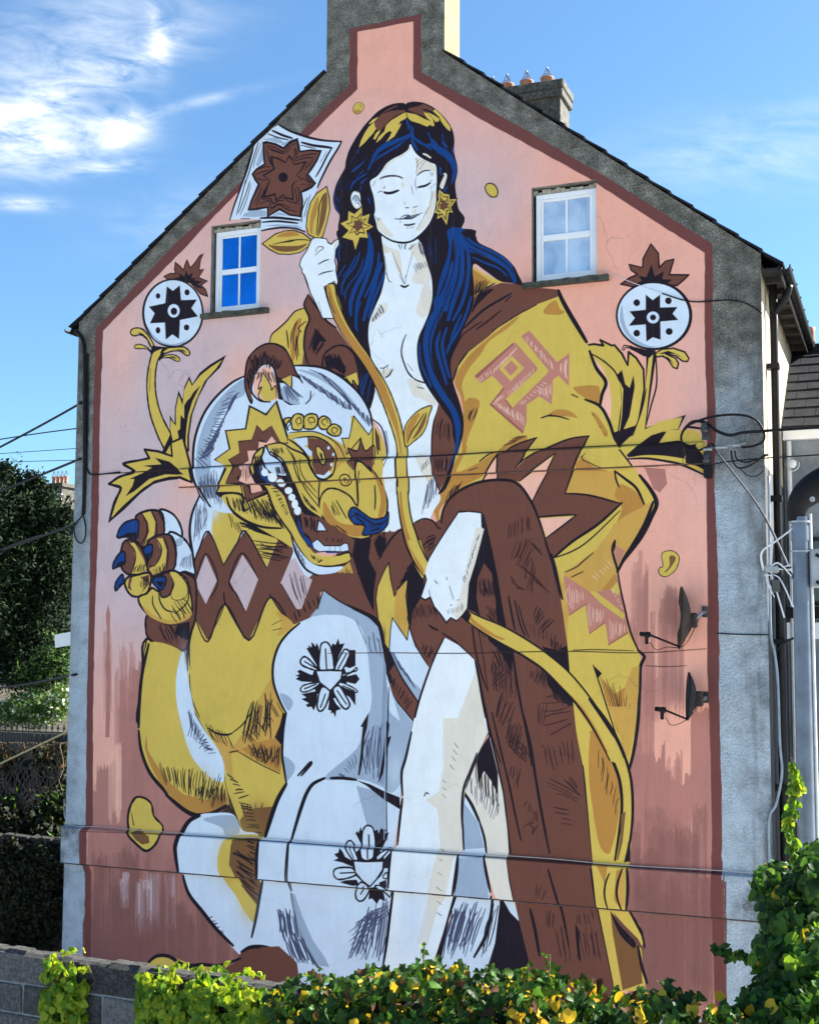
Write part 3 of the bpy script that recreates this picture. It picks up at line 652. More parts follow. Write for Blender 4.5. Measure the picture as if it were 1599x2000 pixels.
O Y 10 590,1040 640,1000 720,990 800,990 850,1030 850,1065 820,1070 760,1030 680,1030 620,1050
f K 700,1005 790,1015 830,1050 770,1025
O Y 8 570,1100 620,1070 700,1065 755,1100 750,1128 720,1125 660,1095 600,1095
f K 630,1085 700,1080 735,1110 680,1092
@19
O Y 12 500,1035 575,1045 540,1130 520,1250 520,1400 545,1550 590,1680 650,1800 700,1900 660,2060 620,2010 540,1850 470,1650 440,1450 440,1280 465,1130
l 6 470,1200 465,1420
f Y 500,1050 520,1030 585,1005 560,1060
@20
f K 660,1650 705,1735 710,1580 745,1410 785,1500 800,1380 850,1270 880,1350 950,1240 1050,1160 1210,1065 1150,1190 1030,1310 940,1480 880,1650 850,1850 850,2010 560,2060 660,1850
f Y 668,1700 720,1760 720,1590 748,1460 785,1560 800,1410 848,1310 875,1370 960,1265 1060,1185 1170,1115 1110,1200 1010,1310 970,1350 890,1430 855,1490 830,1510 800,1560 800,1690 765,1650 760,1790 735,1810 750,1900 770,2010 690,2060 600,2060 690,1900 665,1800
f Y 965,1350 1000,1320 910,1520 860,1660 830,1860 830,2020 810,2010 820,1800 840,1650 880,1520
R 200 870 3.807
o Y 12 50,285 120,240 240,190 155,135 280,110 350,95 315,30 420,45 520,80 510,-20 600,-60 650,130 680,280 590,240 500,240 390,270 280,350 160,470 55,560 90,440 140,315
f K 172,380 225,300 240,250 200,250 300,205 370,165 300,150 440,140 390,90 500,120 620,220 470,215 350,250 240,340
f P 590,255 680,285 690,320 580,320
l 12 48,290 120,235 240,195 155,135 300,105
l 12 48,290 140,315 90,420 50,570
l 9 50,570 130,480 240,380 340,300 460,260 580,245
@60
F w 850,300 720,370 665,500 648,650 668,780 680,900 680,1080 690,1250 660,1400 635,1550 630,1700 660,1880 680,2010 700,2100 850,2200 1100,2200 1300,2050 1500,1650 1560,900 1400,560 1000,300
f Y 915,365 860,430 825,490 812,640 895,890 1060,620 1100,760 1220,900 1330,660 1430,700 1400,560 1320,540 1000,400
f Y 690,1230 700,1000 1250,1000 1450,1230 1500,1500 1265,1700 1330,2000 1200,2400 900,2330 720,2150 660,1900 632,1650 650,1430
s w 840,500 30,50 0.6
f w 735,360 690,430 660,560 650,660 665,780 680,880 730,760 795,632 818,480 880,390
h Q 4 690,430 770,400 670,780 780,620 16
h Q 4 730,360 860,340 730,400 880,460 10
f N 675,890 700,800 740,720 790,632 900,890 1065,625 1220,910 1330,640 1450,700 1400,850 1325,1025 1460,1220 1540,980 1620,900 1620,1250 1430,1330 1395,1320 1245,1125 1090,1450 1060,1435 910,1175 790,1445 775,1440 690,1280 680,1080
f p 692,1025 770,815 852,1005 770,1180
f p 948,1010 1042,812 1160,992 1065,1240
f p 1325,1025 1400,860 1430,830 1500,960 1560,1000 1480,1215 1440,1215
f Y 1075,640 1110,660 1290,710 1220,910
h K 10 950,560 1100,630 1340,600 1380,690 10
h K 7 1090,700 1160,830 1400,720 1380,880 9
f K 1010,560 1180,620 1320,620 1380,690 1370,760 1290,690 1130,640
l 10 670,900 720,770 790,640 900,890
l 10 900,890 1000,730 1065,640 1220,910
l 9 1065,1240 1000,1110 945,1010 1040,800 1160,990
l 8 690,1020 770,805 860,1005 800,1140
l 10 690,1280 785,1460 910,1180 1090,1450 1245,1130 1400,1330
l 9 905,1090 915,1170 1020,1370
l 9 1245,1110 1330,1240 1400,1310
l 8 1330,1030 1440,1220
l 6 790,1440 880,1260 910,1170
h K 5 1370,910 1500,960 1460,1210 1530,1150 7
h K 8 1400,1250 1600,1100 1430,1320 1620,1180 6
l 18 725,370 670,500 650,640 668,790 680,900 680,1070 690,1250 650,1430 630,1600 640,1780 690,2000
l 8 690,1320 650,1450 650,1640
l 5 660,1650 650,1800
l 14 920,390 960,480 1060,560 1180,600 1320,610
h K 6 930,490 1000,560 960,620 1060,690 4
l 8 790,450 730,380 700,310
F A 1290,1230 1420,1330 1300,1420 1330,1320
l 6 1260,1335 1330,1300
l 6 1265,1375 1330,1360
F A 1250,1720 1160,1850 1100,2000 1300,2000 1340,1960 1280,1800
h K 9 1250,1720 1100,2060 1340,1960 1300,2100 10
h K 7 1180,1860 1300,1830 1100,2030 1330,2000 6
l 16 1255,1720 1180,1850
@62
O Y 14 330,1440 300,1650 285,1850 275,2080 560,2120 690,2100 640,1850 600,1550 625,1500
F w 570,1580 610,1540 640,1750 690,2000 720,2150 600,2150 560,1900 540,1700
F Y 535,1600 575,1560 560,1700 545,1800 560,1950 590,2150 520,2150
f T 390,1480 610,1510 540,1590 480,1590 360,1540
h Q 4 620,1960 660,1980 600,2100 690,2100 8
l 12 330,1440 300,1650 285,1850 275,2050
h K 5 350,1520 385,1520 310,1790 325,1760 8
O N 12 330,1270 325,1380 350,1440 430,1490 560,1520 625,1510 655,1400 690,1290 700,1100 690,1000 640,960 560,940 480,1100 400,1250
h K 7 400,1330 560,1310 470,1490 650,1450 9
f K 560,1330 650,1310 650,1450 610,1440 540,1400
O w 12 420,490 510,500 570,570 595,660 560,690 430,700
O w 12 490,660 590,680 660,770 680,880 690,960 620,940 520,930
h Q 3 600,830 660,800 560,910 670,940 12
F G 550,700 600,690 590,740 545,750
O N 12 250,530 300,495 370,480 440,500 460,580 455,660 400,700 310,760 240,690 260,600
f Y 300,505 360,490 395,570 390,640 380,690 310,745 350,640 340,570
h K 4 330,690 390,670 310,750 370,710 8
l 8 290,500 330,580 330,660 290,730
l 8 365,485 400,560 405,640 395,690
l 8 415,490 455,570 460,660
O B 10 113,685 120,640 150,590 200,560 265,555 270,620 255,690 180,680
f K 130,680 190,650 260,645 250,685 190,675
O N 12 340,720 410,670 500,665 540,730 550,820 530,920 450,950 370,975 330,900 360,800
f Y 400,690 450,690 480,780 470,880 440,940 380,960 350,920 420,850 440,780
f N 460,675 505,672 540,760 540,900 480,930 480,860 490,780
l 8 455,680 490,780 480,920
l 8 505,668 540,760 545,850 530,920
l 8 400,690 440,760 430,830 390,890 350,900
h K 4 360,910 470,860 400,980 470,940 10
O B 10 275,845 290,800 330,745 370,740 370,800 350,840
f K 290,840 320,810 365,795 345,835
O N 12 140,780 160,720 215,700 280,740 330,860 320,920 290,955 200,960 150,920 130,840
f Y 200,730 240,720 310,850 330,920 290,955 220,950 245,850 235,780
h K 4 250,890 330,870 220,960 320,945 10
l 8 190,720 240,780 245,860 215,950
l 7 215,715 240,720 270,750
O B 10 78,915 90,860 130,800 165,790 172,840 165,880 110,905
f K 95,905 120,870 165,855 160,880 120,895
O Y 12 185,985 170,1040 210,1110 270,1125 330,1100 360,1020 350,950 250,965
f N 200,980 225,980 210,1040 220,1080 190,1060
f N 280,980 350,960 350,1030 290,1100 330,1020
h K 5 280,990 350,970 290,1080 340,1020 7
O B 10 100,1080 100,1020 145,960 160,980 160,1020 140,1040
f K 115,1070 130,1030 160,1015 150,1040
O Y 12 270,1130 290,1200 350,1260 440,1310 520,1330 620,1290 670,1220 640,1030 600,970 520,930 420,970 420,1080 370,1060 330,1100
F A 300,1190 400,1270 540,1300 660,1230 640,1290 500,1330 350,1270
l 8 375,1120 380,1190 440,1290
l 9 420,1080 430,1160 470,1220 530,1240
l 8 600,980 640,1060 630,1170 540,1250
h K 7 490,1230 630,1150 560,1330 680,1240 8
O N 9 430,985 480,945 525,970 530,1030 500,1110 450,1130 430,1090
O Y 4 500,945 560,950 630,1040 620,1130 540,1150 510,1110 535,1030
O B 10 370,1000 420,975 470,980 470,1030 440,1075 400,1050
f K 390,1010 440,1010 465,1010 440,1060
h K 5 500,1180 600,1120 540,1240 630,1170 5
R 360 580 3.807
@33
F Y 635,340 660,270 720,220 770,180 820,110 890,80 930,160 900,270 890,400 920,500 920,700 760,600 640,400
F T 800,260 830,180 870,160 850,280 830,430 800,480 790,350
F U 830,200 855,170 840,190 820,230 825,215
l 9 635,335 650,280 700,235 760,180 820,110 885,85
l 6 830,190 800,260 790,340
l 6 840,180 810,290 820,400
l 7 860,250 840,330 850,440
l 7 835,290 830,380 840,470
l 8 760,250 770,320 775,380
l 7 905,180 850,230 870,260
F N 890,60 905,0 930,-20 990,80 1050,160 1120,220 1180,300 1260,420 1300,560 1380,760 1150,700 900,560 890,400 895,280 930,170
l 12 920,-10 890,60 930,160 900,250 890,380 920,500
l 11 930,0 1000,100 1060,180 1130,230
h K 7 990,220 1060,330 920,390 980,440 10
f K 970,230 1000,260 1060,330 1000,330 980,400 950,390 960,320
@34
O N 10 1030,520 1035,440 1080,390 1150,360 1220,380 1280,470 1305,640 1300,720 1200,600 1080,550
f Y 1190,600 1280,560 1300,660 1260,640 1240,660
l 8 1200,600 1250,660 1255,620 1300,690
h K 7 1050,420 1150,420 1080,560 1210,560 13
f K 1090,450 1150,450 1200,520 1190,580 1100,520
h K 9 1030,440 1090,420 1060,560 1090,550 5
@65
F w 450,590 350,650 230,760 140,900 80,1060 65,1200 75,1330 130,1460 190,1560 400,1600 1000,1400 1330,1200 1400,980 1380,860 1310,730 1200,620 1090,550 980,510 820,505 650,560
F G 450,610 340,680 230,800 150,940 100,1100 90,1250 110,1380 180,1500 230,1450 200,1250 200,1050 260,900 360,780 450,720
F w 390,760 300,860 250,960 215,1100 220,1250 290,1260 400,1000 470,820
h Q 7 420,690 90,1230 330,800 230,1130 60
h Q 5 300,740 70,1200 400,680 170,1300 24
h Q 5 110,1340 250,1280 140,1500 290,1580 22
F G 840,540 1000,570 1130,640 1260,780 1380,960 1330,920 1200,760 1080,660 960,590
h Q 7 850,560 1240,800 920,640 1270,900 26
h Q 7 980,550 1390,900 1040,590 1390,980 34
l 5 930,540 1050,590 1160,690 1220,770 1250,880
l 15 445,590 350,640 230,750 140,880 80,1050 65,1220 80,1350 130,1460 195,1560
l 14 820,510 900,510 1000,520 1090,550 1200,620 1310,730 1380,860 1400,980
O N 10 500,790 455,680 455,560 480,450 560,370 650,345 740,380 790,460 830,560 860,610 800,700 720,690 690,620 660,520 590,510 530,580 510,690
F w 500,700 520,600 570,520 640,510 690,620 720,720 690,770 560,780 510,760
F P 520,700 520,620 560,540 620,510 660,560 700,690 690,760 590,770 540,740
h K 8 510,620 570,520 480,440 620,400 12
h K 8 590,510 690,560 600,390 740,470 12
h K 8 480,700 520,590 455,600 490,500 10
h K 5 550,540 650,530 530,620 690,650 13
f Y 585,565 640,640 650,690 680,660 680,750 640,775 590,770 545,680 570,670
l 7 585,560 550,680 575,670 550,740 590,775
l 7 585,560 640,650 650,690 680,660 685,750
l 10 520,600 500,700 560,770 640,780
f Y 710,620 800,580 860,610 830,600 800,680 760,640
f w 800,580 870,610 930,690 900,780 830,810 760,790 720,720 710,640 760,640 800,680
f K 660,520 700,600 720,600 740,640 710,640 720,690 740,770 700,760 680,620
l 9 800,580 795,680 750,640 720,620
l 9 800,580 850,600 880,640
F G 720,690 770,660 830,740 860,800 800,800 740,760
h Q 6 730,640 780,660 770,790 900,760 10
l 9 740,770 790,800 850,805
l 8 940,700 935,760 900,795
l 4 970,715 945,750
F w 720,830 900,800 1240,840 1260,900 1230,1050 1000,1000 760,950
f K 480,800 605,865 690,765 790,1090 620,1110 560,1300 620,1380 640,1480 445,1600 230,1465 315,1260 218,1210 330,1130 300,990 450,975
f Y 492,822 610,885 680,790 770,1080 690,1090 640,960 585,1000 540,950 500,1060 400,1070 410,1160 325,1210 370,1270 320,1380 440,1410 430,1400 460,1530 640,1460 590,1510 450,1585 430,1470 245,1455 330,1280 235,1210 345,1130 315,1000 462,985
f N 535,955 585,1010 650,955 720,1085 660,1090 650,1030 610,1080 560,1060 550,1130 480,1150 490,1210 420,1250 450,1300 400,1350 480,1410 490,1470 560,1440 620,1440 470,1520 435,1400 320,1390 385,1270 335,1210 410,1165 400,1080 505,1065
f P 555,1075 610,1085 650,1035 690,1090 600,1100 550,1170 510,1230 500,1300 560,1390 580,1440 500,1460 490,1400 420,1370 440,1300 415,1260 480,1215 470,1145 550,1140
h K 5 440,1260 540,1200 430,1360 580,1410 9
l 7 320,1390 400,1390 420,1400 440,1500
l 12 240,1455 430,1470 445,1590 640,1480
l 8 490,1460 480,1410 420,1380
F Y 280,1480 420,1480 440,1600 640,1480 760,1600 830,1860 700,1800 560,1720 420,1640 340,1580
h K 7 350,1490 640,1480 370,1590 760,1680 26
h K 6 500,1560 640,1550 520,1650 740,1720 18
l 14 315,1490 350,1580 450,1660 580,1710 720,1720
l 11 590,1610 680,1640 740,1720
f Y 770,1020 860,1000 980,1010 1090,1040 1180,1100 1230,1160 1240,880 1260,890 1370,1020 1400,960 1460,1020 1500,1150 1480,1350 1510,1560 1480,1680 1400,1780 1300,1800 1180,1780 1080,1700 1020,1650 900,1560 800,1400 780,1250
o Y 6 1260,885 1370,1025 1400,970 1400,1110 1330,1180 1310,1050 1210,1170 1170,1050 1225,1050
f N 1310,1050 1345,1140 1405,1110 1415,1250 1390,1340 1310,1210 1275,1290 1220,1225 1240,1190 1215,1120 1290,1140
l 7 1310,1045 1345,1145 1410,1105 1420,1250
l 7 1310,1045 1285,1145 1215,1125 1245,1200 1220,1230 1270,1290
l 9 1400,910 1465,970 1500,1100 1505,1190 1480,1220
f N 1420,980 1450,1040 1460,1150 1430,1130
l 8 1420,980 1430,1100 1440,1170
f A 1120,1060 1200,1130 1210,1220 1130,1300 1110,1200
O Y 9 770,990 760,950 790,910 800,900 760,900 740,920
O Y 9 800,960 795,910 830,870 880,880 890,930 870,985 810,985
O Y 9 890,960 890,900 930,870 985,880 990,940 960,980 900,980
O Y 9 1000,960 1000,910 1040,885 1085,920 1080,970 1030,985
O Y 9 1060,1000 1080,960 1120,945 1165,980 1150,1030 1100,1030
l 6 850,960 830,920 860,895 870,940 850,940
l 6 945,950 920,910 955,895 970,930 940,930
l 6 1050,960 1020,930 1050,905 1070,940
l 6 1125,1020 1095,1000 1110,970 1140,985 1125,1010
l 6 770,970 790,940 775,925
l 7 780,1010 880,1000 980,1005 1080,1050 1150,1110 1190,1190
l 10 810,1055 900,1040 990,1045 1070,1090 1120,1160 1135,1240 1110,1330 1050,1360
f w 810,1055 900,1045 970,1060 930,1090 890,1110 960,1160 920,1180 870,1120
f N 915,1045 1000,1055 1080,1100 1120,1180 1115,1260 1080,1330 1030,1330 990,1320 960,1250 950,1160 920,1120
f w 960,1270 990,1320 1050,1330 1090,1290 1100,1320 1040,1360 985,1340
f w 900,1110 950,1150 945,1190 910,1160
o Y 7 975,1120 1000,1110 1035,1150 1060,1240 1040,1255 1010,1220 985,1170
o K 0 1005,1150 1025,1170 1035,1220 1020,1210 1008,1180
c w 1072,1122 10,13
c w 1108,1172 9,12
c w 1105,1250 9,14
l 12 920,1190 960,1280 1000,1345 1060,1360 1110,1320
l 12 780,1060 850,1110 910,1180 960,1290 1010,1360
O Y 10 1010,1600 1010,1500 1060,1430 1140,1430 1230,1480 1290,1540 1280,1250 1310,1225 1360,1260 1450,1360 1500,1480 1510,1560 1490,1640 1420,1700 1400,1770 1310,1800 1180,1770 1080,1700
F T 1040,1640 1120,1720 1260,1780 1390,1760 1330,1700 1200,1690 1120,1650 1040,1520
F T 1400,1280 1460,1360 1500,1480 1490,1600 1440,1650 1460,1500 1430,1380
h K 7 1080,1520 1120,1490 1120,1640 1220,1660 4
l 8 1300,1220 1280,1300 1290,1560
l 9 1415,1400 1420,1500 1415,1580
l 9 1310,1300 1300,1380
l 8 1380,1260 1440,1330 1470,1400
O Y 7 1160,1370 1180,1330 1220,1325 1245,1360 1220,1400 1180,1400
l 6 1190,1380 1200,1350 1220,1370 1205,1390
h K 5 1050,1670 1120,1690 1130,1780 1240,1770 5
O B 9 1220,1620 1235,1575 1270,1565 1320,1600 1400,1650 1480,1640 1515,1600 1510,1690 1450,1750 1370,1770 1325,1765 1340,1700 1270,1690 1240,1660
l 9 1230,1640 1290,1610 1280,1640 1330,1680 1320,1700
l 9 1260,1600 1330,1640 1420,1690 1510,1660
h K 6 1340,1700 1360,1760 1480,1690 1470,1720 4
f N 640,1200 790,1250 870,1450 940,1580 1020,1640 1090,1700 1250,1790 1230,1850 1190,1860 1040,1890 960,1910 870,1780 740,1500
f N 650,1130 700,1400 790,1500 870,1650 950,1760 1000,1880 1200,1800 1240,1800 1080,1700 1020,1640 910,1570 860,1440 800,1330
f K 740,1340 800,1310 870,1500 930,1590 1010,1640 900,1620 860,1580 880,1740 930,1780 960,1850 860,1760 800,1560 740,1400
h K 8 880,1620 1000,1640 900,1720 990,1760 8
h K 7 1050,1780 1200,1800 1050,1820 1190,1830 4
F Y 620,1100 720,1090 790,1130 830,1210 860,1380 910,1540 1010,1640 1010,1560 940,1380 920,1270 880,1170 780,1100 700,1080
F Y 620,1095 700,1085 780,1130 820,1220 850,1350 900,1470 970,1540 1010,1560 1020,1630 960,1610 900,1560 850,1450 800,1330 770,1250 710,1190 640,1140
l 10 620,1100 720,1085 800,1130 900,1180 960,1290
l 10 640,1150 720,1200 780,1290 830,1420 900,1560 1010,1640
l 7 760,1120 810,1200 850,1330 920,1460 1010,1570
l 6 800,1160 850,1270 880,1370 990,1500
l 6 860,1200 890,1330 980,1450
h K 5 630,1120 720,1110 670,1190 740,1160 10
h K 6 860,1440 960,1560 920,1560 1000,1610 8
l 9 1010,1360 1000,1430 1000,1560
O w 10 590,1150 605,1105 640,1170 690,1200 740,1250 775,1330 720,1335 650,1310 600,1250 575,1200
h K 6 680,1260 760,1260 700,1330 770,1330 9
O Y 11 590,1130 530,1160 505,1230 510,1310 560,1390 640,1400 740,1490 800,1640 870,1790 960,1920 1060,1945 1220,1900 1225,1960 1120,2000 960,1990 870,1890 800,1770 720,1660 660,1560 610,1430 530,1350
F Y 640,1400 740,1480 790,1600 850,1750 920,1850 1000,1920 1220,1930 1210,1970 1100,1990 960,1980 860,1870 790,1740 720,1620 660,1520
h K 6 510,1180 570,1160 540,1360 610,1380 14
f Z 560,1260 600,1310 650,1350 720,1390 760,1470 810,1620 850,1680 880,1740 930,1820 960,1870 920,1860 860,1760 790,1620 740,1470 660,1400 590,1370
f B 560,1260 580,1340 640,1390 700,1410 660,1380 600,1320
f B 840,1620 865,1700 890,1770 950,1830 960,1880 900,1820 850,1720
c W 610,1308 25,28
c W 668,1345 34,34
c W 725,1385 30,28
c W 775,1440 28,26
c W 800,1490 26,26
c W 822,1540 24,34
c W 842,1590 26,32
o w 6 960,1870 950,1830 990,1800 1030,1840 1040,1850 1160,1850 1190,1830 1215,1835 1225,1885 1180,1895 1060,1890 1000,1895
l 4 1080,1850 1080,1885
l 4 1120,1855 1120,1890
l 4 1160,1850 1160,1890
o w 6 985,1740 1000,1660 1030,1690 1060,1740
f B 1040,1890 1140,1895 1140,1905 1060,1905
h K 5 640,1420 760,1640 690,1420 780,1600 14
h K 6 920,1900 1040,1960 960,1950 1000,1980 6
F w 800,1800 860,1890 950,1980 1050,2010 1180,2005 1120,2050 980,2060 880,2010 820,1920
h Q 5 820,1830 900,1960 830,1900 900,2020 10
l 12 795,1770 830,1900 900,2020 990,2070
R 0 0 1
@1
s p 300,760 190,400 1.0
s p 420,900 230,240 1.0
s p 240,1000 110,220 0.9
s p 520,680 150,160 0.9
s p 270,1080 120,180 0.9
s p 600,560 130,200 0.8
s p 700,330 160,120 0.6
s p 900,400 90,160 0.8
s p 990,380 80,130 0.5
s p 1380,800 90,300 0.3
s p 230,1060 60,150 0.6
s P 560,640 60,50 0.7
s P 470,730 40,60 0.7
s P 350,560 60,70 0.9
s P 240,680 40,120 0.6
s P 370,930 50,60 0.6
s P 330,1010 40,30 0.5
@2
V H 177 236 1500 1990 50
V H 234 300 1330 1990 70
V H 296 520 1500 1990 40
f H 206,1440 209,1330 206,1300 210,1250 207,1200 212,1180 216,1200 214,1280 217,1320 214,1440
v H 176 300 1540 1960 20
v I 180 420 1640 2000 26
v H 300 420 1600 1920 16
v H 232 280 1330 1600 14
v H 228 276 1240 1560 14
v H 206 218 1190 1420 4
v H 186 200 1500 1700 4
v H 244 310 1420 1620 16
v P 216 236 1440 1620 4
v I 300 480 1750 1930 24
v I 180 300 1820 1930 20
v p 270 330 1700 1830 4
v p 235 246 1700 1780 2
v H 1290 1330 1130 1420 9
v H 1238 1264 1060 1300 6
v H 1215 1272 1180 1560 12
v H 1260 1280 1290 1420 5
v H 1290 1316 1140 1230 5
V H 1228 1300 1460 1990 24
V H 1298 1350 1510 1990 34
V H 1348 1391 1400 1990 40
v H 1230 1290 1470 1950 14
v H 1290 1330 1450 1950 16
v H 1325 1350 1480 1950 10
v H 1366 1385 1370 1950 8
v J 1345 1372 1560 1950 12
v I 1230 1392 1700 1990 14
v I 1240 1392 1560 1980 9
v I 178 360 1690 1990 16
v I 178 420 1780 1990 12
f H 1258,913 1298,916 1302,945 1288,962 1275,955
R 260 1180 3.075
@24
O Y 9 20,1160 70,1165 110,1200 125,1270 160,1310 180,1340 170,1400 130,1460 90,1475 30,1430 -20,1370 -30,1290 -10,1200
l 11 20,1160 -20,1220 -30,1300 -15,1380 40,1440 95,1478 150,1440 175,1390
f U 0,1370 40,1350 110,1390 115,1430 70,1440 30,1410
f U -15,1240 -5,1260 10,1330 0,1330
R 1199 800 4
@24
O Y 5 370,1130 410,1105 460,1105 500,1140 505,1180 480,1250 420,1300 370,1300 345,1270 355,1235 380,1220
F U 430,1150 460,1140 480,1165 450,1220 410,1265 390,1270 430,1220
R 600 0 2.665
@24
O Y 5 925,975 940,955 970,960 990,990 985,1020 960,1025 935,1005
R 260 1180 3.075
@61
F Y 330,400 340,560 370,660 420,740 530,910 550,1050 580,1180 650,1400 790,1400 860,1190 920,1080 960,600 840,300
f A 600,860 720,680 760,560 830,440 900,620 920,660 890,800 885,1020 760,950 630,890 590,900 600,1050 560,1000 530,900 440,740 480,760 560,800
f T 650,870 740,830 890,800 900,880 885,1010 780,960
s U 760,1290 90,90 0.8
f U 690,1230 840,1215 800,1395 670,1395 640,1300
h K 6 700,600 840,500 640,840 830,820 18
h K 5 640,780 860,560 720,860 910,660 12
h K 5 680,840 890,830 740,930 880,990 13
h K 5 720,840 890,850 700,930 830,980 11
h K 4 430,710 560,760 480,820 620,880 9
h K 6 560,1010 620,1180 610,1050 700,1150 6
h U 9 640,1190 820,1190 660,1350 790,1360 9
h K 6 620,1170 690,1380 700,1190 790,1380 9
l 9 455,745 500,775 560,785 595,775
l 6 595,775 660,720 715,640
l 9 580,890 630,880
l 5 630,885 760,960 885,1020
l 6 340,420 350,560 400,680
f K 900,650 925,660 905,780 895,850 850,800 880,730
l 14 310,290 320,450 345,600 400,720 470,830 525,905
l 10 525,910 540,1000 555,1100 590,1200 660,1380
f K 575,1190 540,1240 500,1270 590,1275 640,1340 660,1390 620,1280
@62
F Y 100,230 60,400 38,600 36,800 80,950 150,1080 210,1150 300,1230 380,1270 450,1258 540,1230 575,1190 552,1070 540,960 525,905 410,735 345,610 310,450 300,290
F w 300,290 262,420 262,580 300,760 340,890 400,980 480,1050 545,1060 530,910 415,735 345,600 318,450
s Y 300,900 40,60 0.7
s Y 400,1040 70,50 0.8
s w 480,980 50,60 0.6
s w 300,480 28,160 0.6
f T 80,780 90,880 140,960 200,1050 300,1140 450,1180 560,1130 570,1190 480,1250 380,1260 260,1190 170,1090 100,960 70,860
s U 520,1190 60,50 0.7
h K 5 140,940 540,1020 190,1080 480,1230 26
h K 6 380,1090 560,1080 370,1170 560,1200 14
h Q 5 320,600 500,900 350,760 420,860 14
h Q 5 340,640 510,900 320,820 440,900 10
l 16 95,240 55,420 38,600 35,740
l 16 35,760 50,880 100,1010 180,1110 210,1150
l 20 200,1145 280,1215 350,1260 400,1270 480,1255 560,1210
@63
F w 400,1265 480,1255 600,1262 660,1360 760,1400 770,1660 740,1850 690,2120 560,2020 430,1860 340,1740 305,1640 282,1580 268,1470 290,1370 340,1310
F G 420,1290 600,1270 640,1370 560,1390 530,1340
s Y 640,1540 120,160 0.9
s Y 680,1780 50,110 0.9
F Y 540,1450 580,1400 660,1385 770,1410 760,1660 735,1900 680,1860 610,1740 550,1660 520,1560
f U 610,1410 760,1400 750,1640 770,1680 745,1810 680,1730 630,1640 590,1560 600,1450
h K 8 600,1440 640,1680 750,1520 760,1800 11
h K 6 690,1400 700,1500 760,1420 765,1540 5
l 20 400,1270 340,1300 300,1360 270,1440 270,1500 285,1600
l 17 300,1630 335,1740 420,1850 500,1950 600,2050
h K 5 450,1880 520,1990 480,1870 560,1980 6
@64
f w 1120,-20 1290,10 1450,110 1490,230 1515,400 1660,900 1610,1100 1600,1240 1570,1450 1550,1700 1520,2300 1000,2300 690,2100 745,1850 778,1660 752,1640 762,1420 800,1392 860,1180 918,1080 895,900 902,760 920,655 885,590 845,480 838,370 870,260 920,180 1000,115 1100,60
F G 1110,20 1180,0 1290,15 1380,60 1460,120 1500,240 1520,420 1530,620 1600,700 1690,760 1640,1000 1560,1130 1480,1090 1350,1050 1150,1045 1340,870 1380,740 1430,600 1420,420 1400,250 1360,130 1270,70 1150,60
f g 1505,300 1530,540 1520,1000 1500,1090 1480,1060
s w 1580,1000 60,100 0.5
F G 900,920 960,950 970,1000 930,1060 915,1080
F G 880,540 930,550 960,590 930,640
h Q 5 1400,720 1500,720 1380,1040 1480,1060 11
h Q 4 1200,1030 1340,890 1270,1050 1345,970 7
h Q 3 1400,150 1470,160 1420,330 1510,330 6
f G 1340,1090 1480,1130 1510,1160 1530,1420 1430,1430 1380,1240
l 12 1000,115 925,180 870,260 840,370 845,480 885,590 920,655
l 12 920,655 902,760 895,900 905,980 920,1075
l 20 920,1080 865,1180 820,1310 795,1395
l 16 765,1420 755,1520 755,1640
l 14 778,1660 760,1760 735,1900 712,2000
l 17 1150,1045 1080,1080 1040,1140 1010,1220 985,1300 950,1420
l 16 945,1420 935,1550 932,1650 950,1720
l 16 950,1740 970,1850 1010,1990 1060,2100 1110,2180
l 14 1185,1045 1260,1045 1340,1055
f K 1335,1055 1420,1080 1500,1120 1600,1160 1605,1235 1500,1170 1400,1090
f K 1385,700 1415,650 1405,740 1390,800 1375,960 1360,1030 1350,1025 1365,900 1378,740 1365,735
f K 1520,700 1540,720 1530,800 1550,790 1520,900 1500,1020 1470,1080 1500,900 1515,760
l 6 1535,500 1530,700 1520,1100 1525,1400
l 5 1340,100 1400,240
f K 1370,170 1400,270 1390,240 1380,200
l 12 990,1030 1060,955 1065,965 1010,1030
l 18 1290,10 1400,60 1470,110 1500,220 1520,350
l 12 1480,130 1500,260
s w 1000,1900 200,200 0.5
h Q 8 860,1820 970,1830 880,2010 1010,2060 14
h Q 9 900,1980 1010,1980 960,2160 1100,2180 14
f G 955,1740 970,1740 1010,1860 1080,2020 1150,2120 1180,2180 1110,2170 1040,2050 990,1900
h Q 7 1420,1790 1540,1740 1290,2130 1500,2150 18
h Q 5 1540,1790 1560,1830 1290,1930 1300,2100 10
c K 1180,450 105,120
f K 1080,330 1040,265 1055,262 1050,245 1072,260 1070,225 1085,240 1095,255 1100,232 1115,255 1118,290 1115,390
f K 1190,250 1200,235 1215,245 1232,205 1240,240 1270,235 1255,270 1240,300 1225,340 1200,360
f K 1260,370 1290,290 1300,275 1335,275 1335,370 1300,385
f K 1100,470 1010,465 975,450 995,435 970,430 1000,420 985,405 1000,392 1060,420 1100,430
f K 1250,440 1340,420 1360,450 1335,480 1290,470
f K 1110,520 1100,600 1085,640 1070,615 1050,620 1035,605 1055,595 1010,570 1040,560 1010,540
f K 1180,525 1220,600 1250,630 1220,640 1215,680 1200,650 1185,662 1190,640 1170,635 1175,600
f K 1230,500 1260,480 1335,520 1335,610 1300,560 1270,540
O w 8 1120,392 1125,260 1140,232 1165,230 1190,270 1205,360 1200,392
l 11 1155,270 1162,390
O w 8 1100,400 1020,370 1005,340 1030,315 1070,345 1110,395
l 10 1030,345 1100,385
O w 8 1210,390 1250,300 1275,270 1300,290 1290,330 1250,400
l 10 1280,300 1230,390
O w 7 1110,470 1030,485 1005,510 1020,528 1070,515 1120,480
l 10 1030,508 1100,480
O w 8 1130,500 1105,600 1115,640 1140,635 1165,590 1180,520
l 10 1155,540 1125,620
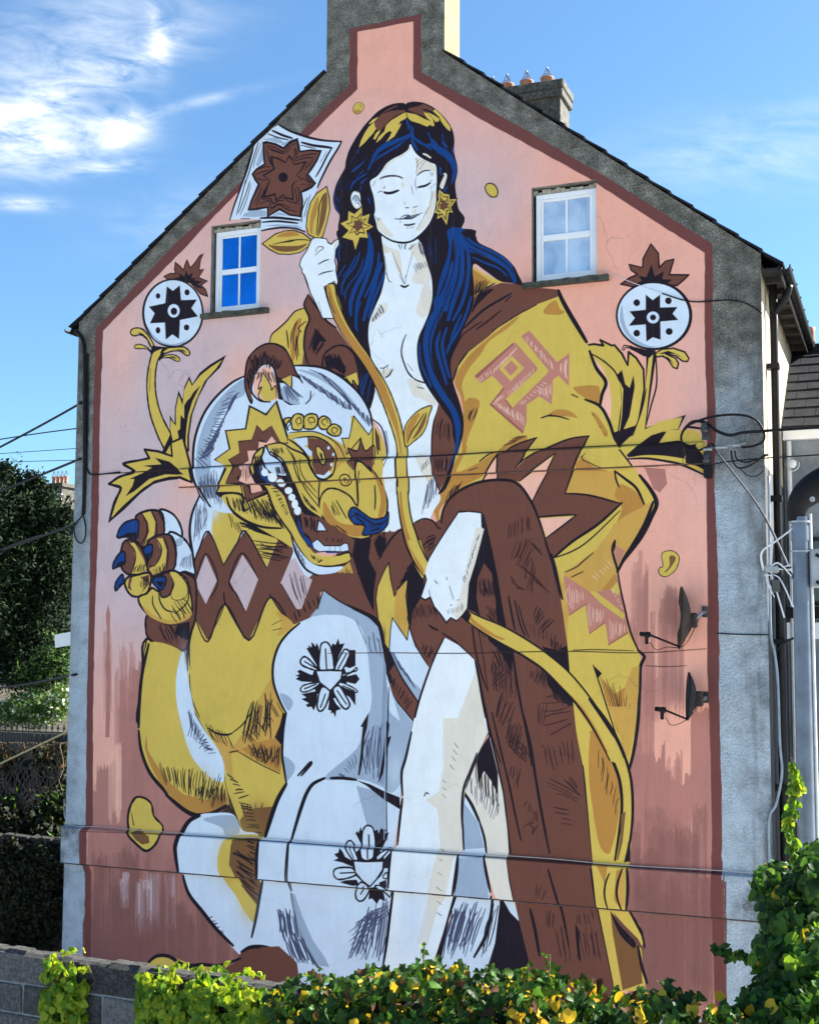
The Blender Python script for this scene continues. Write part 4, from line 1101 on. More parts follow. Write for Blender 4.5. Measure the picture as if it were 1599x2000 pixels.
O w 8 1200,520 1250,610 1280,630 1300,600 1270,540 1235,490
l 10 1225,520 1280,600
O w 6 1250,440 1320,400 1338,380 1340,400 1260,420
l 8 1260,435 1335,400
O w 6 1250,470 1335,510 1337,530 1240,490
l 8 1260,490 1330,520
o w 8 1096,400 1180,396 1258,400 1250,450 1185,522 1120,470
R 480 1430 3.634
c K 885,930 115,130
f K 820,800 780,720 765,740 790,700 800,715 815,670 830,720 835,890
f K 920,880 915,700 935,690 940,720 960,680 975,690 1000,690 985,720 1015,710 1000,760 960,840
f K 770,950 700,920 635,905 670,890 640,860 670,850 680,815 700,840 720,880 780,910
f K 680,1060 720,1045 800,1040 820,1080 770,1085
f K 880,1100 870,1190 895,1180 930,1220 950,1185 990,1200 980,1150 960,1110 940,1090
f K 960,1060 1010,1040 1015,1100 960,1090
f K 990,900 1035,850 1030,960 990,960
O w 9 835,890 825,740 840,680 870,662 905,690 920,790 915,890
l 14 872,730 878,890
O w 9 780,910 720,820 715,785 745,770 775,810 810,900
l 9 745,810 780,890
O w 9 790,1010 680,1040 640,1010 645,970 690,955 770,960
l 12 685,995 780,990
O w 9 830,1060 780,1130 790,1190 830,1195 870,1140 880,1090
l 11 850,1090 815,1150
O w 8 930,1090 1000,1150 1020,1170 1030,1130 970,1085
O w 8 940,880 1000,830 1030,830 960,900
O w 7 990,1010 1015,990 1018,1030 990,1030
o w 9 775,905 860,912 990,910 985,970 940,1040 895,1090 840,1050 790,990
@66
f N -30,1560 40,1525 150,1530 250,1580 340,1670 400,1780 -200,1800
l 20 -30,1560 40,1525 150,1530 250,1580 340,1670
h K 6 150,1540 310,1660 20,1640 240,1740 9
R 0 0 1
f Y 290,1880 310,1868 345,1872 380,1885 420,1888 420,1950 280,1950
f A 360,1895 400,1885 420,1900 420,1950 350,1950
l 5 285,1885 305,1868 330,1868 360,1885 400,1884 430,1888
f N 440,1890 480,1870 510,1850 545,1848 580,1880 590,1950 430,1950
l 4 350,1900 385,1884 425,1886 470,1872
@41
R 900 980 4
f N 0,30 100,-20 200,-150 400,-100 520,-10 600,140 660,300 700,430 780,720 830,1000 850,1300 890,1600 920,1800 960,2080 260,2080 210,1800 170,1550 120,1250 40,1170 -60,1150 -500,1400 -620,1300 -640,900 -660,500 -580,300 -560,220 -480,280 -360,160 -200,160
R 840 520 3.476
F N 70,1790 80,1660 130,1575 230,1505 350,1465 480,1450 590,1475 680,1580 740,1720 790,1880 850,2100 500,2100 200,1900
l 14 75,1740 90,1650 140,1570 240,1500 350,1462 480,1450 590,1475 680,1590 740,1730 790,1890
R 620 980 4
f K 300,250 420,290 400,440 460,560 440,700 440,860 380,740 330,600 290,480 270,420
f N 130,570 60,600 0,600 0,720 40,680 300,820 460,950 420,840 300,620
f K 130,560 160,560 280,780 360,850 470,930 460,980 400,900 250,790
h K 7 30,620 180,700 0,720 280,820 12
f Y 150,560 250,470 290,600 360,830 300,780
f A 150,560 250,470 280,590 230,680
h K 5 170,560 250,490 240,690 300,720 8
h K 9 300,300 400,300 310,560 430,820 9
h K 6 440,250 530,180 480,420 540,360 6
f K 440,320 480,260 540,290 520,380 500,440 470,420
f N 500,460 550,300 620,220 760,160 850,130 920,160 965,230 880,420 820,620 860,760 1000,940 980,1060 870,1290 740,1020 700,900 700,600 580,730 560,480
l 12 480,450 540,340 600,260 650,220
l 10 760,160 830,132 900,150 940,200 960,210
h K 9 750,420 600,700 900,250 690,620 9
f K 730,500 760,490 830,590 830,680 800,760 740,860 730,980 700,900 700,600 640,680 680,560
h K 8 830,290 860,400 930,250 920,330 6
h K 5 730,780 900,800 720,940 950,900 14
h K 5 820,1090 930,1130 800,1180 870,1260 8
f w 570,900 700,950 760,1130 870,1290 810,1460 790,1560 640,1340 550,1150
f G 555,1170 600,1180 700,1360 810,1470 780,1560 650,1370
h Q 7 570,1150 690,1330 640,1300 790,1500 6
o Y 7 480,970 455,760 470,660 510,560 555,475 570,600 600,740 650,660 705,600 690,740 705,880 715,960 700,1080 640,990 585,905 570,1000 560,1160 510,1090
f A 600,800 620,700 690,620 680,760 700,900 705,950 690,1040 640,980 600,900
s U 520,1040 14,60 0.8
f N 520,1120 560,1170 640,1340 790,1560 745,1710 620,1560 540,1410
f K 510,1100 560,1170 600,1270 560,1330 590,1420 540,1410 525,1300
h K 6 570,1330 760,1560 560,1420 700,1640 12
l 14 745,1710 640,1590 560,1470 540,1400 525,1250 510,1110
l 10 560,1160 640,1340 700,1440 785,1565
l 8 700,900 740,1050 800,1180 870,1290
l 12 870,965 900,985 940,1005
l 10 970,1025 1060,1080 1160,1170 1230,1240
f w 550,1440 620,1570 745,1720 700,2000 560,2000 520,1900
f G 550,1450 640,1600 740,1720 720,1800 600,1800
R 900 980 4
f K 165,110 200,180 250,450 330,900 350,980 280,940 270,780 240,560 180,480 130,600 120,750 150,900 110,860 20,830 -10,760 40,740 60,600 150,350
h K 5 130,580 250,600 150,740 280,760 12
h K 5 140,680 260,620 180,770 280,700 8
h K 5 180,830 290,900 200,800 310,870 8
h K 5 180,880 280,800 260,950 310,900 7
l 14 175,100 230,350 280,600 320,850 360,1050 400,1180 430,1380 470,1600 520,1850 550,2060
l 10 0,860 80,960 110,1150 160,1350 210,1480
l 10 110,1240 150,1420 190,1620 230,1800 310,2040
l 6 130,960 170,1200 210,1470
f K 200,1040 330,1110 420,1140 400,1250 400,1330 350,1250 290,1150 220,1090
h K 6 200,1120 400,1180 300,1290 400,1400 10
h K 5 240,1240 420,1340 250,1500 430,1560 12
h K 5 240,1180 400,1360 230,1300 240,1480 8
h K 5 320,1430 440,1560 260,1690 330,1780 8
h K 5 380,1650 500,1760 330,1880 420,2000 10
h K 5 400,1780 520,1880 350,1880 520,2020 8
h K 5 540,1290 700,1330 530,1400 660,1480 7
h K 7 660,1270 720,1310 560,1400 840,1500 12
f K 630,1130 760,1160 830,1120 860,1350 800,1330 700,1240
f K 660,1330 720,1360 800,1460 880,1540 870,1600 800,1570 740,1500 680,1440
h K 7 700,1050 820,1130 690,1140 840,1330 10
h K 7 690,1430 860,1560 730,1560 850,1610 10
h D 6 380,150 540,60 360,300 560,260 10
h D 6 440,250 600,300 380,450 480,560 8
h D 6 520,300 560,320 620,380 640,440 4
h D 7 410,470 560,560 600,620 700,720 6
h D 6 530,370 600,480 470,640 560,800 6
h D 7 380,530 440,700 400,670 520,690 5
h K 7 600,790 740,940 560,900 620,1050 7
l 12 370,740 400,900 420,1000
l 10 420,770 460,950 500,1050
l 8 450,810 490,960 530,1060
h D 6 520,920 760,1040 540,1040 740,1120 7
h D 7 590,1500 620,1780 850,1500 870,1700 5
h D 6 580,1560 700,1540 600,1760 640,1780 4
l 9 700,1820 860,1730
h D 6 620,1900 880,1850 660,2000 900,2000 7
l 18 660,320 710,470 770,700 820,950 845,1250 870,1500 910,1700 930,1900 950,2060
h K 5 130,1000 350,1110 140,1040 330,1150 9
@44
F Y 50,850 100,880 250,940 400,1010 560,1100 700,1210 860,1350 1000,1520 1120,1700 1220,1880 1270,2020 1160,2020 1080,1860 980,1700 880,1560 760,1430 620,1290 460,1190 300,1100 150,1010 60,950
F T 75,890 110,930 250,1030 340,1070 300,1075 150,1000 80,940
f T 850,1500 960,1620 1060,1780 1150,1960 1130,1960 1040,1800 940,1660
l 11 50,850 150,900 300,960 450,1040 600,1135 740,1240 860,1350 1000,1520 1120,1700 1220,1880 1270,2000
l 14 0,890 120,990 300,1100 480,1200 640,1310 780,1450 900,1580 1000,1720 1090,1880 1160,2020
f K -10,860 40,840 80,880 60,940 100,980 30,930
l 20 1000,1540 1100,1680 1200,1840
@59
R 620 980 4
o W 9 1100,80 1180,75 1280,85 1285,200 1300,210 1270,330 1230,480 1180,640 1165,830 1130,880 1085,930 1040,905 1005,945 960,880 910,820 880,745 840,768 805,745 850,610 830,540 870,440 930,340 1000,230
f C 1285,200 1300,210 1270,330 1230,480 1180,640 1165,830 1130,880 1090,920 1050,870 1100,780 1140,600 1200,350 1240,200
h Q 5 1270,230 1130,600 1250,290 1150,650 12
h Q 4 1000,840 1150,780 1010,890 1140,860 8
l 8 915,615 935,640
l 6 1030,660 1060,760
l 7 1010,590 1008,610
l 6 1035,810 1050,805
l 6 1090,770 1105,765
l 6 870,690 880,740
f K 1285,100 1310,160 1300,210 1285,210
f Y 705,300 800,300 860,470 840,560 820,600 760,500
l 11 840,590 770,500 700,360 660,230
l 9 860,470 800,340 760,220
f T 720,340 760,420 830,530 830,580 770,490
R 900 980 4
@42
f A 725,440 850,400 1000,290 1150,200 1300,100 1500,0 1400,250 1230,540 1300,990 1400,1180 1400,1300 1350,1800 900,1600 840,1200 800,900
f Y 730,450 860,400 1240,40 1180,200 1080,350 990,420 810,550 790,640
f Y 840,880 975,800 1000,1030 1125,940 1150,1120 1300,1030 1400,1190 1400,1260 1380,1700 1330,2060 950,2060 900,1800 850,1350 830,1100
f M 800,570 940,660 1000,700 1100,700 1230,550 1250,700 1300,1010 1150,1120 1125,935 1000,1028 970,800 840,885
f Y 1000,700 1050,700 1280,880 1270,920 1100,800
f Y 1165,690 1220,625 1240,700 1230,730
f A 1130,270 1210,310 1280,380 1220,500 1190,540 1050,600 900,600 870,560 1000,440
f M 1210,340 1280,385 1220,500 1195,410
h S 4 820,620 960,700 840,860 960,790 9
h S 4 980,770 1120,850 1000,1000 1110,930 9
h S 4 1150,900 1280,950 1160,1090 1280,1030 9
h S 4 1150,460 1010,580 1190,500 1060,620 6
h S 4 1170,640 1280,860 1180,700 1250,830 7
f R 840,885 970,795 978,802 845,892
f R 1000,1028 1125,935 1130,945 1002,1036
f R 1145,1115 1300,1015 1305,1028 1150,1125
f T 1100,690 1200,560 1220,620 1160,690
l 8 810,550 900,510 970,450 1030,400
l 7 860,590 900,570 955,545
l 14 1200,300 1180,380 1215,510 1225,550
f K 1190,330 1210,300 1205,360 1190,400
l 22 1500,0 1430,180 1340,340 1270,450 1220,550
l 12 1225,550 1240,660 1280,840 1320,1010 1390,1170 1440,1210
l 20 1380,1160 1430,1210 1400,1290 1395,1450 1380,1700 1340,2000
l 9 715,440 860,390 1000,300 1240,70
l 18 705,410 730,500 760,640 790,760
f K 1030,1275 1100,1340 1070,1380
l 9 1030,1275 1080,1420 1150,1640 1220,1850
f T 1080,1360 1160,1450 1200,1500 1280,1450 1340,1290 1390,1290 1385,1480 1350,1750 1300,1900 1220,1800 1150,1600
f A 1340,1290 1390,1285 1385,1480 1350,1800 1290,1900 1250,1700 1280,1460
h D 5 1100,1360 1330,1480 1220,1800 1300,1850 9
f T 1000,1780 1080,1900 1150,2040 1040,2040
l 18 905,1590 1000,1720 1080,1850 1150,2000
l 6 870,1160 1050,1155 1350,1165
R 840 1380 3.331
@41
@40.8
f N 350,-30 940,-30 1000,400 1050,950 1060,1050 1090,1300 1150,1550 1230,1950 600,1950 600,1600 540,1300 490,1000 440,550 385,200
@41.1
l 16 355,0 390,190 430,370 470,560 500,800 520,950
l 10 400,40 450,250 510,500 560,740 590,870
l 13 590,0 650,240 690,500 740,780 775,955
l 16 950,0 985,230 1010,500 1035,750 1055,980
l 16 495,985 520,1130 545,1260 590,1450 640,1650
l 14 1050,1050 1085,1280 1130,1500 1190,1800
l 12 775,1055 810,1180 860,1350 900,1560
l 16 650,1320 680,1450 710,1620
f K 940,1410 970,1460 970,1560 980,1660 960,1640 945,1500
h D 6 520,180 620,260 490,280 640,380 7
h D 6 490,240 520,180 630,390 660,340 5
h D 6 520,370 600,390 510,430 570,600 4
h D 6 590,640 720,780 620,600 700,700 5
h D 6 590,790 720,760 700,700 640,890 5
h D 6 720,240 930,280 760,420 950,380 6
h D 6 740,430 760,560 960,560 970,630 4
h D 6 780,640 850,770 930,670 930,780 4
h D 6 860,480 900,430 980,600 970,550 4
h D 5 740,1310 820,1310 750,1440 800,1460 5
h D 5 690,1100 770,1180 680,1250 730,1270 4
h D 6 940,1360 1060,1310 950,1440 1080,1400 5
h D 5 960,1430 1080,1400 1000,1640 1120,1660 9
h D 5 800,1440 880,1400 850,1680 920,1690 5
@42
@41.9
f Y 950,-20 1360,-20 1340,200 1310,330 1290,420 1320,650 1300,950 1280,1320 1360,1420 1390,1530 1370,1560 1400,1850 1200,1850 1130,1500 1085,1280 1050,950 1010,500
@42.1
F T 1040,180 1080,160 1150,300 1220,460 1230,600 1220,750 1180,920 1150,960 1100,900 1060,700 1030,450
h D 4 1080,230 1240,560 1080,400 1200,740 8
f A 1150,0 1340,0 1330,150 1290,330 1260,300 1220,150
l 16 970,0 1050,90 1120,210 1180,340 1230,480 1245,640 1230,800 1200,1000
l 14 1080,0 1160,110 1230,240 1285,390 1310,520 1315,700 1300,860 1265,1010
l 16 1360,0 1345,150 1320,300 1290,420
f U 1240,700 1270,680 1250,880 1220,1000 1210,1000 1235,850
f K 1285,880 1300,900 1300,1010 1270,1010
f T 1090,1030 1160,1030 1140,1150 1120,1100
f T 1215,1060 1250,1050 1220,1180 1225,1290 1200,1250
f A 1230,1100 1275,1050 1270,1300 1230,1280
l 10 1170,1080 1145,1150 1140,1230 1160,1310
l 12 1255,1050 1225,1140 1220,1230 1250,1320
l 16 1285,1050 1290,1180 1280,1320
f U 1170,1330 1230,1400 1300,1480 1360,1580 1380,1800 1240,1850 1190,1520
f N 1190,1340 1260,1420 1350,1510 1390,1590 1330,1540 1220,1420
F K 1170,1330 1230,1420 1330,1530 1320,1570 1230,1480
f K 1275,1310 1310,1340 1380,1460 1400,1560 1390,1580 1370,1490
l 16 1350,1560 1375,1690 1410,1800
f Y 1110,1340 1150,1340 1190,1500 1250,1850 1200,1850 1150,1550
@66.5
R 620 980 4
f W 990,1060 1100,1120 1230,1240 1280,1480 1335,1800 1250,1960 1200,2080 690,2080 740,1750 790,1560 870,1300
f C 1240,1300 1335,1800 1250,1960 1200,2080 980,2080 1030,1860 1130,1600
h D 4 1150,1650 1260,1790 1200,1700 1220,1780 3
h Q 4 1090,1740 1050,1930 1220,1850 1130,2000 6
l 13 990,1060 920,1200 860,1350 800,1530 760,1680 735,1800 700,1990
l 16 1230,1240 1260,1380 1290,1560 1335,1790
l 9 1335,1800 1280,1900 1240,1980
@67
R 480 1430 3.634
f W 1195,-100 1700,-100 1717,0 1635,178 1548,407 1532,582 1537,833 1510,880 1488,1160 1410,1400 1330,1630 1250,1800 900,1800 975,1640 1010,1450 1045,1130 1022,1100 1035,860 1075,800 1090,560 1110,450 1100,330 1130,180
f C 1400,-100 1690,-100 1717,0 1635,178 1560,380 1530,580 1535,830 1480,900 1430,1150 1360,1250 1290,1500 1210,1500 1300,1150 1330,1000 1380,800 1360,550 1280,480 1370,420 1400,250
s w 1180,1300 110,300 0.8
l 15 1175,0 1135,180 1105,290 1112,450
l 14 1112,470 1095,600 1075,800
l 14 1045,830 1030,960 1022,1100
l 16 1045,1130 1020,1320 1000,1490 975,1650
l 13 1640,150 1590,280 1545,400 1532,560 1540,700 1545,830
l 16 1515,870 1500,1000 1475,1160
f K 1475,1150 1500,1160 1440,1330 1380,1640 1330,1640 1400,1420
l 7 1265,455 1280,430 1300,440
h Q 4 1480,60 1440,230 1520,110 1480,280 4
h Q 4 1380,770 1340,1300 1420,800 1400,1340 6
h D 3 1400,300 1380,480 1430,330 1420,520 3
R 840 1380 3.331
@66.4
f C 385,190 430,380 470,560 500,800 510,950 500,980 520,1130 545,1250 575,1390 490,1270 430,1230 390,1100 360,950 320,750 225,560 300,330
f w 225,580 320,750 360,930 380,1100 400,1230 450,1260 450,1400 420,1540 340,1800 30,1800 110,1450 165,1230 190,980 215,930 210,700
f G 215,620 310,750 350,920 220,930
f G 180,980 340,970 380,1100 390,1240 160,1230
f K 455,1250 490,1270 575,1390 640,1650 640,1800 340,1800 420,1540
f w 470,1250 520,1250 560,1330 575,1395 520,1340
f K 350,250 385,200 440,430 440,580 400,490 350,420 310,500 300,360
h K 5 290,350 440,430 300,520 450,720 14
h Q 4 250,440 460,600 260,600 420,760 12
l 12 385,195 300,340 225,540
l 12 225,560 210,640 208,760 218,930
l 16 220,560 270,640 320,750
l 13 320,750 350,850 365,950
l 15 355,970 375,1080 400,1200
l 16 190,970 180,1090 160,1220
l 16 405,1230 395,1350 360,1490 285,1630
h Q 7 160,1270 380,1270 60,1640 250,1640 16
h Q 9 140,1290 260,1270 80,1560 160,1600 7
h K 5 410,1260 450,1280 320,1640 370,1640 7
@40.9
R 620 980 4
f N 200,250 640,230 560,330 480,460 460,600 450,920 300,800 100,560
@42.2
R 840 1380 3.331
f N 420,1250 600,1250 660,1700 560,1700
@90
R 0 0 1
L Z 2 352,916 381,913.6 502,906 675,895 840,891 1024,879 1208,870 1334,866
L Z 1.6 205,926 280,921 352,917
L Z 1.5 640,1276 760,1275 900,1276 1100,1272 1250,1275 1378,1267
L Z 1.2 1260,1300 1300,1302 1340,1300
L Z 1.5 1334,868 1334,911
L G 1.4 754,1350 752,1500 750,1640
L Z 1.2 160,1622 400,1633 800,1662 1200,1690 1410,1705
@59.9
R 620 980 4
f N -120,540 300,560 480,960 300,880 40,700 -120,780
@58.5
R 620 980 4
f Y 622,-80 706,-80 712,0 728,110 760,220 800,310 862,470 840,540 770,490 705,370 665,250 640,120 628,0
f T 640,-80 656,-80 662,20 690,180 740,340 820,480 835,560 760,470 700,350 664,220 644,80
l 11 622,-80 630,20 648,150 672,260 705,370 770,490 838,590
l 10 706,-80 712,0 728,110 760,220 800,320 862,468
@64.1
R 620 980 4
f G 45,690 150,770 280,835 200,870 60,880 -60,900 0,830
l 9 45,690 160,770 290,840 400,900 470,970
l 8 45,690 20,770 0,840
@40.95
f N 400,470 640,470 720,900 600,1220 520,1120 450,900
@22
R 1199 400 4
l 10 325,1190 330,1400 290,1560 245,1730
"""
# ------------------------------------------------------------------ the mural: flat paint, drawn on the gable in wall metres
PAL = dict(W=(238,242,243), w=(214,226,238), G=(163,178,196), g=(140,155,178), C=(233,223,206), T=(190,134,62), A=(208,160,76), U=(126,86,50),
           Y=(216,184,84), N=(112,68,55), K=(28,19,30), B=(12,62,126), P=(246,184,160), p=(207,182,183), H=(180,120,108), I=(134,88,80),
           J=(198,140,128), M=(196,128,110), R=(160,95,85), S=(236,192,168), D=(58,33,34), Q=(72,76,104), Z=(52,28,32), F=(112,64,60), E=(240,171,148))
def s2l(c):
    c = np.array(c, float)/255; return np.where(c <= .04045, c/12.92, ((c+.055)/1.055)**2.4)
PL = {k: s2l(v) for k, v in PAL.items()}
TX0, TX1, TZ0, TZ1, PPM = -.1, 9.1, -5.0, 7.8, 190
IW, IH = int((TX1-TX0)*PPM), int((TZ1-TZ0)*PPM)
IMG = np.zeros((IH, IW, 4), np.float32)                     # row 0 = bottom
def to_tex(P):                                              # traced point -> wall plane -> texture pixel
    P = np.asarray(P, float)
    d = BR[None]*((P[:, :1]-PCX)/FPX) - BU[None]*((P[:, 1:]-PCY)/FPX) + BF[None]
    t = -CAM[1]/d[:, 1:2]; w = CAM[None]+d*t
    return np.stack([(w[:, 0]-TX0)*PPM, (w[:, 2]-TZ0)*PPM], 1)
def put(cov, x0, y0, col):
    h, w = cov.shape; s = IMG[y0:y0+h, x0:x0+w]; c = cov[..., None]
    s[..., :3] = s[..., :3]*(1-c)+np.asarray(col, np.float32)*c
    s[..., 3] = s[..., 3]+(1-s[..., 3])*cov
SS = 4
def fill(P, col, a=1.):
    x0 = max(int(math.floor(P[:, 0].min()))-1, 0); x1 = min(int(math.ceil(P[:, 0].max()))+2, IW)
    y0 = max(int(math.floor(P[:, 1].min()))-1, 0); y1 = min(int(math.ceil(P[:, 1].max()))+1, IH)
    if x1 <= x0 or y1 <= y0: return
    w, h = x1-x0, y1-y0; acc = np.zeros((h*SS, w+2))
    A = P; B = np.roll(P, -1, 0); rows = []; xs = []; sg = []
    for (ax, ay), (bx, by) in zip(A, B):
        if ay == by: continue
        lo, hi = (ay, by) if ay < by else (by, ay)
        i0 = max(int(math.ceil((lo-y0)*SS-.5)), 0); i1 = min(int(math.ceil((hi-y0)*SS-.5)), h*SS)
        if i1 <= i0: continue
        k = np.arange(i0, i1); yy = y0+(k+.5)/SS
        rows.append(k); xs.append(ax+(yy-ay)*(bx-ax)/(by-ay)); sg.append(np.full(len(k), 1. if by > ay else -1.))
    if not rows: return
    k = np.concatenate(rows); x = np.clip(np.concatenate(xs)-x0, 0, w); s = np.concatenate(sg)
    i = np.floor(x).astype(int); fr = x-i
    np.add.at(acc, (k, i), s*(1-fr)); np.add.at(acc, (k, i+1), s*fr)
    cov = np.abs(np.cumsum(acc, 1))[:, :w].reshape(h, SS, w)
    put(np.minimum(cov, 1).mean(1)*a, x0, y0, col)
def stroke(P, W, col, a=1.):
    m = W.max()+2
    x0 = max(int(P[:, 0].min()-m), 0); x1 = min(int(P[:, 0].max()+m)+1, IW); y0 = max(int(P[:, 1].min()-m), 0); y1 = min(int(P[:, 1].max()+m)+1, IH)
    if x1 <= x0 or y1 <= y0: return
    cov = np.zeros((y1-y0, x1-x0))
    for i in range(len(P)-1):
        a0, b0, ra, rb = P[i], P[i+1], W[i], W[i+1]; mm = max(ra, rb)+1.5
        u0 = max(int(min(a0[0], b0[0])-mm), x0); u1 = min(int(max(a0[0], b0[0])+mm)+2, x1)
        v0 = max(int(min(a0[1], b0[1])-mm), y0); v1 = min(int(max(a0[1], b0[1])+mm)+2, y1)
        if u1 <= u0 or v1 <= v0: continue
        X, Y = np.meshgrid(np.arange(u0, u1)+.5, np.arange(v0, v1)+.5)
        d = b0-a0; L = max(d@d, 1e-9); t = np.clip(((X-a0[0])*d[0]+(Y-a0[1])*d[1])/L, 0, 1)
        D = np.hypot(X-a0[0]-t*d[0], Y-a0[1]-t*d[1]); c = np.clip(ra+(rb-ra)*t-D+.5, 0, 1)
        s = cov[v0-y0:v1-y0, u0-x0:u1-x0]; np.maximum(s, c, out=s)
    put(cov*a, x0, y0, col)
def spline(P, closed, n=5):
    P = np.asarray(P, float); k = len(P)
    if k < 3: return P
    out = []
    for i in range(k if closed else k-1):
        g = (lambda j: P[j % k]) if closed else (lambda j: P[min(max(j, 0), k-1)])
        a, b, c, d = g(i-1), g(i), g(i+1), g(i+2)
        # sharp corners stay sharp
        for q in range(n):
            t = q/n; out.append(.5*((2*b)+(c-a)*t+(2*a-5*b+4*c-d)*t*t+(3*b-a-3*c+d)*t**3))
    if not closed: out.append(P[-1])
    return np.array(out)
def soft(x, y, rx, ry, col, a):
    x0 = max(int(x-2.6*rx), 0); x1 = min(int(x+2.6*rx)+1, IW); y0 = max(int(y-2.6*ry), 0); y1 = min(int(y+2.6*ry)+1, IH)
    if x1 <= x0 or y1 <= y0: return
    X, Y = np.meshgrid((np.arange(x0, x1)-x)/rx, (np.arange(y0, y1)-y)/ry)
    c = np.exp(-(X*X+Y*Y)*1.1)*a; s = IMG[y0:y1, x0:x1]; c = c*(s[..., 3] > .5)
    s[..., :3] = s[..., :3]*(1-c[..., None])+col.astype(np.float32)*c[..., None]
def taper(n, r):
    t = np.linspace(0, 1, n); return r*1.42*(.42+.58*np.sin(np.pi*np.clip(t, .02, .98))**.4)
def draw_mural(txt):
    ops = []; lay = 0; reg = (0, 0, 1)
    for k, ln in enumerate(txt.strip().split('\n')):
        q = ln.split()
        if not q: continue
        if q[0] == 'R': reg = (float(q[1]), float(q[2]), float(q[3]))
        elif q[0][0] == '@': lay = float(q[0][1:])
        else: ops.append((lay, k, reg, q))
    ops.append((5, -1, (0, 0, 1), ['ring'])); ops.sort(key=lambda o: (o[0], o[1]))
    for lay, k, (ox, oy, s), q in ops:
        def pt(z): return np.array([[float(v) for v in w.split(',')] for w in z])/s+np.array([ox, oy])
        def sc(P):                                          # texture px per traced px, there
            c = P.mean(0); a = to_tex(np.array([c, c+[4, 0], c+[0, 4]])); return (np.linalg.norm(a[1]-a[0])+np.linalg.norm(a[2]-a[0]))/8
        op = q[0]
        if op == 'ring':                                        # the brown border, over the background sprays
            a = to_tex(RING_IN[::-1]); b = to_tex(RING_OUT); fill(np.vstack([b, b[:1], a, a[:1]]), PL['F']); continue
        if op in 'fF':
            P = pt(q[2:]); P = spline(P, True) if op == 'F' else P; fill(to_tex(P), PL[q[1]])
        elif op in 'oO':
            P = pt(q[3:]); w = float(q[2])/s; P = spline(P, True) if op == 'O' else P
            T = to_tex(P); fill(T, PL[q[1]])
            if w > 0:
                T = np.vstack([T, T[:1]]); stroke(T, np.full(len(T), max(w*sc(P)/2*1.4, 1.0))*(1+.15*rng.standard_normal(len(T)).clip(-1, 1)), PL['K'])
        elif op in 'lL':
            o = 2 if op == 'l' else 3; P = pt(q[o:]); w = float(q[o-1])/s; c = PL['K'] if op == 'l' else PL[q[1]]
            Q = spline(P, False); stroke(to_tex(Q), np.maximum(taper(len(Q), w*sc(P)/2), .55), c)
        elif op == 'c':
            (x, y), (rx, ry) = [[float(v) for v in w.split(',')] for w in q[2:4]]
            th = np.linspace(0, 2*np.pi, 40, endpoint=False); P = np.stack([x+rx*np.cos(th), y+ry*np.sin(th)], 1)/s+np.array([ox, oy]); fill(to_tex(P), PL[q[1]])
        elif op == 'h':
            P = pt(q[3:7]); n = int(q[7]); w = float(q[2])/s*sc(P)/2
            for i in range(n):
                t = (i+.5+rng.uniform(-.35, .35))/n; a = P[0]*(1-t)+P[1]*t; b = P[2]*(1-t)+P[3]*t; L = np.linalg.norm(b-a)
                u0, u1 = rng.uniform(0, .28), rng.uniform(.72, 1.0); m = (a+b)/2+rng.standard_normal(2)*.035*L
                Q = spline(np.array([a+(b-a)*u0, m, a+(b-a)*u1]), False, 4); stroke(to_tex(Q), np.maximum(taper(len(Q), w*rng.uniform(.7, 1.2)), .4), PL[q[1]], .95)
        elif op == 's':
            (x, y), (rx, ry) = [[float(v) for v in w.split(',')] for w in q[2:4]]
            P = np.array([[x, y]])/s+np.array([ox, oy]); T = to_tex(P)[0]; g = sc(P); soft(T[0], T[1], rx/s*g, ry/s*g, PL[q[1]], float(q[4]))
        elif op == 'V':                                         # dense brushed base coat with a ragged top
            x0, x1, y0, y1, amp = [float(v) for v in q[2:7]]; k = int((x1-x0)/1.6); lvl = 0.; top = []
            for i in range(k):
                if i % 8 == 0: lvl = rng.uniform(-1, 1)*amp
                top.append(y0+lvl+rng.normal(0, 4)-(rng.random() < .03)*amp*.8)
            P = [(x0+(x1-x0)*i/k+rng.normal(0, .3), y) for i, y in enumerate(top)]; fill(to_tex(np.array([(x0, y1)]+P+[(x1, y1)])), PL[q[1]], .93)
        elif op == 'v':
            x0, x1, y0, y1 = [float(v) for v in q[2:6]]; n = int(q[6])
            for i in range(n):
                x = x0+(x1-x0)*(i+rng.uniform(-.2, 1.2))/n; a = y0+(y1-y0)*abs(rng.normal(0, .16)); b = y1-(y1-y0)*abs(rng.normal(0, .06)); w = (x1-x0)/n*rng.uniform(.8, 2.2)+.8
                Q = np.array([[x+rng.normal(0, .8), a+(b-a)*t] for t in np.linspace(0, 1, 7)]); T = to_tex(Q)
                W = np.full(7, w)*1.25; W[0] *= .7; a0, a1 = T[0], T[-1]; cc = PL[q[1]]*rng.uniform(.92, 1.08); al = rng.uniform(.2, .55); L = a0[1]-a1[1]; nb = max(int(W[0]*1.1), 4)
                for jb in range(nb):
                    g = W[0]*2/nb; xx = a0[0]-W[0]+g*jb; dy = abs(rng.normal(0, .05))*L; db = abs(rng.normal(0, .10))*L
                    fill(np.array([(xx, a0[1]-dy), (xx+g*1.5, a0[1]-dy-rng.uniform(0, 4)), (xx+g*1.3+(a1-a0)[0], a1[1]+db), (xx+(a1-a0)[0], a1[1]+db+rng.uniform(0, 6))]), cc, al)
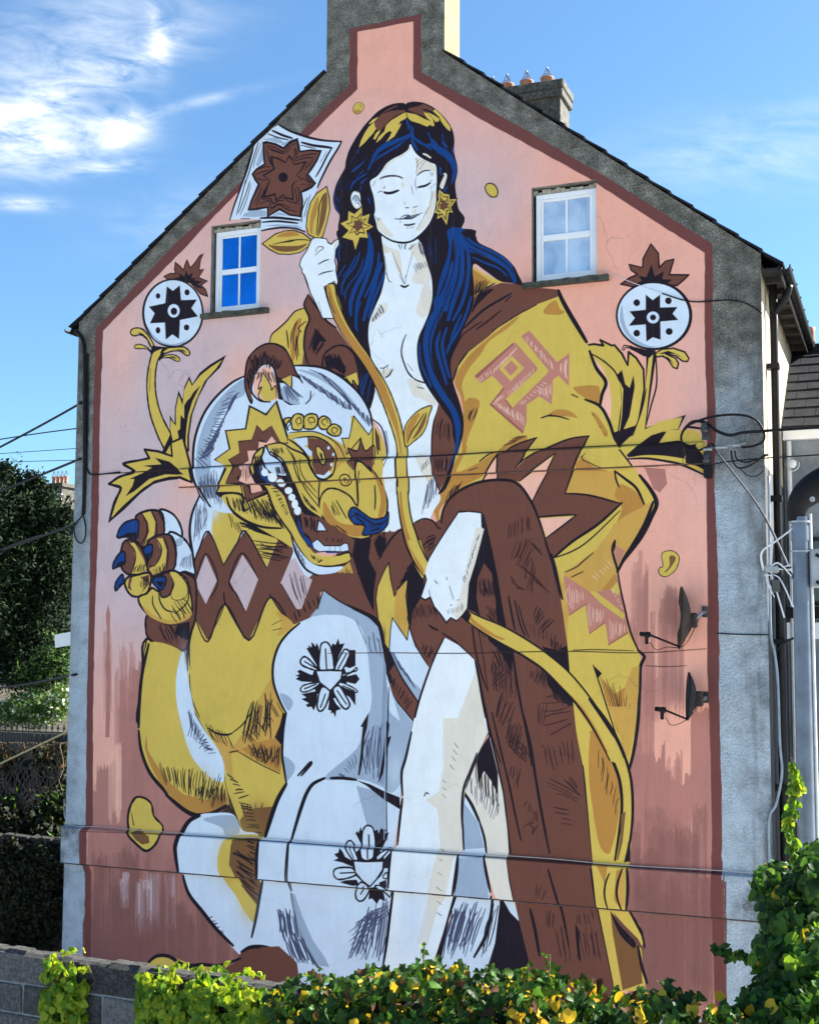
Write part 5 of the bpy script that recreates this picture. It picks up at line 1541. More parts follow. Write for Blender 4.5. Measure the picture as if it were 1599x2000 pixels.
BORDER_OUT = [(684,56),(823,27),(823,142),(975,225),(1163,334),(1269,400),(1390,476),(1392,560),(1391,640),(1392,700),(1395,770),(1398,840),(1394,930),(1397,1000),(1402,1150),(1404,1300),(1403,1330),(1406,1450),(1409,1600),(1410,1700),(1413,1800),(1419,1990),
              (164,1990),(166,1870),(166,1705),(161,1690),(160,1625),(168,1610),(169,1500),(170,1400),(174,1200),(178,1000),(183,800),(187,642),(338,480),(400,424),(466,360),(592,256),(600,244),(682,165)]
BORDER_IN = [(698,62),(807,42),(807,153),(938,233),(1144,345),(1231,402),(1375,494),(1375,600),(1376,700),(1379,780),(1380,840),(1378,930),(1379,1000),(1381,1150),(1380,1300),(1384,1400),(1387,1500),(1389,1600),(1388,1750),(1391,1850),(1396,1990),
             (178,1990),(178,1870),(179,1705),(174,1690),(175,1625),(182,1610),(182,1400),(186,1200),(193,1000),(196,800),(202,646),(366,480),(400,442),(462,378),(606,263),(648,222),(698,174)]
def wobble(P, a=1.2, step=14):
    P = np.array(P, float); out = []
    for i in range(len(P)):
        p, q = P[i], P[(i+1) % len(P)]; n = max(int(np.linalg.norm(q-p)/step), 1)
        for k in range(n): out.append(p+(q-p)*k/n+(rng.normal(0, a*.5, 2) if k else 0))
    return np.array(out)
PL['L'] = s2l((70, 44, 44))
RING_OUT = wobble(BORDER_OUT); RING_IN = wobble(BORDER_IN, .8)
fill(to_tex(RING_OUT), PL['E'])
draw_mural(MURAL)
mimg = bpy.data.images.new('mural_paint', IW, IH, alpha=True, float_buffer=True)
mimg.colorspace_settings.name = 'Non-Color'; mimg.alpha_mode = 'CHANNEL_PACKED'
mimg.pixels.foreach_set(np.ascontiguousarray(IMG).ravel()); mimg.update(); mimg.pack()
# ------------------------------------------------------------------ wall and house materials
def mat_gable():
    mt, t, bs = new_mat('painted_gable'); v = pos(t)
    sep = N(t, 'ShaderNodeSeparateXYZ'); t.links.new(v, sep.inputs[0])
    cb = N(t, 'ShaderNodeCombineXYZ')
    t.links.new(M_(t, 'DIVIDE', M_(t, 'SUBTRACT', sep.outputs[0], TX0), IW/PPM), cb.inputs[0])
    t.links.new(M_(t, 'DIVIDE', M_(t, 'SUBTRACT', sep.outputs[2], TZ0), IH/PPM), cb.inputs[1])
    im = N(t, 'ShaderNodeTexImage', image=mimg, interpolation='Linear', extension='CLIP'); t.links.new(cb.outputs[0], im.inputs['Vector'])
    # bare pebble-dash margin: dark and lichened high up, washed pale lower down
    big = noise(t, .9, 4, .6, v); med = noise(t, 5, 5, .65, v); fine = noise(t, 55, 3, .7, v)
    vor = N(t, 'ShaderNodeTexVoronoi', feature='F1'); vor.inputs['Scale'].default_value = 42; t.links.new(v, vor.inputs['Vector'])
    pale = ramp(t, M_(t, 'ADD', M_(t, 'MULTIPLY', med, .42), M_(t, 'MULTIPLY', fine, .58)), [(.32, (.17, .20, .22)), (.5, (.36, .42, .47)), (.66, (.48, .56, .63))])
    dark = ramp(t, M_(t, 'ADD', M_(t, 'MULTIPLY', med, .45), M_(t, 'MULTIPLY', fine, .55)), [(.36, (.022, .021, .017)), (.46, (.095, .090, .074)), (.56, (.19, .18, .15)), (.66, (.46, .44, .38))])
    k = M_(t, 'ADD', M_(t, 'MULTIPLY', sep.outputs[2], .30), M_(t, 'MULTIPLY', M_(t, 'SUBTRACT', big, .5), 2.4)); k = M_(t, 'ADD', k, .04, clamp=True)
    bare = mixc_(t, k, pale, dark)
    mpd = N(t, 'ShaderNodeMapping'); mpd.inputs['Scale'].default_value = (9, 1, .7); t.links.new(v, mpd.inputs[0])
    drip = ramp(t, noise(t, 1, 6, .7, mpd.outputs[0]), [(.50, 0.), (.68, 1.)])
    edge = M_(t, 'MULTIPLY', M_(t, 'SUBTRACT', sep.outputs[0], 8.62), 3.0, clamp=True)
    bare = mixc_(t, M_(t, 'MULTIPLY', M_(t, 'MULTIPLY', drip, edge), .8), bare, (.07, .068, .06))
    edl = M_(t, 'MULTIPLY', M_(t, 'SUBTRACT', .22, sep.outputs[0]), 5.0, clamp=True)
    patch = ramp(t, M_(t, 'ADD', M_(t, 'MULTIPLY', noise(t, 2.6, 6, .7, v), .65), M_(t, 'MULTIPLY', fine, .35)), [(.44, 0.), (.60, 1.)])
    bandz = M_(t, 'COMPARE', sep.outputs[2], -2.90, .26); wet = M_(t, 'ADD', M_(t, 'ADD', M_(t, 'MULTIPLY', edge, .9), M_(t, 'MULTIPLY', edl, .6)), M_(t, 'MULTIPLY', bandz, .9), clamp=True)
    bare = mixc_(t, M_(t, 'MULTIPLY', M_(t, 'MULTIPLY', patch, wet), .85), bare, (.045, .047, .045))
    chip = ramp(t, noise(t, 38, 2, .5, v), [(.70, 0.), (.73, 1.)])
    bare = mixc_(t, M_(t, 'MULTIPLY', chip, .55), bare, (.62, .62, .58))
    # paint with a little weathering of its own
    pw = ramp(t, M_(t, 'ADD', M_(t, 'MULTIPLY', noise(t, 2.2, 5, .65, v), .6), M_(t, 'MULTIPLY', fine, .4)), [(.30, (.84, .84, .85)), (.48, (.97, .97, .97)), (.62, (1.02, 1.02, 1.02))])
    mps = N(t, 'ShaderNodeMapping'); mps.inputs['Scale'].default_value = (14, 1, .5); t.links.new(v, mps.inputs[0])
    st = ramp(t, noise(t, 1, 6, .7, mps.outputs[0]), [(.56, 0.), (.80, 1.)])
    mpb = N(t, 'ShaderNodeMapping'); mpb.inputs['Scale'].default_value = (11, 1, 3.0); mpb.inputs['Rotation'].default_value = (0, .35, 0); t.links.new(v, mpb.inputs[0])
    br = ramp(t, noise(t, 1, 4, .6, mpb.outputs[0], .8), [(.32, (.965, .965, .965)), (.66, (1.02, 1.02, 1.02))])
    vc_ = N(t, 'ShaderNodeTexVoronoi', feature='DISTANCE_TO_EDGE'); vc_.inputs['Scale'].default_value = 1.1
    wv = N(t, 'ShaderNodeMixRGB'); wv.inputs['Fac'].default_value = .22; t.links.new(v, wv.inputs['Color1']); nn_ = N(t, 'ShaderNodeTexNoise'); nn_.inputs['Scale'].default_value = 4; t.links.new(v, nn_.inputs['Vector']); t.links.new(nn_.outputs['Color'], wv.inputs['Color2']); t.links.new(wv.outputs[0], vc_.inputs['Vector'])
    crack = M_(t, 'MULTIPLY', ramp(t, vc_.outputs['Distance'], [(.0, 1.), (.008, 0.)]), ramp(t, noise(t, .8, 2, .5, v), [(.56, 0.), (.66, .28)]))
    paint = mixc_(t, 1., mixc_(t, 1., im.outputs['Color'], pw, 'MULTIPLY'), br, 'MULTIPLY'); paint = mixc_(t, crack, paint, (.10, .07, .065)); paint = mixc_(t, M_(t, 'MULTIPLY', st, .13), paint, (.25, .2, .19))
    wr = M_(t, 'ADD', im.outputs['Alpha'], M_(t, 'MULTIPLY', M_(t, 'SUBTRACT', fine, .5), .5)); wr = ramp(t, wr, [(.42, 0.), (.58, 1.)])
    t.links.new(mixc_(t, wr, bare, paint), bs.inputs['Base Color']); bs.inputs['Roughness'].default_value = .82; bs.inputs['Specular IOR Level'].default_value = .25
    h = M_(t, 'ADD', M_(t, 'MULTIPLY', noise(t, 30, 6, .7, v), 1.), M_(t, 'MULTIPLY', M_(t, 'MULTIPLY', vor.outputs['Distance'], -1.6), M_(t, 'SUBTRACT', 1., M_(t, 'MULTIPLY', im.outputs['Alpha'], .85))))
    bump(t, bs, h, .55, .012); return mt
M_GABLE = mat_gable()
def mat_bricky(name, c1, c2): return mat_noise(name, c1, c2, 3, .9, .5, .015)
M_PEBBLE = mat_noise('pebble_dash', (.018, .018, .014), (.06, .058, .046), 16, .9, .8, .02, fine=60, c3=(.15, .14, .11))
M_SIDE = mat_noise('lime_render', (.40, .33, .22), (.54, .46, .33), 3, .85, .3, .008)
M_RENDER = mat_noise('grey_render', (.11, .125, .14), (.19, .21, .23), 2.2, .88, .4, .008, c3=(.26, .29, .32), fine=40)
M_SLATE = mat_noise('slate', (.008, .009, .012), (.016, .018, .024), 5, .85, .3, .006, c3=(.028, .030, .036), spec=.15)
M_PVC = mat_noise('white_pvc', (.74, .76, .78), (.82, .83, .84), 2, .35, 0)
M_BLACKPVC = mat_noise('black_pvc', (.004, .004, .005), (.012, .012, .012), 9, .5, .1, .003, spec=.2)
M_DARKWOOD = mat_noise('dark_soffit', (.006, .006, .006), (.022, .02, .018), 6, .8, .3, .01)
M_SILL = mat_noise('mossy_sill', (.02, .02, .016), (.10, .10, .075), 14, .9, .8, .02)
M_REVEAL = mat_noise('reveal_mortar', (.10, .10, .095), (.30, .29, .26), 10, .9, .6, .01)
M_CONC = mat_noise('concrete', (.20, .20, .19), (.36, .35, .33), 5, .9, .5, .01)
M_TERRA = mat_noise('terracotta', (.30, .115, .06), (.46, .20, .11), 9, .8, .2, .006)
M_WIRE = mat_noise('galvanised_wire', (.10, .12, .16), (.20, .22, .27), 20, .4, 0, metallic=.6)
M_CABLE = mat_noise('cable_rubber', (.004, .004, .005), (.010, .010, .012), 20, .6, 0, spec=.2)
M_CABLEW = mat_noise('white_cable', (.55, .56, .58), (.72, .72, .72), 20, .5, 0)
M_CABLEY = mat_noise('rope_fibre', (.32, .25, .10), (.46, .38, .18), 40, .8, 0)
M_LAMPPOST = mat_noise('galvanised_steel', (.09, .115, .15), (.15, .185, .24), 6, .36, .1, .002, metallic=.25)
M_DISH = mat_noise('dish_dark', (.010, .011, .013), (.022, .024, .028), 8, .6, 0, spec=.2)
M_DISHB = mat_noise('dish_rusty', (.025, .018, .013), (.06, .045, .035), 8, .6, 0, spec=.2)
M_STEEL = mat_noise('bracket_steel', (.25, .26, .27), (.42, .43, .44), 12, .45, 0, metallic=.6)
M_CERAM = mat_noise('insulator', (.02, .02, .02), (.06, .055, .05), 12, .3, 0)
def glass(name, c, rough=.03, met=.85, c2=None, sc=1.3):
    mt, t, bs = new_mat(name); v = pos(t); f = noise(t, sc, 5, .6, v, .6)
    t.links.new(ramp(t, f, [(.36, c), (.64, c2 or tuple(min(1, x*1.5) for x in c))]), bs.inputs['Base Color'])
    bs.inputs['Roughness'].default_value = rough; bs.inputs['Metallic'].default_value = met
    bump(t, bs, noise(t, 1.6, 2, .5, v), .03, .02); return mt
M_GLASSB = glass('sky_painted_glass', (.006, .13, .40)); M_GLASSP = glass('pane_glass', (.40, .46, .55), .10, .6, (.80, .80, .78), 2.4); M_GLASSD = glass('dark_glass', (.05, .055, .06), .05, .3)  # attic panes: sky reflections and net curtain painted into the colour

# ------------------------------------------------------------------ ground and street
g = MB()
n_ = 26; xs = [-600+1200*i/n_ for i in range(n_+1)]
g.add([(-900, -400, -6.1), (900, -400, -6.1), (900, 1800, -6.1), (-900, 1800, -6.1)], [(0, 1, 2, 3)])
M_GROUND = mat_noise('pale_gravel', (.36, .36, .36), (.50, .50, .49), 1.2, .95, .5, .03)
tag(g.build('ground', M_GROUND), kind='structure')
M_ASPH = mat_noise('worn_asphalt', (.09, .09, .095), (.15, .15, .155), 12, .9, .5, .006)
tag(MB().box((-40, -24, -6.0), (60, -10.4, -2.75)).build('road', M_ASPH), kind='structure')
M_PAVE = mat_noise('paving', (.34, .34, .34), (.46, .46, .45), 3, .9, .4, .006)
pv = MB()
pv.box((-40, -10.398, -6.0), (60, -8.95, -2.64))
tag(pv.build('pavement', M_PAVE), kind='structure')
tag(MB().box((-40, -10.52, -6.0), (60, -10.4, -2.63)).build('kerb', M_CONC, bevel=.015), kind='structure')
tag(MB().box((-60, -60, -6.0), (80, -24.01, -2.66)).build('far_pavement', M_PAVE), kind='structure')

# ------------------------------------------------------------------ the gable house
W = 9.0; SL = .791; RX, RZ = 4.478, 7.632; EZL = RZ-SL*RX; EZR = RZ-SL*(W-RX); ZB = -6.0; DEP = 7.4
CX0, CX1, CTOP = 3.69, 5.28, 8.35
house = thing('gable_house', 'tall rendered house whose gable end carries a mural of a seated woman and a beast', 'house', (4.5, 0, ZB))
WL = (2.10, 2.78, 4.02, 5.10); WR = (6.42, 7.13, 3.97, 5.07)
def win_rect(px):  # four traced corners -> wall rectangle
    P = [on_y(x, y, 0) for x, y in px]; return ((P[0][0]+P[3][0])/2, (P[1][0]+P[2][0])/2, (P[2][2]+P[3][2])/2, (P[0][2]+P[1][2])/2)
WL = win_rect([(413, 441), (509, 430), (508, 603), (411, 612)]); WR = win_rect([(1038, 369), (1163, 349), (1166, 541), (1038, 549)])
outer = [(0, ZB), (W, ZB), (W, EZR), (CX1, RZ-SL*(CX1-RX)), (CX1, CTOP), (CX0, CTOP), (CX0, RZ-SL*(RX-CX0)), (0, EZL)]
holes = [[(w[0], w[2]), (w[0], w[3]), (w[1], w[3]), (w[1], w[2])] for w in (WL, WR)]
# front skin with the two window openings, reveals 11 cm deep
allp = [outer]+holes; flat = [p for l in allp for p in l]
tri = tessellate_polygon([[Vector((p[0], p[1], 0)) for p in l] for l in allp])
gm = MB(); vs_ = [(p[0], 0, p[1]) for p in flat]; fs_ = []
for tr in tri:
    a, b, c = [Vector(flat[i]) for i in tr]; z = (b-a).x*(c-a).y-(b-a).y*(c-a).x
    if abs(z) > 1e-9: fs_.append(tuple(tr) if z > 0 else tuple(reversed(tr)))
gm.add(vs_, fs_)
me = bpy.data.meshes.new('gable_wall'); me.from_pydata(gm.v, [], gm.f); me.update(); me.materials.append(M_GABLE)
gw = bpy.data.objects.new('gable_wall', me); COL.objects.link(gw); gw.parent = house; gw.matrix_parent_inverse = Matrix.Translation(-Vector(house.location))
gw['label'] = 'pink gable wall painted with the mural'
REV = .12
for w in (WL, WR):
    rv = MB(); x0, x1, z0, z1 = w
    rv.add([(x0, 0, z0), (x0, REV, z0), (x0, REV, z1), (x0, 0, z1)], [(0, 1, 2, 3)])
    rv.add([(x1, 0, z0), (x1, REV, z0), (x1, REV, z1), (x1, 0, z1)], [(3, 2, 1, 0)])
    rv.add([(x0, 0, z1), (x0, REV, z1), (x1, REV, z1), (x1, 0, z1)], [(0, 1, 2, 3)])
    rv.add([(x0, 0, z0), (x0, REV, z0), (x1, REV, z0), (x1, 0, z0)], [(3, 2, 1, 0)])
    rv.build('window_reveal', M_REVEAL, house)
# body behind the skin: side and rear walls
MB().box((.012, .004, ZB), (.25, DEP, EZL-.03)).build('side_wall', M_SIDE, house)
MB().box((W-.25, .004, 1.72), (W-.012, DEP, EZR-.03)).build('side_wall', M_SIDE, house)
o = MB().box((W-.25, .004, ZB), (W-.006, DEP, 1.72)).build('side_wall', mat_noise('shaded_side_render', (.018, .02, .022), (.06, .065, .07), 4, .85, .4, .01), house); o['label'] = 'lower side wall with its shade painted in dark'  # shade from the house next door painted in as a darker render
MB().prism([(.25, ZB), (W-.25, ZB), (W-.25, EZR-.1), (RX, RZ-.1), (.25, EZL-.1)], DEP-.2, DEP-.01).build('rear_wall', M_SIDE, house)
MB().box((.25, .7, ZB), (W-.25, .8, 3.9)).build('inner_wall', M_DARKWOOD, house)
MB().box((.25, .13, 3.3), (W-.25, .69, 3.4)).build('attic_floor', M_DARKWOOD, house)
# string courses: raised render bands, painted over with the mural
BZ1 = (1.752, 2.010); BZ2 = (-3.141, -2.655)
bx0 = float(on_y(352, 940, 0)[0])
def band(x0, x1, z0, z1, d):
    m = MB(); m.add([(x0, -.003, z0), (x1, -.003, z0), (x1, -d, z0+.012), (x0, -d, z0+.012), (x0, -d, z1-.03), (x1, -d, z1-.03), (x1, -.003, z1), (x0, -.003, z1)],
          [(0, 3, 2, 1), (3, 4, 5, 2), (4, 7, 6, 5), (0, 7, 4, 3), (1, 2, 5, 6)]); return m.build('string_course', M_GABLE, house)
band(bx0, 8.35, BZ1[0], BZ1[1], .045); band(-.02, W+.02, BZ2[0], BZ2[1], .058)
M_BANDSHADE = mat_noise('band_shade', (.05, .035, .032), (.14, .10, .09), 9, .95, 0)          # shadow line under the bands, put in as dark strips
for x0, x1, z, d in ((bx0, 8.35, BZ1[0], .045), (-.02, W+.02, BZ2[0], .058)):
    k = 40
    for q in range(1):
        m = MB()
        for i in range(k):
            a, b = x0+(x1-x0)*i/k, x0+(x1-x0)*(i+1)/k; m.box((a, -d+.004, z-.002-.004*abs(math.sin(i*1.7))), (b, -.004, z+.004))
        m.build('shade_strip', M_BANDSHADE, house)
# roof slabs, verge, ridge
def slope(x0, z0, x1, z1, y0, y1, th, name, mat, lift=0):
    d = Vector((x1-x0, 0, z1-z0)).normalized(); nn = Vector((-d.z, 0, d.x)); nn = nn if nn.z > 0 else -nn
    a, b = Vector((x0, 0, z0))+nn*lift, Vector((x1, 0, z1))+nn*lift
    P = [a, b, b+nn*th, a+nn*th]; m = MB()
    m.add([(p.x, y0, p.z) for p in P]+[(p.x, y1, p.z) for p in P], [(0, 1, 2, 3), (7, 6, 5, 4), (0, 4, 5, 1), (1, 5, 6, 2), (2, 6, 7, 3), (3, 7, 4, 0)])
    return m.build(name, mat, house)
OV = .23; OL = .13
slope(-OL, EZL-SL*OL, RX, RZ, .555, DEP+.05, .05, 'roof_slope', M_SLATE, .004)
slope(W+OV, EZR-SL*OV, RX, RZ, .555, DEP+.05, .05, 'roof_slope', M_SLATE, .004)
for sgn, xe, ze in ((-1, -OL, EZL-SL*OL), (1, W+OV, EZR-SL*OV)):           # verge slates run down past the stack, each a piece of its own
    xs_, xe_ = (CX0-.003, xe) if sgn < 0 else (CX1+.003, xe); L = abs(xe_-xs_); k = int(L/.24)
    for i in range(k):
        a = xs_+sgn*L*i/k; b = xs_+sgn*L*(i+1.12)/k if i < k-1 else xe_
        za = RZ-SL*abs(a-RX); zb = RZ-SL*abs(b-RX); j = random.uniform(-.016, .016)
        slope(a, za+.006, b, zb+.034, -.040+j, .552, .016, 'verge_slate', M_SLATE, .004+j*.3)
# chimney on the gable
MB().box((CX0, .004, RZ-1.0), (CX1, .553, CTOP)).build('chimney', M_PEBBLE, house)
o = MB().box((CX1+.002, .0, RZ-SL*(CX1-RX)+.02), (CX1+.012, .553, CTOP)).build('chimney_cheek', mat_noise('cream_render', (.17, .12, .05), (.26, .20, .10), 5, .9, .5, .012), house); o['label'] = 'cream rendered side of the chimney'
MB().box((CX0-.09, -.09, CTOP), (CX1+.09, .64, CTOP+.14)).build('chimney_cap', M_CONC, house, bevel=.02)
for i in range(3): MB().lathe([(.10, 0), (.13, .02), (.115, .06), (.12, .34), (.14, .36), (.13, .40), (.10, .40)], (CX0+.35+i*.45, .27, CTOP+.141), 16).build('chimney_pot', M_TERRA, house, smooth=True)
# gutters, bargeboard, downpipe
def gutter(x, z, y0, y1):
    m = MB(); n = 8; r0 = .065
    prof = [(x+r0*math.cos(math.pi+math.pi*i/n), z+r0*math.sin(math.pi+math.pi*i/n)) for i in range(n+1)]
    prof += [(x+(r0-.012)*math.cos(math.pi+math.pi*i/n), z+(r0-.012)*math.sin(math.pi+math.pi*i/n)) for i in range(n, -1, -1)]
    return m.prism(prof, y0, y1).build('gutter', M_BLACKPVC, house)
EX, EZ = W+OV, EZR-SL*OV
gutter(EX+.02, EZ+.02, -.04, DEP); gutter(-OL-.02, EZL-SL*OL+.02, -.04, DEP)
MB().box((W+.005, .0, EZ-.02), (EX-.01, DEP, EZ+.01)).build('soffit', M_DARKWOOD, house)
MB().box((EX-.03, .0, EZ-.10), (EX-.008, DEP, EZ-.021)).build('fascia', M_DARKWOOD, house)
for i in range(9): MB().box((W+.01, .25+i*.5, EZ-.09), (EX-.035, .30+i*.5, EZ-.022)).build('rafter_end', M_DARKWOOD, house)
for i in range(7): MB().tube([(EX+.09, .2+i*.6, EZ+.03), (EX+.02, .2+i*.6, EZ-.055), (EX-.045, .2+i*.6, EZ+.0)], .012, 6).build('gutter_bracket', M_BLACKPVC, house)
MB().box((-.11, .0, EZL-SL*OL-.02), (-.005, DEP, EZL-SL*OL+.01)).build('soffit', M_DARKWOOD, house)
MB().tube(smooth_pts([(EX+.02, .55, EZ-.05), (EX-.02, .55, EZ-.18), (W+.075, .55, EZ-.40), (W+.075, .55, EZ-.6), (W+.075, .55, -5.9)], 3), .045, 12).build('downpipe', M_BLACKPVC, house, smooth=True)
for z in (2.9, 1.4, -.2, -1.8, -3.4): MB().box((W-.005, .48, z-.03), (W+.128, .62, z+.03)).build('pipe_collar', M_BLACKPVC, house)
# windows
def window(w, gm_, lab):
    x0, x1, z0, z1 = w; f = MB(); y0, y1 = .065, .118; t = .055
    xa, xb, za, zb = x0+.035, x1-.012, z0+.012, z1-.075
    def ring(m, a, b, c, d, t, y0, y1):
        m.box((a, y0, c), (a+t, y1, d)); m.box((b-t, y0, c), (b, y1, d)); m.box((a+t, y0, c), (b-t, y1, c+t)); m.box((a+t, y0, d-t), (b-t, y1, d))
    ring(f, xa, xb, za, zb, t, y0, y1)
    fr = f.build('window', M_PVC, house, bevel=.004); fr['label'] = lab
    s = MB(); zm = (za+zb)/2; xm = (xa+xb)/2; u = .028
    ring(s, xa+t+.002, xb-t-.002, za+t+.002, zb-t-.002, u, y0+.012, y1-.01)
    s.box((xa+t+.03, y0+.006, zm-.034), (xb-t-.03, y1-.012, zm+.034)); s.build('sash', M_PVC, fr, bevel=.003)
    gb = MB().box((xm-.012, y0+.02, za+t+.03), (xm+.012, y1-.025, zm-.035)).box((xm-.012, y0+.02, zm+.035), (xm+.012, y1-.025, zb-t-.03))
    gb.build('glazing_bar', M_PVC, fr)
    for a, b in ((xa+t+.02, xm-.008), (xm+.008, xb-t-.02)):
        for c, d in ((za+t+.02, zm-.02), (zm+.02, zb-t-.02)):
            MB().box((a, .094, c), (b, .1, d)).build('pane', gm_, fr)
    # rough mortar packed above the head
    hd = MB(); k = 14
    for i in range(k):
        a = x0+(x1-x0)*i/k+.004; b = x0+(x1-x0)*(i+1)/k-.001; hd.box((a, .05+random.uniform(0, .03), zb+.002), (b, .118, z1-.012-random.uniform(0, .03)))
    hd.build('head_mortar', mat_mortar, house)
    sl = MB(); k = 9
    for i in range(k):
        a = x0-.10+(x1-x0+.24)*i/k; b = x0-.10+(x1-x0+.24)*(i+1)/k
        sl.add([(a, -.085+random.uniform(-.01, .01), z0-.075), (b, -.085+random.uniform(-.01, .01), z0-.075), (b, .06, z0-.075), (a, .06, z0-.075),
                (a, -.085, z0-.012+random.uniform(-.008, .008)), (b, -.085, z0-.012+random.uniform(-.008, .008)), (b, .06, z0+.008), (a, .06, z0+.008)],
               [(0, 3, 2, 1), (4, 5, 6, 7), (0, 1, 5, 4), (1, 2, 6, 5), (2, 3, 7, 6), (3, 0, 4, 7)])
    sl.build('sill', M_SILL, house)
mat_mortar = mat_noise('old_mortar', (.24, .22, .17), (.46, .43, .35), 16, .95, .6, .01)
window(WL, M_GLASSB, 'left attic window reflecting deep blue sky'); window(WR, M_GLASSP, 'right attic window with pale reflections')
# far chimney at the other end of the ridge, five pots with wire guards
fy = 6.6; a_ = on_y(985, 178, fy); b_ = on_y(1098, 150, fy); cxa, cxb, czt = 4.02, 5.07, float((a_[2]+b_[2])/2)
MB().box((cxa+.07, fy, 6.6), (cxb-.05, fy+.62, czt-.30)).build('rear_chimney', M_PEBBLE, house)
MB().box((cxa+.02, fy-.05, czt-.298), (cxb, fy+.67, czt-.16)).build('chimney_course', M_PEBBLE, house, bevel=.012)
MB().box((cxa, fy-.07, czt-.158), (cxb+.02, fy+.69, czt)).build('chimney_cap', M_PEBBLE, house, bevel=.02)
for px_, w_ in ((962, .7), (990, .95), (1028, 1.0), (1068, 1.0)):
    x = float(on_y(px_, 160, fy+.15)[0]); z = czt+.002; s_ = .9+.1*w_
    p = MB().lathe([(.085, 0), (.10, .01), (.115, .10), (.125, .115), (.125, .135), (.10, .14), (.095, .05)], (x, fy+.15, z), 14).build('chimney_pot', M_TERRA, house, smooth=True)
    gd = MB()
    for j in range(8):
        a = 2*math.pi*j/8; gd.tube([(x+.10*math.cos(a), fy+.15+.10*math.sin(a), z+.135), (x+.012*math.cos(a), fy+.15+.012*math.sin(a), z+.31)], .006, 4)
    gd.tube([(x+.075*math.cos(q*math.pi/6), fy+.15+.075*math.sin(q*math.pi/6), z+.19) for q in range(13)], .005, 4); gd.lathe([(0, .03), (.02, .02), (.02, 0), (0, 0)], (x, fy+.15, z+.31), 6)
    gd.build('wire_guard', M_WIRE, p)
for px_ in (1052, 1076, 1090):
    x = float(on_y(px_, 150, fy+.45)[0]); q = MB().lathe([(.0, 0), (.055, 0), (.06, .16), (.05, .16), (.04, .02)], (x, fy+.45, czt+.05), 12, Vector((.6, -.75, .1))); q.build('chimney_pot', M_TERRA, house, smooth=True)
# porch canopy peeping out on the far left
pc = MB().prism([(-.02, .55), (-.02, .42), (-.62, .10), (-.66, .20), (-.64, .34)], 1.2, 1.26)
q0 = on_y(107, 1240, 1.2); q1 = on_y(137, 1215, 1.2); q2 = on_y(137, 1242, 1.2); q3 = on_y(108, 1265, 1.2)
MB().prism([(q0[0], q0[2]), (q3[0], q3[2]), (-.0, q2[2]), (-.0, q1[2])], 1.2, 1.25).build('porch_bargeboard', M_PVC, house)
MB().prism([(q0[0]+.03, q0[2]-.02), (q3[0]+.03, q3[2]+.03), (.0, q2[2]+.02), (.0, q1[2]-.03)], 1.251, 3.2).build('porch_roof', M_SLATE, house)

# ------------------------------------------------------------------ house next door, behind on the right
ext = thing('neighbouring_house', 'low grey rendered house with a dark slate roof, joined on behind the lamp post', 'house', (11, 2.35, ZB))
YE = 2.35; ez = lambda y: float(on_y(1560, y, YE)[2]); X0, X1 = W+.002, 14.5
def epart(m, name, mat, **k): return m.build(name, mat, ext, **k)
zt = ez(838)
epart(MB().box((X0, YE, ZB), (X1, YE+.25, zt-.02)), 'front_wall', M_RENDER)
epart(MB().box((X1-.25, YE+.251, ZB), (X1, YE+5, zt-.02)), 'side_wall', M_RENDER)
epart(MB().box((X0, YE-.10, ez(860)), (X1, YE-.004, zt)), 'fascia', M_PVC, bevel=.006)
rd = on_y(1560, 684, YE+1.7); rz = float(rd[2]); ry = YE+1.7
sd = Vector((0, ry-(YE-.16), rz-zt)).normalized(); sn_ = Vector((0, -sd.z, sd.y)); Lr = math.hypot(ry-(YE-.16), rz-zt)
b0 = Vector((0, YE-.16, zt+.01))
epart(MB().add([(X0, *(b0-sn_*.03).yz), (X1, *(b0-sn_*.03).yz), (X1, *(b0+sd*Lr-sn_*.03).yz), (X0, *(b0+sd*Lr-sn_*.03).yz),
                (X0, *(b0-sn_*.004).yz), (X1, *(b0-sn_*.004).yz), (X1, *(b0+sd*Lr-sn_*.004).yz), (X0, *(b0+sd*Lr-sn_*.004).yz)],
               [(0, 3, 2, 1), (4, 5, 6, 7), (0, 1, 5, 4), (1, 2, 6, 5), (2, 3, 7, 6), (3, 0, 4, 7)]), 'roof_deck', M_DARKWOOD)
epart(MB().add([(X0, ry, rz), (X1, ry, rz), (X1, ry+3.4, zt), (X0, ry+3.4, zt)], [(0, 1, 2, 3)]), 'rear_roof_slope', M_SLATE)
rows = 9; sw = .26; pitch = Lr/rows
for i in range(rows):
    x = X0-(sw/2 if i % 2 else 0); 
    while x < X1-.02:
        a, b = max(x, X0)+.003, min(x+sw, X1)-.003; x += sw
        if b-a < .03: continue
        l0 = i*pitch-.012+random.uniform(-.004, .004); l1 = min((i+1)*pitch+.03, Lr); h0, h1 = .013+random.uniform(0, .004), .001
        P = [b0+sd*l0+sn_*h0, b0+sd*l1+sn_*h1]; Q = [p-sn_*.006 for p in P]
        m_ = MB().add([(a, P[0].y, P[0].z), (b, P[0].y, P[0].z), (b, P[1].y, P[1].z), (a, P[1].y, P[1].z), (a, Q[0].y, Q[0].z), (b, Q[0].y, Q[0].z), (b, Q[1].y, Q[1].z), (a, Q[1].y, Q[1].z)],
                      [(0, 1, 2, 3), (7, 6, 5, 4), (0, 4, 5, 1), (1, 5, 6, 2), (3, 7, 4, 0)]) ; epart(m_, 'slate', M_SLATE)
epart(MB().tube([(X0, ry, rz+.02), (X1, ry, rz+.02)], .06, 8), 'ridge_tile', M_SLATE)
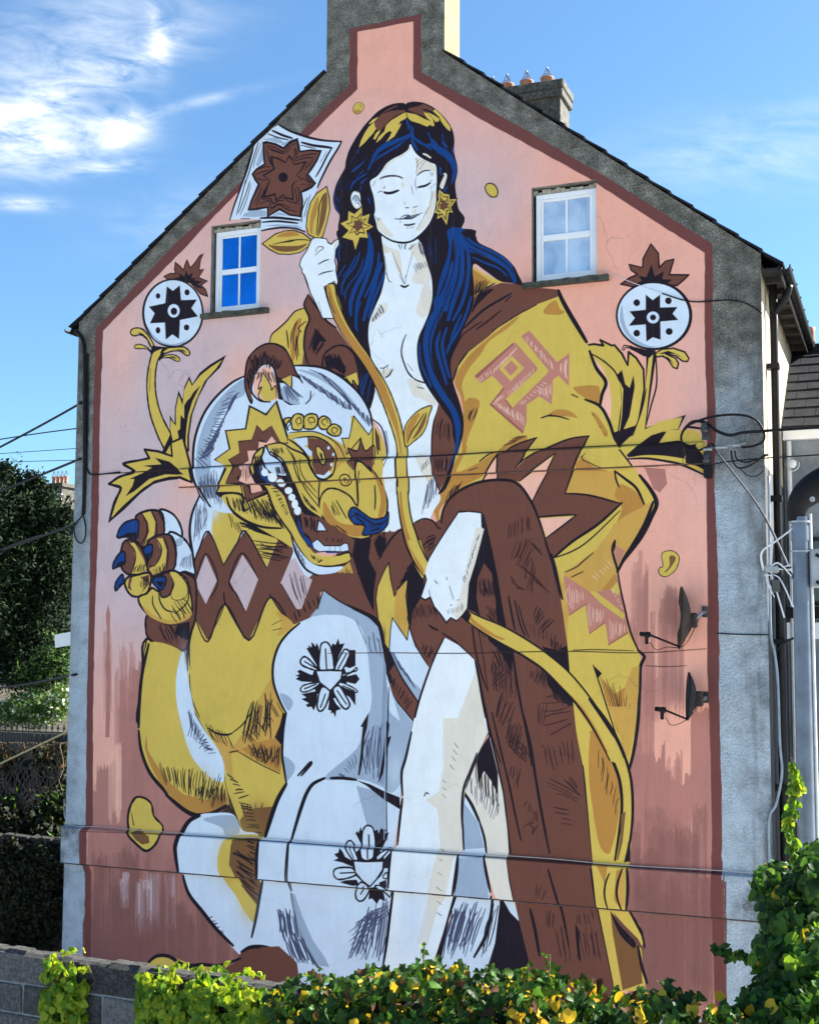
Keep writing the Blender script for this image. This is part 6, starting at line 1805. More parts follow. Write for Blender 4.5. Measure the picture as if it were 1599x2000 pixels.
# windows, vent, bands
def ewin(z0, z1, x0, x1, gl):
    y = YE; f = MB().box((x0, y-.03, z0), (x0+.05, y-.003, z1)).box((x1-.05, y-.03, z0), (x1, y-.003, z1)).box((x0+.05, y-.03, z0), (x1-.05, y-.003, z0+.05)).box((x0+.05, y-.03, z1-.05), (x1-.05, y-.003, z1))
    fr = f.build('window', M_DARKWOOD, ext); MB().box((x0+.05, y-.018, z0+.05), (x1-.05, y-.004, z1-.05)).build('pane', M_GLASSD, fr)
ewin(ez(1182), ez(1050), X0+.03, X0+1.1, M_GLASSD); ewin(ez(1480), ez(1372), X0+.10, X0+.32, M_GLASSD)
epart(MB().box((X0, YE-.09, ez(1208)), (X0+1.3, YE-.002, ez(1186))), 'sill', M_BLACKPVC)
epart(MB().box((X0, YE-.06, ez(1248)), (X1, YE-.003, ez(1216))), 'string_course', M_PVC)
vc = on_y(1547, 908, YE)
epart(MB().lathe([(.0, 0), (.055, 0), (.055, .02), (.052, .10), (.085, .10), (.09, .08), (.085, .0)], (vc[0], YE-.11, vc[2]), 18, Vector((0, 1, 0))), 'vent_pipe', M_PVC, smooth=True)
epart(MB().lathe([(.0, 0), (.05, 0)], (vc[0], YE-.105, vc[2]), 18, Vector((0, -1, 0))), 'vent_mouth', M_CABLE)
epart(MB().tube([(X0+.07, YE-.05, ez(862)), (X0+.07, YE-.05, -3.5)], .03, 8), 'drainpipe', M_CABLEW)
epart(MB().box((X0+.18, YE-.05, ez(1620)), (X1, YE-.003, ez(1500))), 'plinth', mat_noise('blue_grey_render', (.10, .11, .15), (.20, .22, .28), 4, .9, .3, .01))
epart(MB().box((X0, YE-.08, ZB), (X1, YE-.055, ez(1605))), 'stone_base', mat_noise('rubble_stone', (.02, .02, .018), (.11, .10, .085), 7, .95, 1., .05))
for dx, hh in ((.28, .52), (.50, .36)):                                     # pots and flashing seen over the roof
    z = rz-.1; epart(MB().lathe([(.07, 0), (.085, .02), (.075, hh*.9), (.09, hh), (.07, hh)], (X0+dx-.1, ry+.9, z+.1), 12), 'chimney_pot', M_TERRA if dx < .4 else M_PVC, smooth=True)
epart(MB().box((X0+.02, ry+.6, rz-1), (X0+.75, ry+1.2, rz+.12)), 'chimney', M_SIDE)

# ------------------------------------------------------------------ low concrete-block wall in front
BA = Vector((4.3, -8.51, 0)); bd = Vector((1, -.045, 0)).normalized(); bn = Vector((bd.y, -bd.x, 0)); BTOP = -1.712
bw = thing('block_wall', 'low mortared wall of grey concrete blocks along the bottom, partly under creeper', 'wall', (7, -8.6, -2.66))
BL, BH, BT, JN = .468, .132, .10, .012
def bmat():
    mt, t, bs = new_mat('concrete_block'); v = pos(t); oi = N(t, 'ShaderNodeObjectInfo')
    f = M_(t, 'ADD', M_(t, 'MULTIPLY', noise(t, 60, 5, .7, v), .75), M_(t, 'MULTIPLY', oi.outputs['Random'], .25))
    bc = ramp(t, f, [(.34, (.026, .024, .023)), (.5, (.085, .080, .078)), (.66, (.18, .172, .168))])
    ms = ramp(t, noise(t, 5, 6, .7, v), [(.52, 0.), (.66, .75)]); t.links.new(mixc_(t, ms, bc, (.030, .034, .018)), bs.inputs['Base Color']); bs.inputs['Roughness'].default_value = .95
    bump(t, bs, noise(t, 90, 5, .7, v), .8, .012); return mt
M_BLOCK = bmat(); M_MORT = mat_noise('mortar', (.17, .18, .18), (.30, .31, .31), 30, .95, .5, .006)
proto = {}
def block_mesh(L):
    k = round(L, 3)
    if k not in proto:
        m = MB().box((.0, -BT/2, 0), (L, BT/2, BH)); me = bpy.data.meshes.new('block'); me.from_pydata(m.v, [], m.f)
        bm = bmesh.new(); bm.from_mesh(me); bmesh.ops.bevel(bm, geom=bm.edges[:], offset=.006, segments=1, affect='EDGES')
        for v_ in bm.verts: v_.co += Vector(rng.normal(0, .0022, 3))
        bm.to_mesh(me); bm.free(); me.materials.append(M_BLOCK); proto[k] = me
    return proto[k]
WLEN = 6.8; rot_b = Matrix.Rotation(math.atan2(bd.y, bd.x), 4, 'Z')
for i in range(6):
    z = BTOP-.014-BH-i*(BH+JN); x = -(.155+(0 if i % 2 == 0 else (BL+JN)*.54))
    while x < WLEN:
        a = max(x, 0); b = min(x+BL, WLEN)
        if b-a > .08:
            o = bpy.data.objects.new('block', block_mesh(b-a)); COL.objects.link(o); o.parent = bw; o.matrix_parent_inverse = Matrix.Translation(-Vector(bw.location))
            p = BA+bd*a+bn*random.uniform(-.003, .003); o.matrix_basis = Matrix.Translation((p.x, p.y, z)) @ rot_b
        x += BL+JN
mm = MB()
p0, p1 = BA-bn*.043, BA+bd*WLEN-bn*.043; p2, p3 = BA+bd*WLEN+bn*.043, BA+bn*.043
mm.add([(*p0.xy, -2.66), (*p1.xy, -2.66), (*p2.xy, -2.66), (*p3.xy, -2.66), (*p0.xy, BTOP-.016), (*p1.xy, BTOP-.016), (*p2.xy, BTOP-.016), (*p3.xy, BTOP-.016)],
       [(0, 3, 2, 1), (4, 5, 6, 7), (0, 1, 5, 4), (1, 2, 6, 5), (2, 3, 7, 6), (3, 0, 4, 7)]).build('mortar', M_MORT, bw)
cp = MB(); k = 120
for i in range(k):                                                        # uneven mortar capping
    a = BA+bd*(WLEN*i/k); b = BA+bd*(WLEN*(i+1)/k); h = BTOP+random.uniform(-.008, .006); w1 = .052+random.uniform(-.006, .004)
    cp.add([(*(a-bn*w1).xy, BTOP-.018), (*(b-bn*w1).xy, BTOP-.018), (*(b+bn*w1).xy, BTOP-.018), (*(a+bn*w1).xy, BTOP-.018), (*(a-bn*.03).xy, h), (*(b-bn*.03).xy, h), (*(b+bn*.03).xy, h), (*(a+bn*.03).xy, h)],
           [(0, 3, 2, 1), (4, 5, 6, 7), (0, 1, 5, 4), (1, 2, 6, 5), (2, 3, 7, 6), (3, 0, 4, 7)])
cp.build('capping', mat_noise('dirty_mortar', (.012, .012, .011), (.07, .068, .062), 40, .95, .8, .01), bw)
tag(MB().add([(-30, -8.5, -6.0), (60, -8.5, -6.0), (60, -8.44, -2.8), (-30, -8.44, -2.8), (-30, -8.95, -6.0), (60, -8.95, -6.0), (60, -8.95, -2.66), (-30, -8.95, -2.66)],
             [(0, 1, 2, 3), (4, 7, 6, 5), (3, 2, 6, 7)]).build('verge', M_GROUND), kind='structure')

# ------------------------------------------------------------------ leaves
def leaf_mesh(name, mat, kind):
    if kind == 'ivy':     # five-lobed, folded on its midrib
        P = [(0, 0), (.38, -.12), (.50, .22), (.36, .42), (.26, .78), (0, 1.08)]
    elif kind == 'round':
        P = [(0, 0), (.34, -.10), (.50, .20), (.48, .55), (.28, .85), (0, 1.02)]
    else:
        P = [(0, 0), (.10, .12), (.20, .38), (.20, .60), (.10, .85), (0, 1.0)]
    vs = [(0, y, .0) for x, y in (P[0], P[-1])]; R = P[1:-1]
    v = [(0, 0, 0), (0, P[-1][1], -.26), (0, .45, -.02)]
    for s in (1, -1):
        for x, y in R: v.append((s*x, y, .34*abs(x)-.20*y*y+.05*math.sin(7*y+3*s*x)))
    n = len(R); f = []
    for si, s in enumerate((1, -1)):
        b = 3+si*n; ch = [0]+[b+i for i in range(n)]+[1]
        for i in range(len(ch)-1): f.append((2, ch[i], ch[i+1]) if s > 0 else (2, ch[i+1], ch[i]))
    me = bpy.data.meshes.new(name); me.from_pydata(v, [], f); me.materials.append(mat); me.update()
    return me, np.array(v, float), f
def leaf_xf(p, nrm, size, droop=.6):
    n = Vector(nrm).normalized()+Vector(rng.normal(0, .38, 3)); n.normalize()
    d = Vector((rng.normal(0, .5), rng.normal(0, .5), -droop)); d = d-n*d.dot(n)
    d = d.normalized() if d.length > 1e-4 else n.orthogonal().normalized()
    x = d.cross(n); m = Matrix((x, d, n)).transposed().to_4x4()
    return Matrix.Translation(p) @ m @ Matrix.Scale(size, 4)
def plant(name, label, cat, base, spots, meshes, weights, group=None, nparts=300, stems=None, stem_mat=None):
    """spots: (point, normal, size); nearest and largest become single leaf objects, the rest one joined part"""
    t = thing(name, label, cat, base, group)
    if stems:
        sm = MB()
        for P, r in stems: sm.tube(P, r, 5)
        sm.build('stem', stem_mat, t)
    cb = Vector(CAM); order = sorted(range(len(spots)), key=lambda i: -spots[i][2]/max((Vector(spots[i][0])-cb).length, .1)-(rng.random()*.004)-spots[i][3] if len(spots[i]) > 3 else 0)
    wsum = np.cumsum(weights)/sum(weights); rest = {}
    inv = Matrix.Translation(-Vector(base))
    for r, i in enumerate(order):
        p, nr, s = spots[i][:3]; k = int(np.searchsorted(wsum, rng.random())); k = min(k, len(meshes)-1); M = leaf_xf(Vector(p), nr, s)
        if r < nparts:
            o = bpy.data.objects.new('leaf', meshes[k][0]); COL.objects.link(o); o.parent = t; o.matrix_local = inv @ M
        else: rest.setdefault(k, []).append(M)
    if rest:
        V = []; F = []; MI = []; mats = []; off = 0
        for j, (k, L) in enumerate(rest.items()):
            me, v, f = meshes[k]; mats.append(me.materials[0]); A = np.array([np.array(M) for M in L]); vh = np.c_[v, np.ones(len(v))]
            W_ = np.einsum('nij,vj->nvi', A, vh)[..., :3]; V.append(W_.reshape(-1, 3)); fa = np.array(f)
            F.append((fa[None]+(np.arange(len(L))*len(v))[:, None, None]+off).reshape(-1, 3)); MI += [j]*(len(L)*len(f)); off += len(L)*len(v)
        V = np.vstack(V); F = np.vstack(F); me = bpy.data.meshes.new('foliage'); me.vertices.add(len(V)); me.vertices.foreach_set('co', V.ravel())
        me.loops.add(F.size); me.loops.foreach_set('vertex_index', F.ravel().astype(np.int32)); me.polygons.add(len(F))
        me.polygons.foreach_set('loop_start', np.arange(0, F.size, 3, dtype=np.int32)); me.polygons.foreach_set('loop_total', np.full(len(F), 3, np.int32))
        for m_ in mats: me.materials.append(m_)
        me.polygons.foreach_set('material_index', np.array(MI, np.int32)); me.update(calc_edges=True)
        o = bpy.data.objects.new('foliage', me); COL.objects.link(o); o.parent = t; o.matrix_parent_inverse = inv; o['kind'] = 'stuff'
    return t
LG = leaf_mat('ivy_dark', (.014, .036, .008), (.042, .092, .016), .5, .25); LG2 = leaf_mat('ivy_mid', (.035, .10, .014), (.075, .17, .025), .38, .3)
LY = leaf_mat('ivy_yellow', (.55, .33, .02), (.72, .48, .04), .5, .3); LBR = leaf_mat('ivy_withered', (.05, .024, .012), (.13, .07, .032), .8, .15)
LB = leaf_mat('creeper_bright', (.20, .28, .018), (.40, .46, .035), .5, .4); LB2 = leaf_mat('creeper_green', (.09, .19, .02), (.20, .33, .03), .45, .4)
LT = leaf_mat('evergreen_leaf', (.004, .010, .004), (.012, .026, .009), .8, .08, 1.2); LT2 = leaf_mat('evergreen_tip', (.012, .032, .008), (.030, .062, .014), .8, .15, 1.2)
LS = leaf_mat('shrub_leaf', (.05, .12, .03), (.13, .22, .06), .5, .3, 2); LFL = leaf_mat('white_blossom', (.5, .55, .48), (.72, .75, .70), .6, .3)
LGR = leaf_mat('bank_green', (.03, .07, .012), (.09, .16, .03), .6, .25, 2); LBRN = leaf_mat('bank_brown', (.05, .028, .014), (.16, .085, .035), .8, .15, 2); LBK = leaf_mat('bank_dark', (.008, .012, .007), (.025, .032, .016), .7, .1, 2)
LEAF = {k: leaf_mesh(k, m, kd) for k, m, kd in [('ivy_leaf', LG, 'ivy'), ('ivy_leaf_mid', LG2, 'ivy'), ('ivy_leaf_yellow', LY, 'round'), ('ivy_leaf_withered', LBR, 'ivy'), ('creeper_leaf', LB, 'round'), ('creeper_leaf_green', LB2, 'round'),
        ('tree_leaf', LT, 'long'), ('tree_tip', LT2, 'long'), ('shrub_leaf', LS, 'long'), ('blossom', LFL, 'round'), ('bank_green', LGR, 'long'), ('bank_brown', LBRN, 'long'), ('bank_dark', LBK, 'round')]}
M_STEM = mat_noise('woody_stem', (.05, .035, .022), (.13, .09, .06), 20, .9, .4, .005)
def Lv(*k): return [LEAF[i] for i in k]
def wall_x(px, py=1900):       # distance along the block wall seen at that column
    d = ray(px, py); A = np.array([[d[0], -bd.x], [d[1], -bd.y]]); b = np.array([BA.x-CAM[0], BA.y-CAM[1]]); return float(np.linalg.solve(A, b)[1])
def wp(s, dn, z): p = BA+bd*s+bn*dn; return (p.x, p.y, z)
# bright creeper hanging over the wall at the left
def creeper(name, label, px0, px1, top, bot, n, sz, thick, meshes, wts, group=None, topfn=None, nparts=300):
    s0, s1 = wall_x(px0), wall_x(px1); sp = []; tries = 0
    while len(sp) < n and tries < n*20:
        tries += 1
        u = rng.random(); s = s0+(s1-s0)*u; zt_ = BTOP+(topfn(u) if topfn else top); z = zt_-(zt_-(BTOP-bot))*rng.random()**1.0
        edge = min(u, 1-u)*(s1-s0); lim = thick*min(1, .35+edge/.09)
        if math.sin(s*31+z*17)+math.sin(s*13-z*41+2) < -1.15: continue
        above = z > BTOP
        dn = rng.uniform(-.2 if thick > .15 else -.1, thick) if above else .055+lim*rng.random()
        nr = Vector((bn.x, bn.y, .35)) if not above else Vector((bn.x*.8+rng.normal(0, .4), bn.y*.8, .6))
        sp.append((wp(s, dn, z), nr, sz*rng.uniform(.5, 1.35), dn*.02))
    st = []
    for i in range(max(3, int((s1-s0)*7))):
        s = rng.uniform(s0, s1); st.append(([wp(s+rng.normal(0, .02)+.03*k*rng.normal(0, 1), .06+rng.random()*.03, BTOP+.0-k*bot/5) for k in range(6)], .004))
    return plant(name, label, 'creeper' if 'creeper' in name else 'ivy', wp((s0+s1)/2, 0, BTOP-.3), sp, meshes, wts, group, nparts, st, M_STEM)
creeper('creeper', 'narrow trail of bright yellow-green creeper hanging over the grey blocks at the far left', 106, 188, .01, .42, 560, .036, .07, Lv('creeper_leaf', 'creeper_leaf_green'), (6, 4), topfn=lambda u: .0+.02*math.sin(u*6))
creeper('creeper', 'wide mat of bright green creeper spilling over the blocks below the painted paw', 292, 400, .01, .42, 820, .034, .08, Lv('creeper_leaf', 'creeper_leaf_green'), (5, 6), topfn=lambda u: -.01+.03*math.sin(u*4))
creeper('creeper', 'bright green creeper mat that meets the dark ivy hedge, one yellow leaf in it', 394, 580, .01, .42, 1500, .034, .10, Lv('creeper_leaf', 'creeper_leaf_green', 'ivy_leaf_yellow'), (5, 6, .06), topfn=lambda u: .01+.03*math.sin(u*4+1)-.0*u)
def htop(u):
    px_ = 560+u*880; pts = [(560, -.0), (640, .05), (700, .085), (800, .125), (900, .15), (1000, .155), (1100, .165), (1200, .14), (1300, .14), (1440, .14)]
    return float(np.interp(px_, [p[0] for p in pts], [p[1] for p in pts]))+.015*math.sin(u*47)+.012*math.sin(u*23+1)
hd_ = creeper('ivy_hedge', 'long dark ivy hedge dotted with yellow leaves along the foot of the mural', 560, 1450, .05, .40, 8200, .040, .20, Lv('ivy_leaf', 'ivy_leaf_mid', 'ivy_leaf_yellow', 'ivy_leaf_withered'), (10, 4, 1.9, 1.2), topfn=htop)
# sprigs standing out of the hedge
for px_, h, nm in [(828, .15, 0), (1072, .13, 0), (1030, .09, 0), (905, .10, 0), (770, .07, 0), (1380, .05, 0)]:
    s = wall_x(px_); z0 = BTOP+htop((px_-560)/880)-.05; sp = [(wp(s+rng.normal(0, .012), .02+rng.normal(0, .015), z0+h*(k/11)), (bn.x+rng.normal(0, .5), bn.y, .3), .032*(1.15-.6*k/11), 0) for k in range(12)]
    plant('ivy_sprig', {828: 'tallest pale ivy sprig rising in front of the white painted shin', 1072: 'upright ivy sprig in front of the brown painted robe', 1030: 'small ivy sprig just left of the upright one on the brown robe', 905: 'ivy sprig below the painted grey hem', 770: 'short leafy sprig at the left part of the dark ivy', 1380: 'low ivy sprig beside the brown border at the right'}[px_], 'ivy sprig', wp(s, 0, z0-.02), sp, Lv('ivy_leaf_mid', 'creeper_leaf_green'), (3, 1), 'sprigs along the ivy hedge', 300, [([wp(s, .02, z0-.03), wp(s+.01, .02, z0+h)], .0035)], M_STEM)
# big ivy mound at the right
sp = []
def mound(px, py, rx, ry, t, n, sz):
    c = Vector(at_depth(px, py, t)); sx_ = rx/FPX*t; sy_ = ry/FPX*t
    for i in range(n):
        d = Vector(rng.normal(0, 1, 3)).normalized(); q = rng.uniform(.72, 1.05); p = c+Vector((d.x*sx_*q, d.y*.28*q, d.z*sy_*q)); sp.append((p, d+Vector((-.2, -.8, .3)), sz*rng.uniform(.6, 1.3), 0))
for a in [(1550, 1775, 58, 62, 5.3, 620, .052), (1512, 1722, 38, 34, 5.5, 260, .046), (1585, 1880, 84, 84, 5.1, 860, .052), (1502, 1848, 30, 34, 5.4, 240, .044), (1595, 1700, 32, 50, 5.2, 240, .05), (1530, 1968, 80, 54, 5.0, 800, .048), (1605, 1975, 110, 76, 4.9, 450, .052)]: mound(*a)
for k in range(26): sp.append((Vector(at_depth(1390+k*3.4, 1848+k*.9+rng.normal(0, 4), 5.4)), (0, -1, .4), .035, 0))
plant('ivy_bush', 'large dark green ivy bush with a few yellow leaves filling the lower right corner', 'ivy', tuple(at_depth(1540, 1990, 5.2)), sp, Lv('ivy_leaf', 'ivy_leaf_mid', 'ivy_leaf_yellow', 'creeper_leaf_green'), (8, 6, .25, .8), None, 300,
      [([tuple(at_depth(1520+10*k, 2080, 5.3)), tuple(at_depth(1500+20*k, 1900, 5.3)), tuple(at_depth(1490+22*k, 1760, 5.35))], .012) for k in range(5)], M_STEM)

# ------------------------------------------------------------------ lamp post
LPB = Vector((9.72, -5.07, -6.0)); lz = .66
lp = thing('lamp_post', 'tall grey steel lamp post with a black lantern head at the right edge', 'lamp post', LPB)
MB().lathe([(.085, 0), (.085, 1.2), (.066, 1.25), (.062, 4.0), (.055, lz+6.0)], LPB, 20).build('pole', M_LAMPPOST, lp, smooth=True)
MB().lathe([(.060, 0), (.060, .10)], (LPB.x, LPB.y, lz-.16), 20).build('collar', M_LAMPPOST, lp, smooth=True)
hd = MB(); hx = LPB.x; hy = LPB.y
A1 = [(hx-.03, hy, lz-.03), (hx, hy, lz+.10), (hx+.09, hy-.01, lz+.19), (hx+.22, hy-.02, lz+.25), (hx+.42, hy-.03, lz+.29)]
hd.tube(smooth_pts(A1, 5), [.05, .054, .060, .066, .072, .078, .084, .09, .094, .098, .10, .102, .104, .106, .108, .11, .11, .11, .11, .108, .10], 16).build('lantern_head', M_CABLE, lp, smooth=True)
MB().lathe([(.0, 0), (.09, .0), (.11, .03), (.11, .05)], (hx+.36, hy-.03, lz+.14), 16).build('lantern_glass', M_GLASSP, lp, smooth=True)
MB().lathe([(.0, .012), (.014, .012), (.018, 0)], tuple(Vector(at_depth(1585, 975, 8.05))), 10, Vector((0, -1, 0))).build('lantern_bolt', M_STEEL, lp)
MB().tube([(LPB.x+.074, LPB.y, -5.5), (LPB.x+.070, LPB.y, -2), (LPB.x+.066, LPB.y, lz+.02)], .011, 8).build('conduit', M_CABLEW, lp)
MB().box((LPB.x+.06, LPB.y-.05, .18), (LPB.x+.15, LPB.y+.05, .44)).build('fuse_box', M_STEEL, lp, bevel=.01)
for z in (.40, .22): MB().tube([(LPB.x+.10, LPB.y-.055, z), (LPB.x+.15, LPB.y-.06, z-.03), (LPB.x+.22, LPB.y-.05, z)], .012, 6).build('box_clip', M_CABLE, lp)
for z in (.42, .62): MB().lathe([(.068, 0), (.068, .012)], (LPB.x, LPB.y, z), 18).build('strap', M_STEEL, lp)
# vine on the post
sp = []
for k in range(170):
    f = rng.random(); p = Vector(at_depth(1547+8*math.sin(f*9)+rng.normal(0, 5), 1490+f*230, 8.0)); sp.append((p, (rng.normal(0, .4), -1, .3), .048*rng.uniform(.6, 1.2), 0))
plant('climbing_vine', 'thin vine of bright leaves climbing the left side of the lamp post', 'vine', (9.6, -5.3, -4.5), sp, Lv('creeper_leaf_green', 'creeper_leaf', 'ivy_leaf_mid'), (6, 1.5, 5), None, 300, [([tuple(at_depth(1545+5*math.sin(k*1.3), 1480+k*30, 8.0)) for k in range(10)], .006)], M_STEM)

# ------------------------------------------------------------------ satellite dishes
def dish(lab, c, mnt, lnb, r, mat):
    t = thing('satellite_dish', lab, 'satellite dish', (mnt[0], 0, mnt[2]), 'satellite dishes on the gable')
    c = Vector(c); ax = Vector((-1, -.24, .05)).normalized(); prof = []; k = 8
    for i in range(k+1): q = r*i/k; prof.append((max(q, .001), .30*(q*q)/r))
    prof += [(r*1.02, .30*r+.004), (r*1.0, .30*r-.014)]+[(r*i/k*.985+.0005, .30*((r*i/k)**2)/r-.012) for i in range(k, -1, -1)]
    MB().lathe(prof, c-ax*.08, 28, ax).build('reflector', mat, t, smooth=True)
    m = Vector(mnt); b = c-ax*.10
    MB().tube([m+Vector((0, -.02, 0)), m+Vector((-.02, -.16, -.02)), b+Vector((.03, 0, -.02))], .020, 8).build('wall_arm', M_STEEL, t)
    MB().box((m.x-.03, -.012, m.z-.06), (m.x+.03, -.002, m.z+.06)).build('wall_plate', M_CERAM, t)
    MB().box((b.x-.05, b.y-.05, b.z-.10), (b.x+.06, b.y+.05, b.z+.06)).build('tilt_bracket', M_DISHB, t, bevel=.012)
    lo = c+Vector((.01, 0, -r*.93)); l = Vector(lnb)
    MB().tube([b+Vector((0, 0, -.08)), lo+Vector((-.03, -.01, -.0)), l+Vector((.0, 0, .0))], .012, 8).build('feed_arm', M_CABLE, t)
    MB().lathe([(.0, 0), (.03, 0), (.034, .03), (.025, .05), (.025, .11), (.0, .11)], l, 12, Vector((-1, .25, .1))).build('feed_horn', M_CABLE, t, smooth=True)
    MB().box((l.x-.05, l.y-.02, l.z-.10), (l.x-.015, l.y+.02, l.z-.01)).build('feed_neck', M_CABLE, t, bevel=.006)
    MB().tube(smooth_pts([l+Vector((0, .02, -.08)), l+Vector((.06, .05, -.16)), l+Vector((.16, .10, -.13)), lo+Vector((0, .1, .02)), m+Vector((-.05, -.02, -.05))], 5), .004, 5).build('feed_cable', M_CABLE, t)
YD = -.28
def P3(x, y, Y): return tuple(float(v) for v in on_y(x, y, Y))
dish('upper satellite dish, brownish and edge-on, on the right of the mural', P3(1331, 1207, YD), P3(1376, 1195, 0), P3(1268, 1240, -.42), .335, M_DISHB)
dish('lower satellite dish, smaller and black, on the right of the mural', P3(1342, 1360, YD), P3(1378, 1362, 0), P3(1298, 1387, -.42), .255, M_DISH)

# ------------------------------------------------------------------ cables and fittings
def cable(lab, pts, r, mat=None, cat='cable', grp=None, n=6, sm=6, name='cable'):
    o = MB().tube(smooth_pts(pts, sm), r, n).build(name, mat or M_CABLE, None, smooth=True); return tag(o, lab, cat, grp)
# overhead wires from the left
for lab, pts, r in [('thick overhead wire crossing the sky highest at the left', [P3(-60, 905, 1.5), P3(60, 842, .8), P3(150, 792, .05), P3(156, 786, -.02)], .016),
                    ('thin overhead wire, second from the top at the left', [P3(-60, 868, 6), P3(80, 846, 6), P3(240, 826, 6)], .012),
                    ('very thin overhead wire, third from the top at the left', [P3(-60, 890, 9), P3(60, 882, 9), P3(260, 868, 9)], .008),
                    ('very thin overhead wire, lowest of the pale sky wires at the left', [P3(-60, 905, 9), P3(60, 901, 9), P3(260, 896, 9)], .008),
                    ('overhead wire passing just above the dark tree to the house corner', [P3(-60, 985, 1.5), P3(50, 940, .8), P3(148, 900, .03), P3(154, 897, -.02)], .017),
                    ('wire crossing in front of the dark foliage below the porch board', [P3(-60, 1352, 2.5), P3(60, 1335, 1.5), P3(140, 1319, .02), P3(150, 1317, .3)], .018)]:
    cable(lab, pts, r, grp='overhead wires at the left')
cable('yellow rope stretched from the left edge to the house corner above the bank', [P3(-60, 1521, 2.5), P3(0, 1492, 1.8), P3(132, 1429, .02)], .014, M_CABLEY, 'rope', name='rope')
cable('twisted service cable with a long end loop in front of the dark tree', [P3(-40, 1098, 2.2), P3(2, 1082, 1.8), P3(14, 1072, 1.7), P3(70, 1052, 1.0), P3(135, 1028, .1), P3(148, 1022, -.03)], .016)
cable('looped end of the service cable at the left', [P3(2, 1082, 1.8), P3(0, 1075, 1.8), P3(12, 1070, 1.7), P3(50, 1055, 1.2), P3(90, 1043, .7)], .012)
cable('bundle of black cable clipped down the left margin of the gable', [P3(150, 648, -.02), P3(163, 668, -.03), P3(166, 720, -.03), P3(166, 800, -.03), P3(166, 880, -.03), P3(165, 960, -.03), P3(163, 1005, -.03)], .026)
cable('second black cable running beside the bundle on the left margin', [P3(172, 690, -.02), P3(172, 800, -.02), P3(170, 900, -.02), P3(172, 918, -.02), P3(182, 927, -.02), P3(235, 922, -.02)], .010)
cable('black cable loop hanging on the left margin of the gable', [P3(163, 1005, -.03), P3(152, 1018, -.04), P3(145, 1030, -.05), P3(149, 1052, -.05), P3(158, 1061, -.05), P3(166, 1052, -.04), P3(168, 1030, -.03), P3(163, 1006, -.03)], .010)
lo = [(126, 1560), (126, 1590), (131, 1604), (142, 1612), (160, 1614.5)]; li = [P3(x, y, -.03) for x, y in lo]
mid = [(-.03, 8.98)]
zc = BZ2[1]+.012
cable('pale cable running along the top of the lower painted band', li+[(.6+i*.6, -.03, zc+random.uniform(-.012, .012)) for i in range(15)], .0045, mat_noise('grey_white_cable', (.30, .31, .33), (.42, .43, .45), 20, .5, 0))
cable('thin cable drooping across the bare right margin below the window', [P3(1292, 573, -.012), P3(1350, 589, -.012), P3(1420, 586, -.012), P3(1455, 592, -.012), P3(1488, 612, -.012)], .008)
cable('thin pale wire slanting over the white painted fruit at the right', [P3(1180, 528, -.01), P3(1222, 547, -.01), P3(1292, 573, -.01)], .004, M_CABLEW)
# service entry on the right margin
YC = -.10
cable('black cable forming the wide upper loop between the wall bracket and the corner', [P3(1332, 868, YC), P3(1330, 850, YC), P3(1345, 830, YC), P3(1390, 814, YC), P3(1440, 810, YC), P3(1475, 820, YC), P3(1491, 845, YC), P3(1489, 862, YC), P3(1470, 871, YC), P3(1447, 874, YC)], .014)
cable('thick black supply cable sagging from the loop to the house next door', [P3(1336, 838, YC), P3(1352, 824, YC), P3(1376, 825, YC), P3(1400, 842, YC), P3(1425, 850, YC), P3(1450, 845, YC), P3(1500, 841, YC), P3(1556, 837, -.2), P3(1640, 832, -.3)], .018)
cable('short black cable curving back under the upper wall bracket', [P3(1332, 866, YC), P3(1340, 876, YC), P3(1360, 880, YC), P3(1378, 874, YC), P3(1388, 867, YC), P3(1396, 873, YC)], .013)
cable('thin black cable drooping from the connector block', [P3(1427, 880, YC), P3(1430, 900, YC), P3(1442, 914, YC), P3(1466, 908, YC), P3(1492, 889, YC), P3(1498, 887, -.02)], .010)
cable('second thin black cable drooping from the connector block', [P3(1434, 880, YC), P3(1438, 896, YC), P3(1456, 903, YC), P3(1480, 896, YC), P3(1500, 888, .0)], .009)
cable('fine black cable sagging lowest on the bare margin', [P3(1445, 915, YC), P3(1458, 928, YC), P3(1476, 930, YC), P3(1490, 920, YC)], .006)
cable('fine dark wire running level from the lower bracket to the right', [P3(1386, 910, YC), P3(1410, 903, YC), P3(1490, 895, YC), P3(1640, 886, -.2)], .008)
cable('pale service cable stretched from the gable down to the lamp post', [P3(1385, 866, -.1), P3(1440, 935, -1.1), P3(1490, 1005, -3.2), tuple(LPB+Vector((-.05, -.03, 6.25)))], .011, mat_noise('grey_cable', (.035, .038, .045), (.10, .11, .125), 26, .6, 0, spec=.2))
cable('thin cable crossing the bare right margin beside the upper dish', [P3(1399, 1237, -.01), P3(1440, 1239, -.01), P3(1500, 1240, -.01)], .007)
cable('grey conduit snaking down the right corner of the house', [P3(1500, 930, -.02), P3(1502, 1080, -.02), P3(1504, 1230, -.02), P3(1512, 1275, -.02), P3(1518, 1330, -.02), P3(1522, 1450, -.02), P3(1526, 1510, -.02), P3(1515, 1570, -.02), P3(1501, 1600, -.02), P3(1502, 1690, -.02), P3(1503, 1760, -.02)], .015, mat_noise('grey_conduit', (.16, .20, .24), (.26, .31, .36), 9, .5, 0))
cable('black cable hooked from the conduit onto the house next door', [P3(1512, 1285, -.02), P3(1518, 1268, .1), P3(1535, 1252, .4), P3(1560, 1243, .8)], .012)
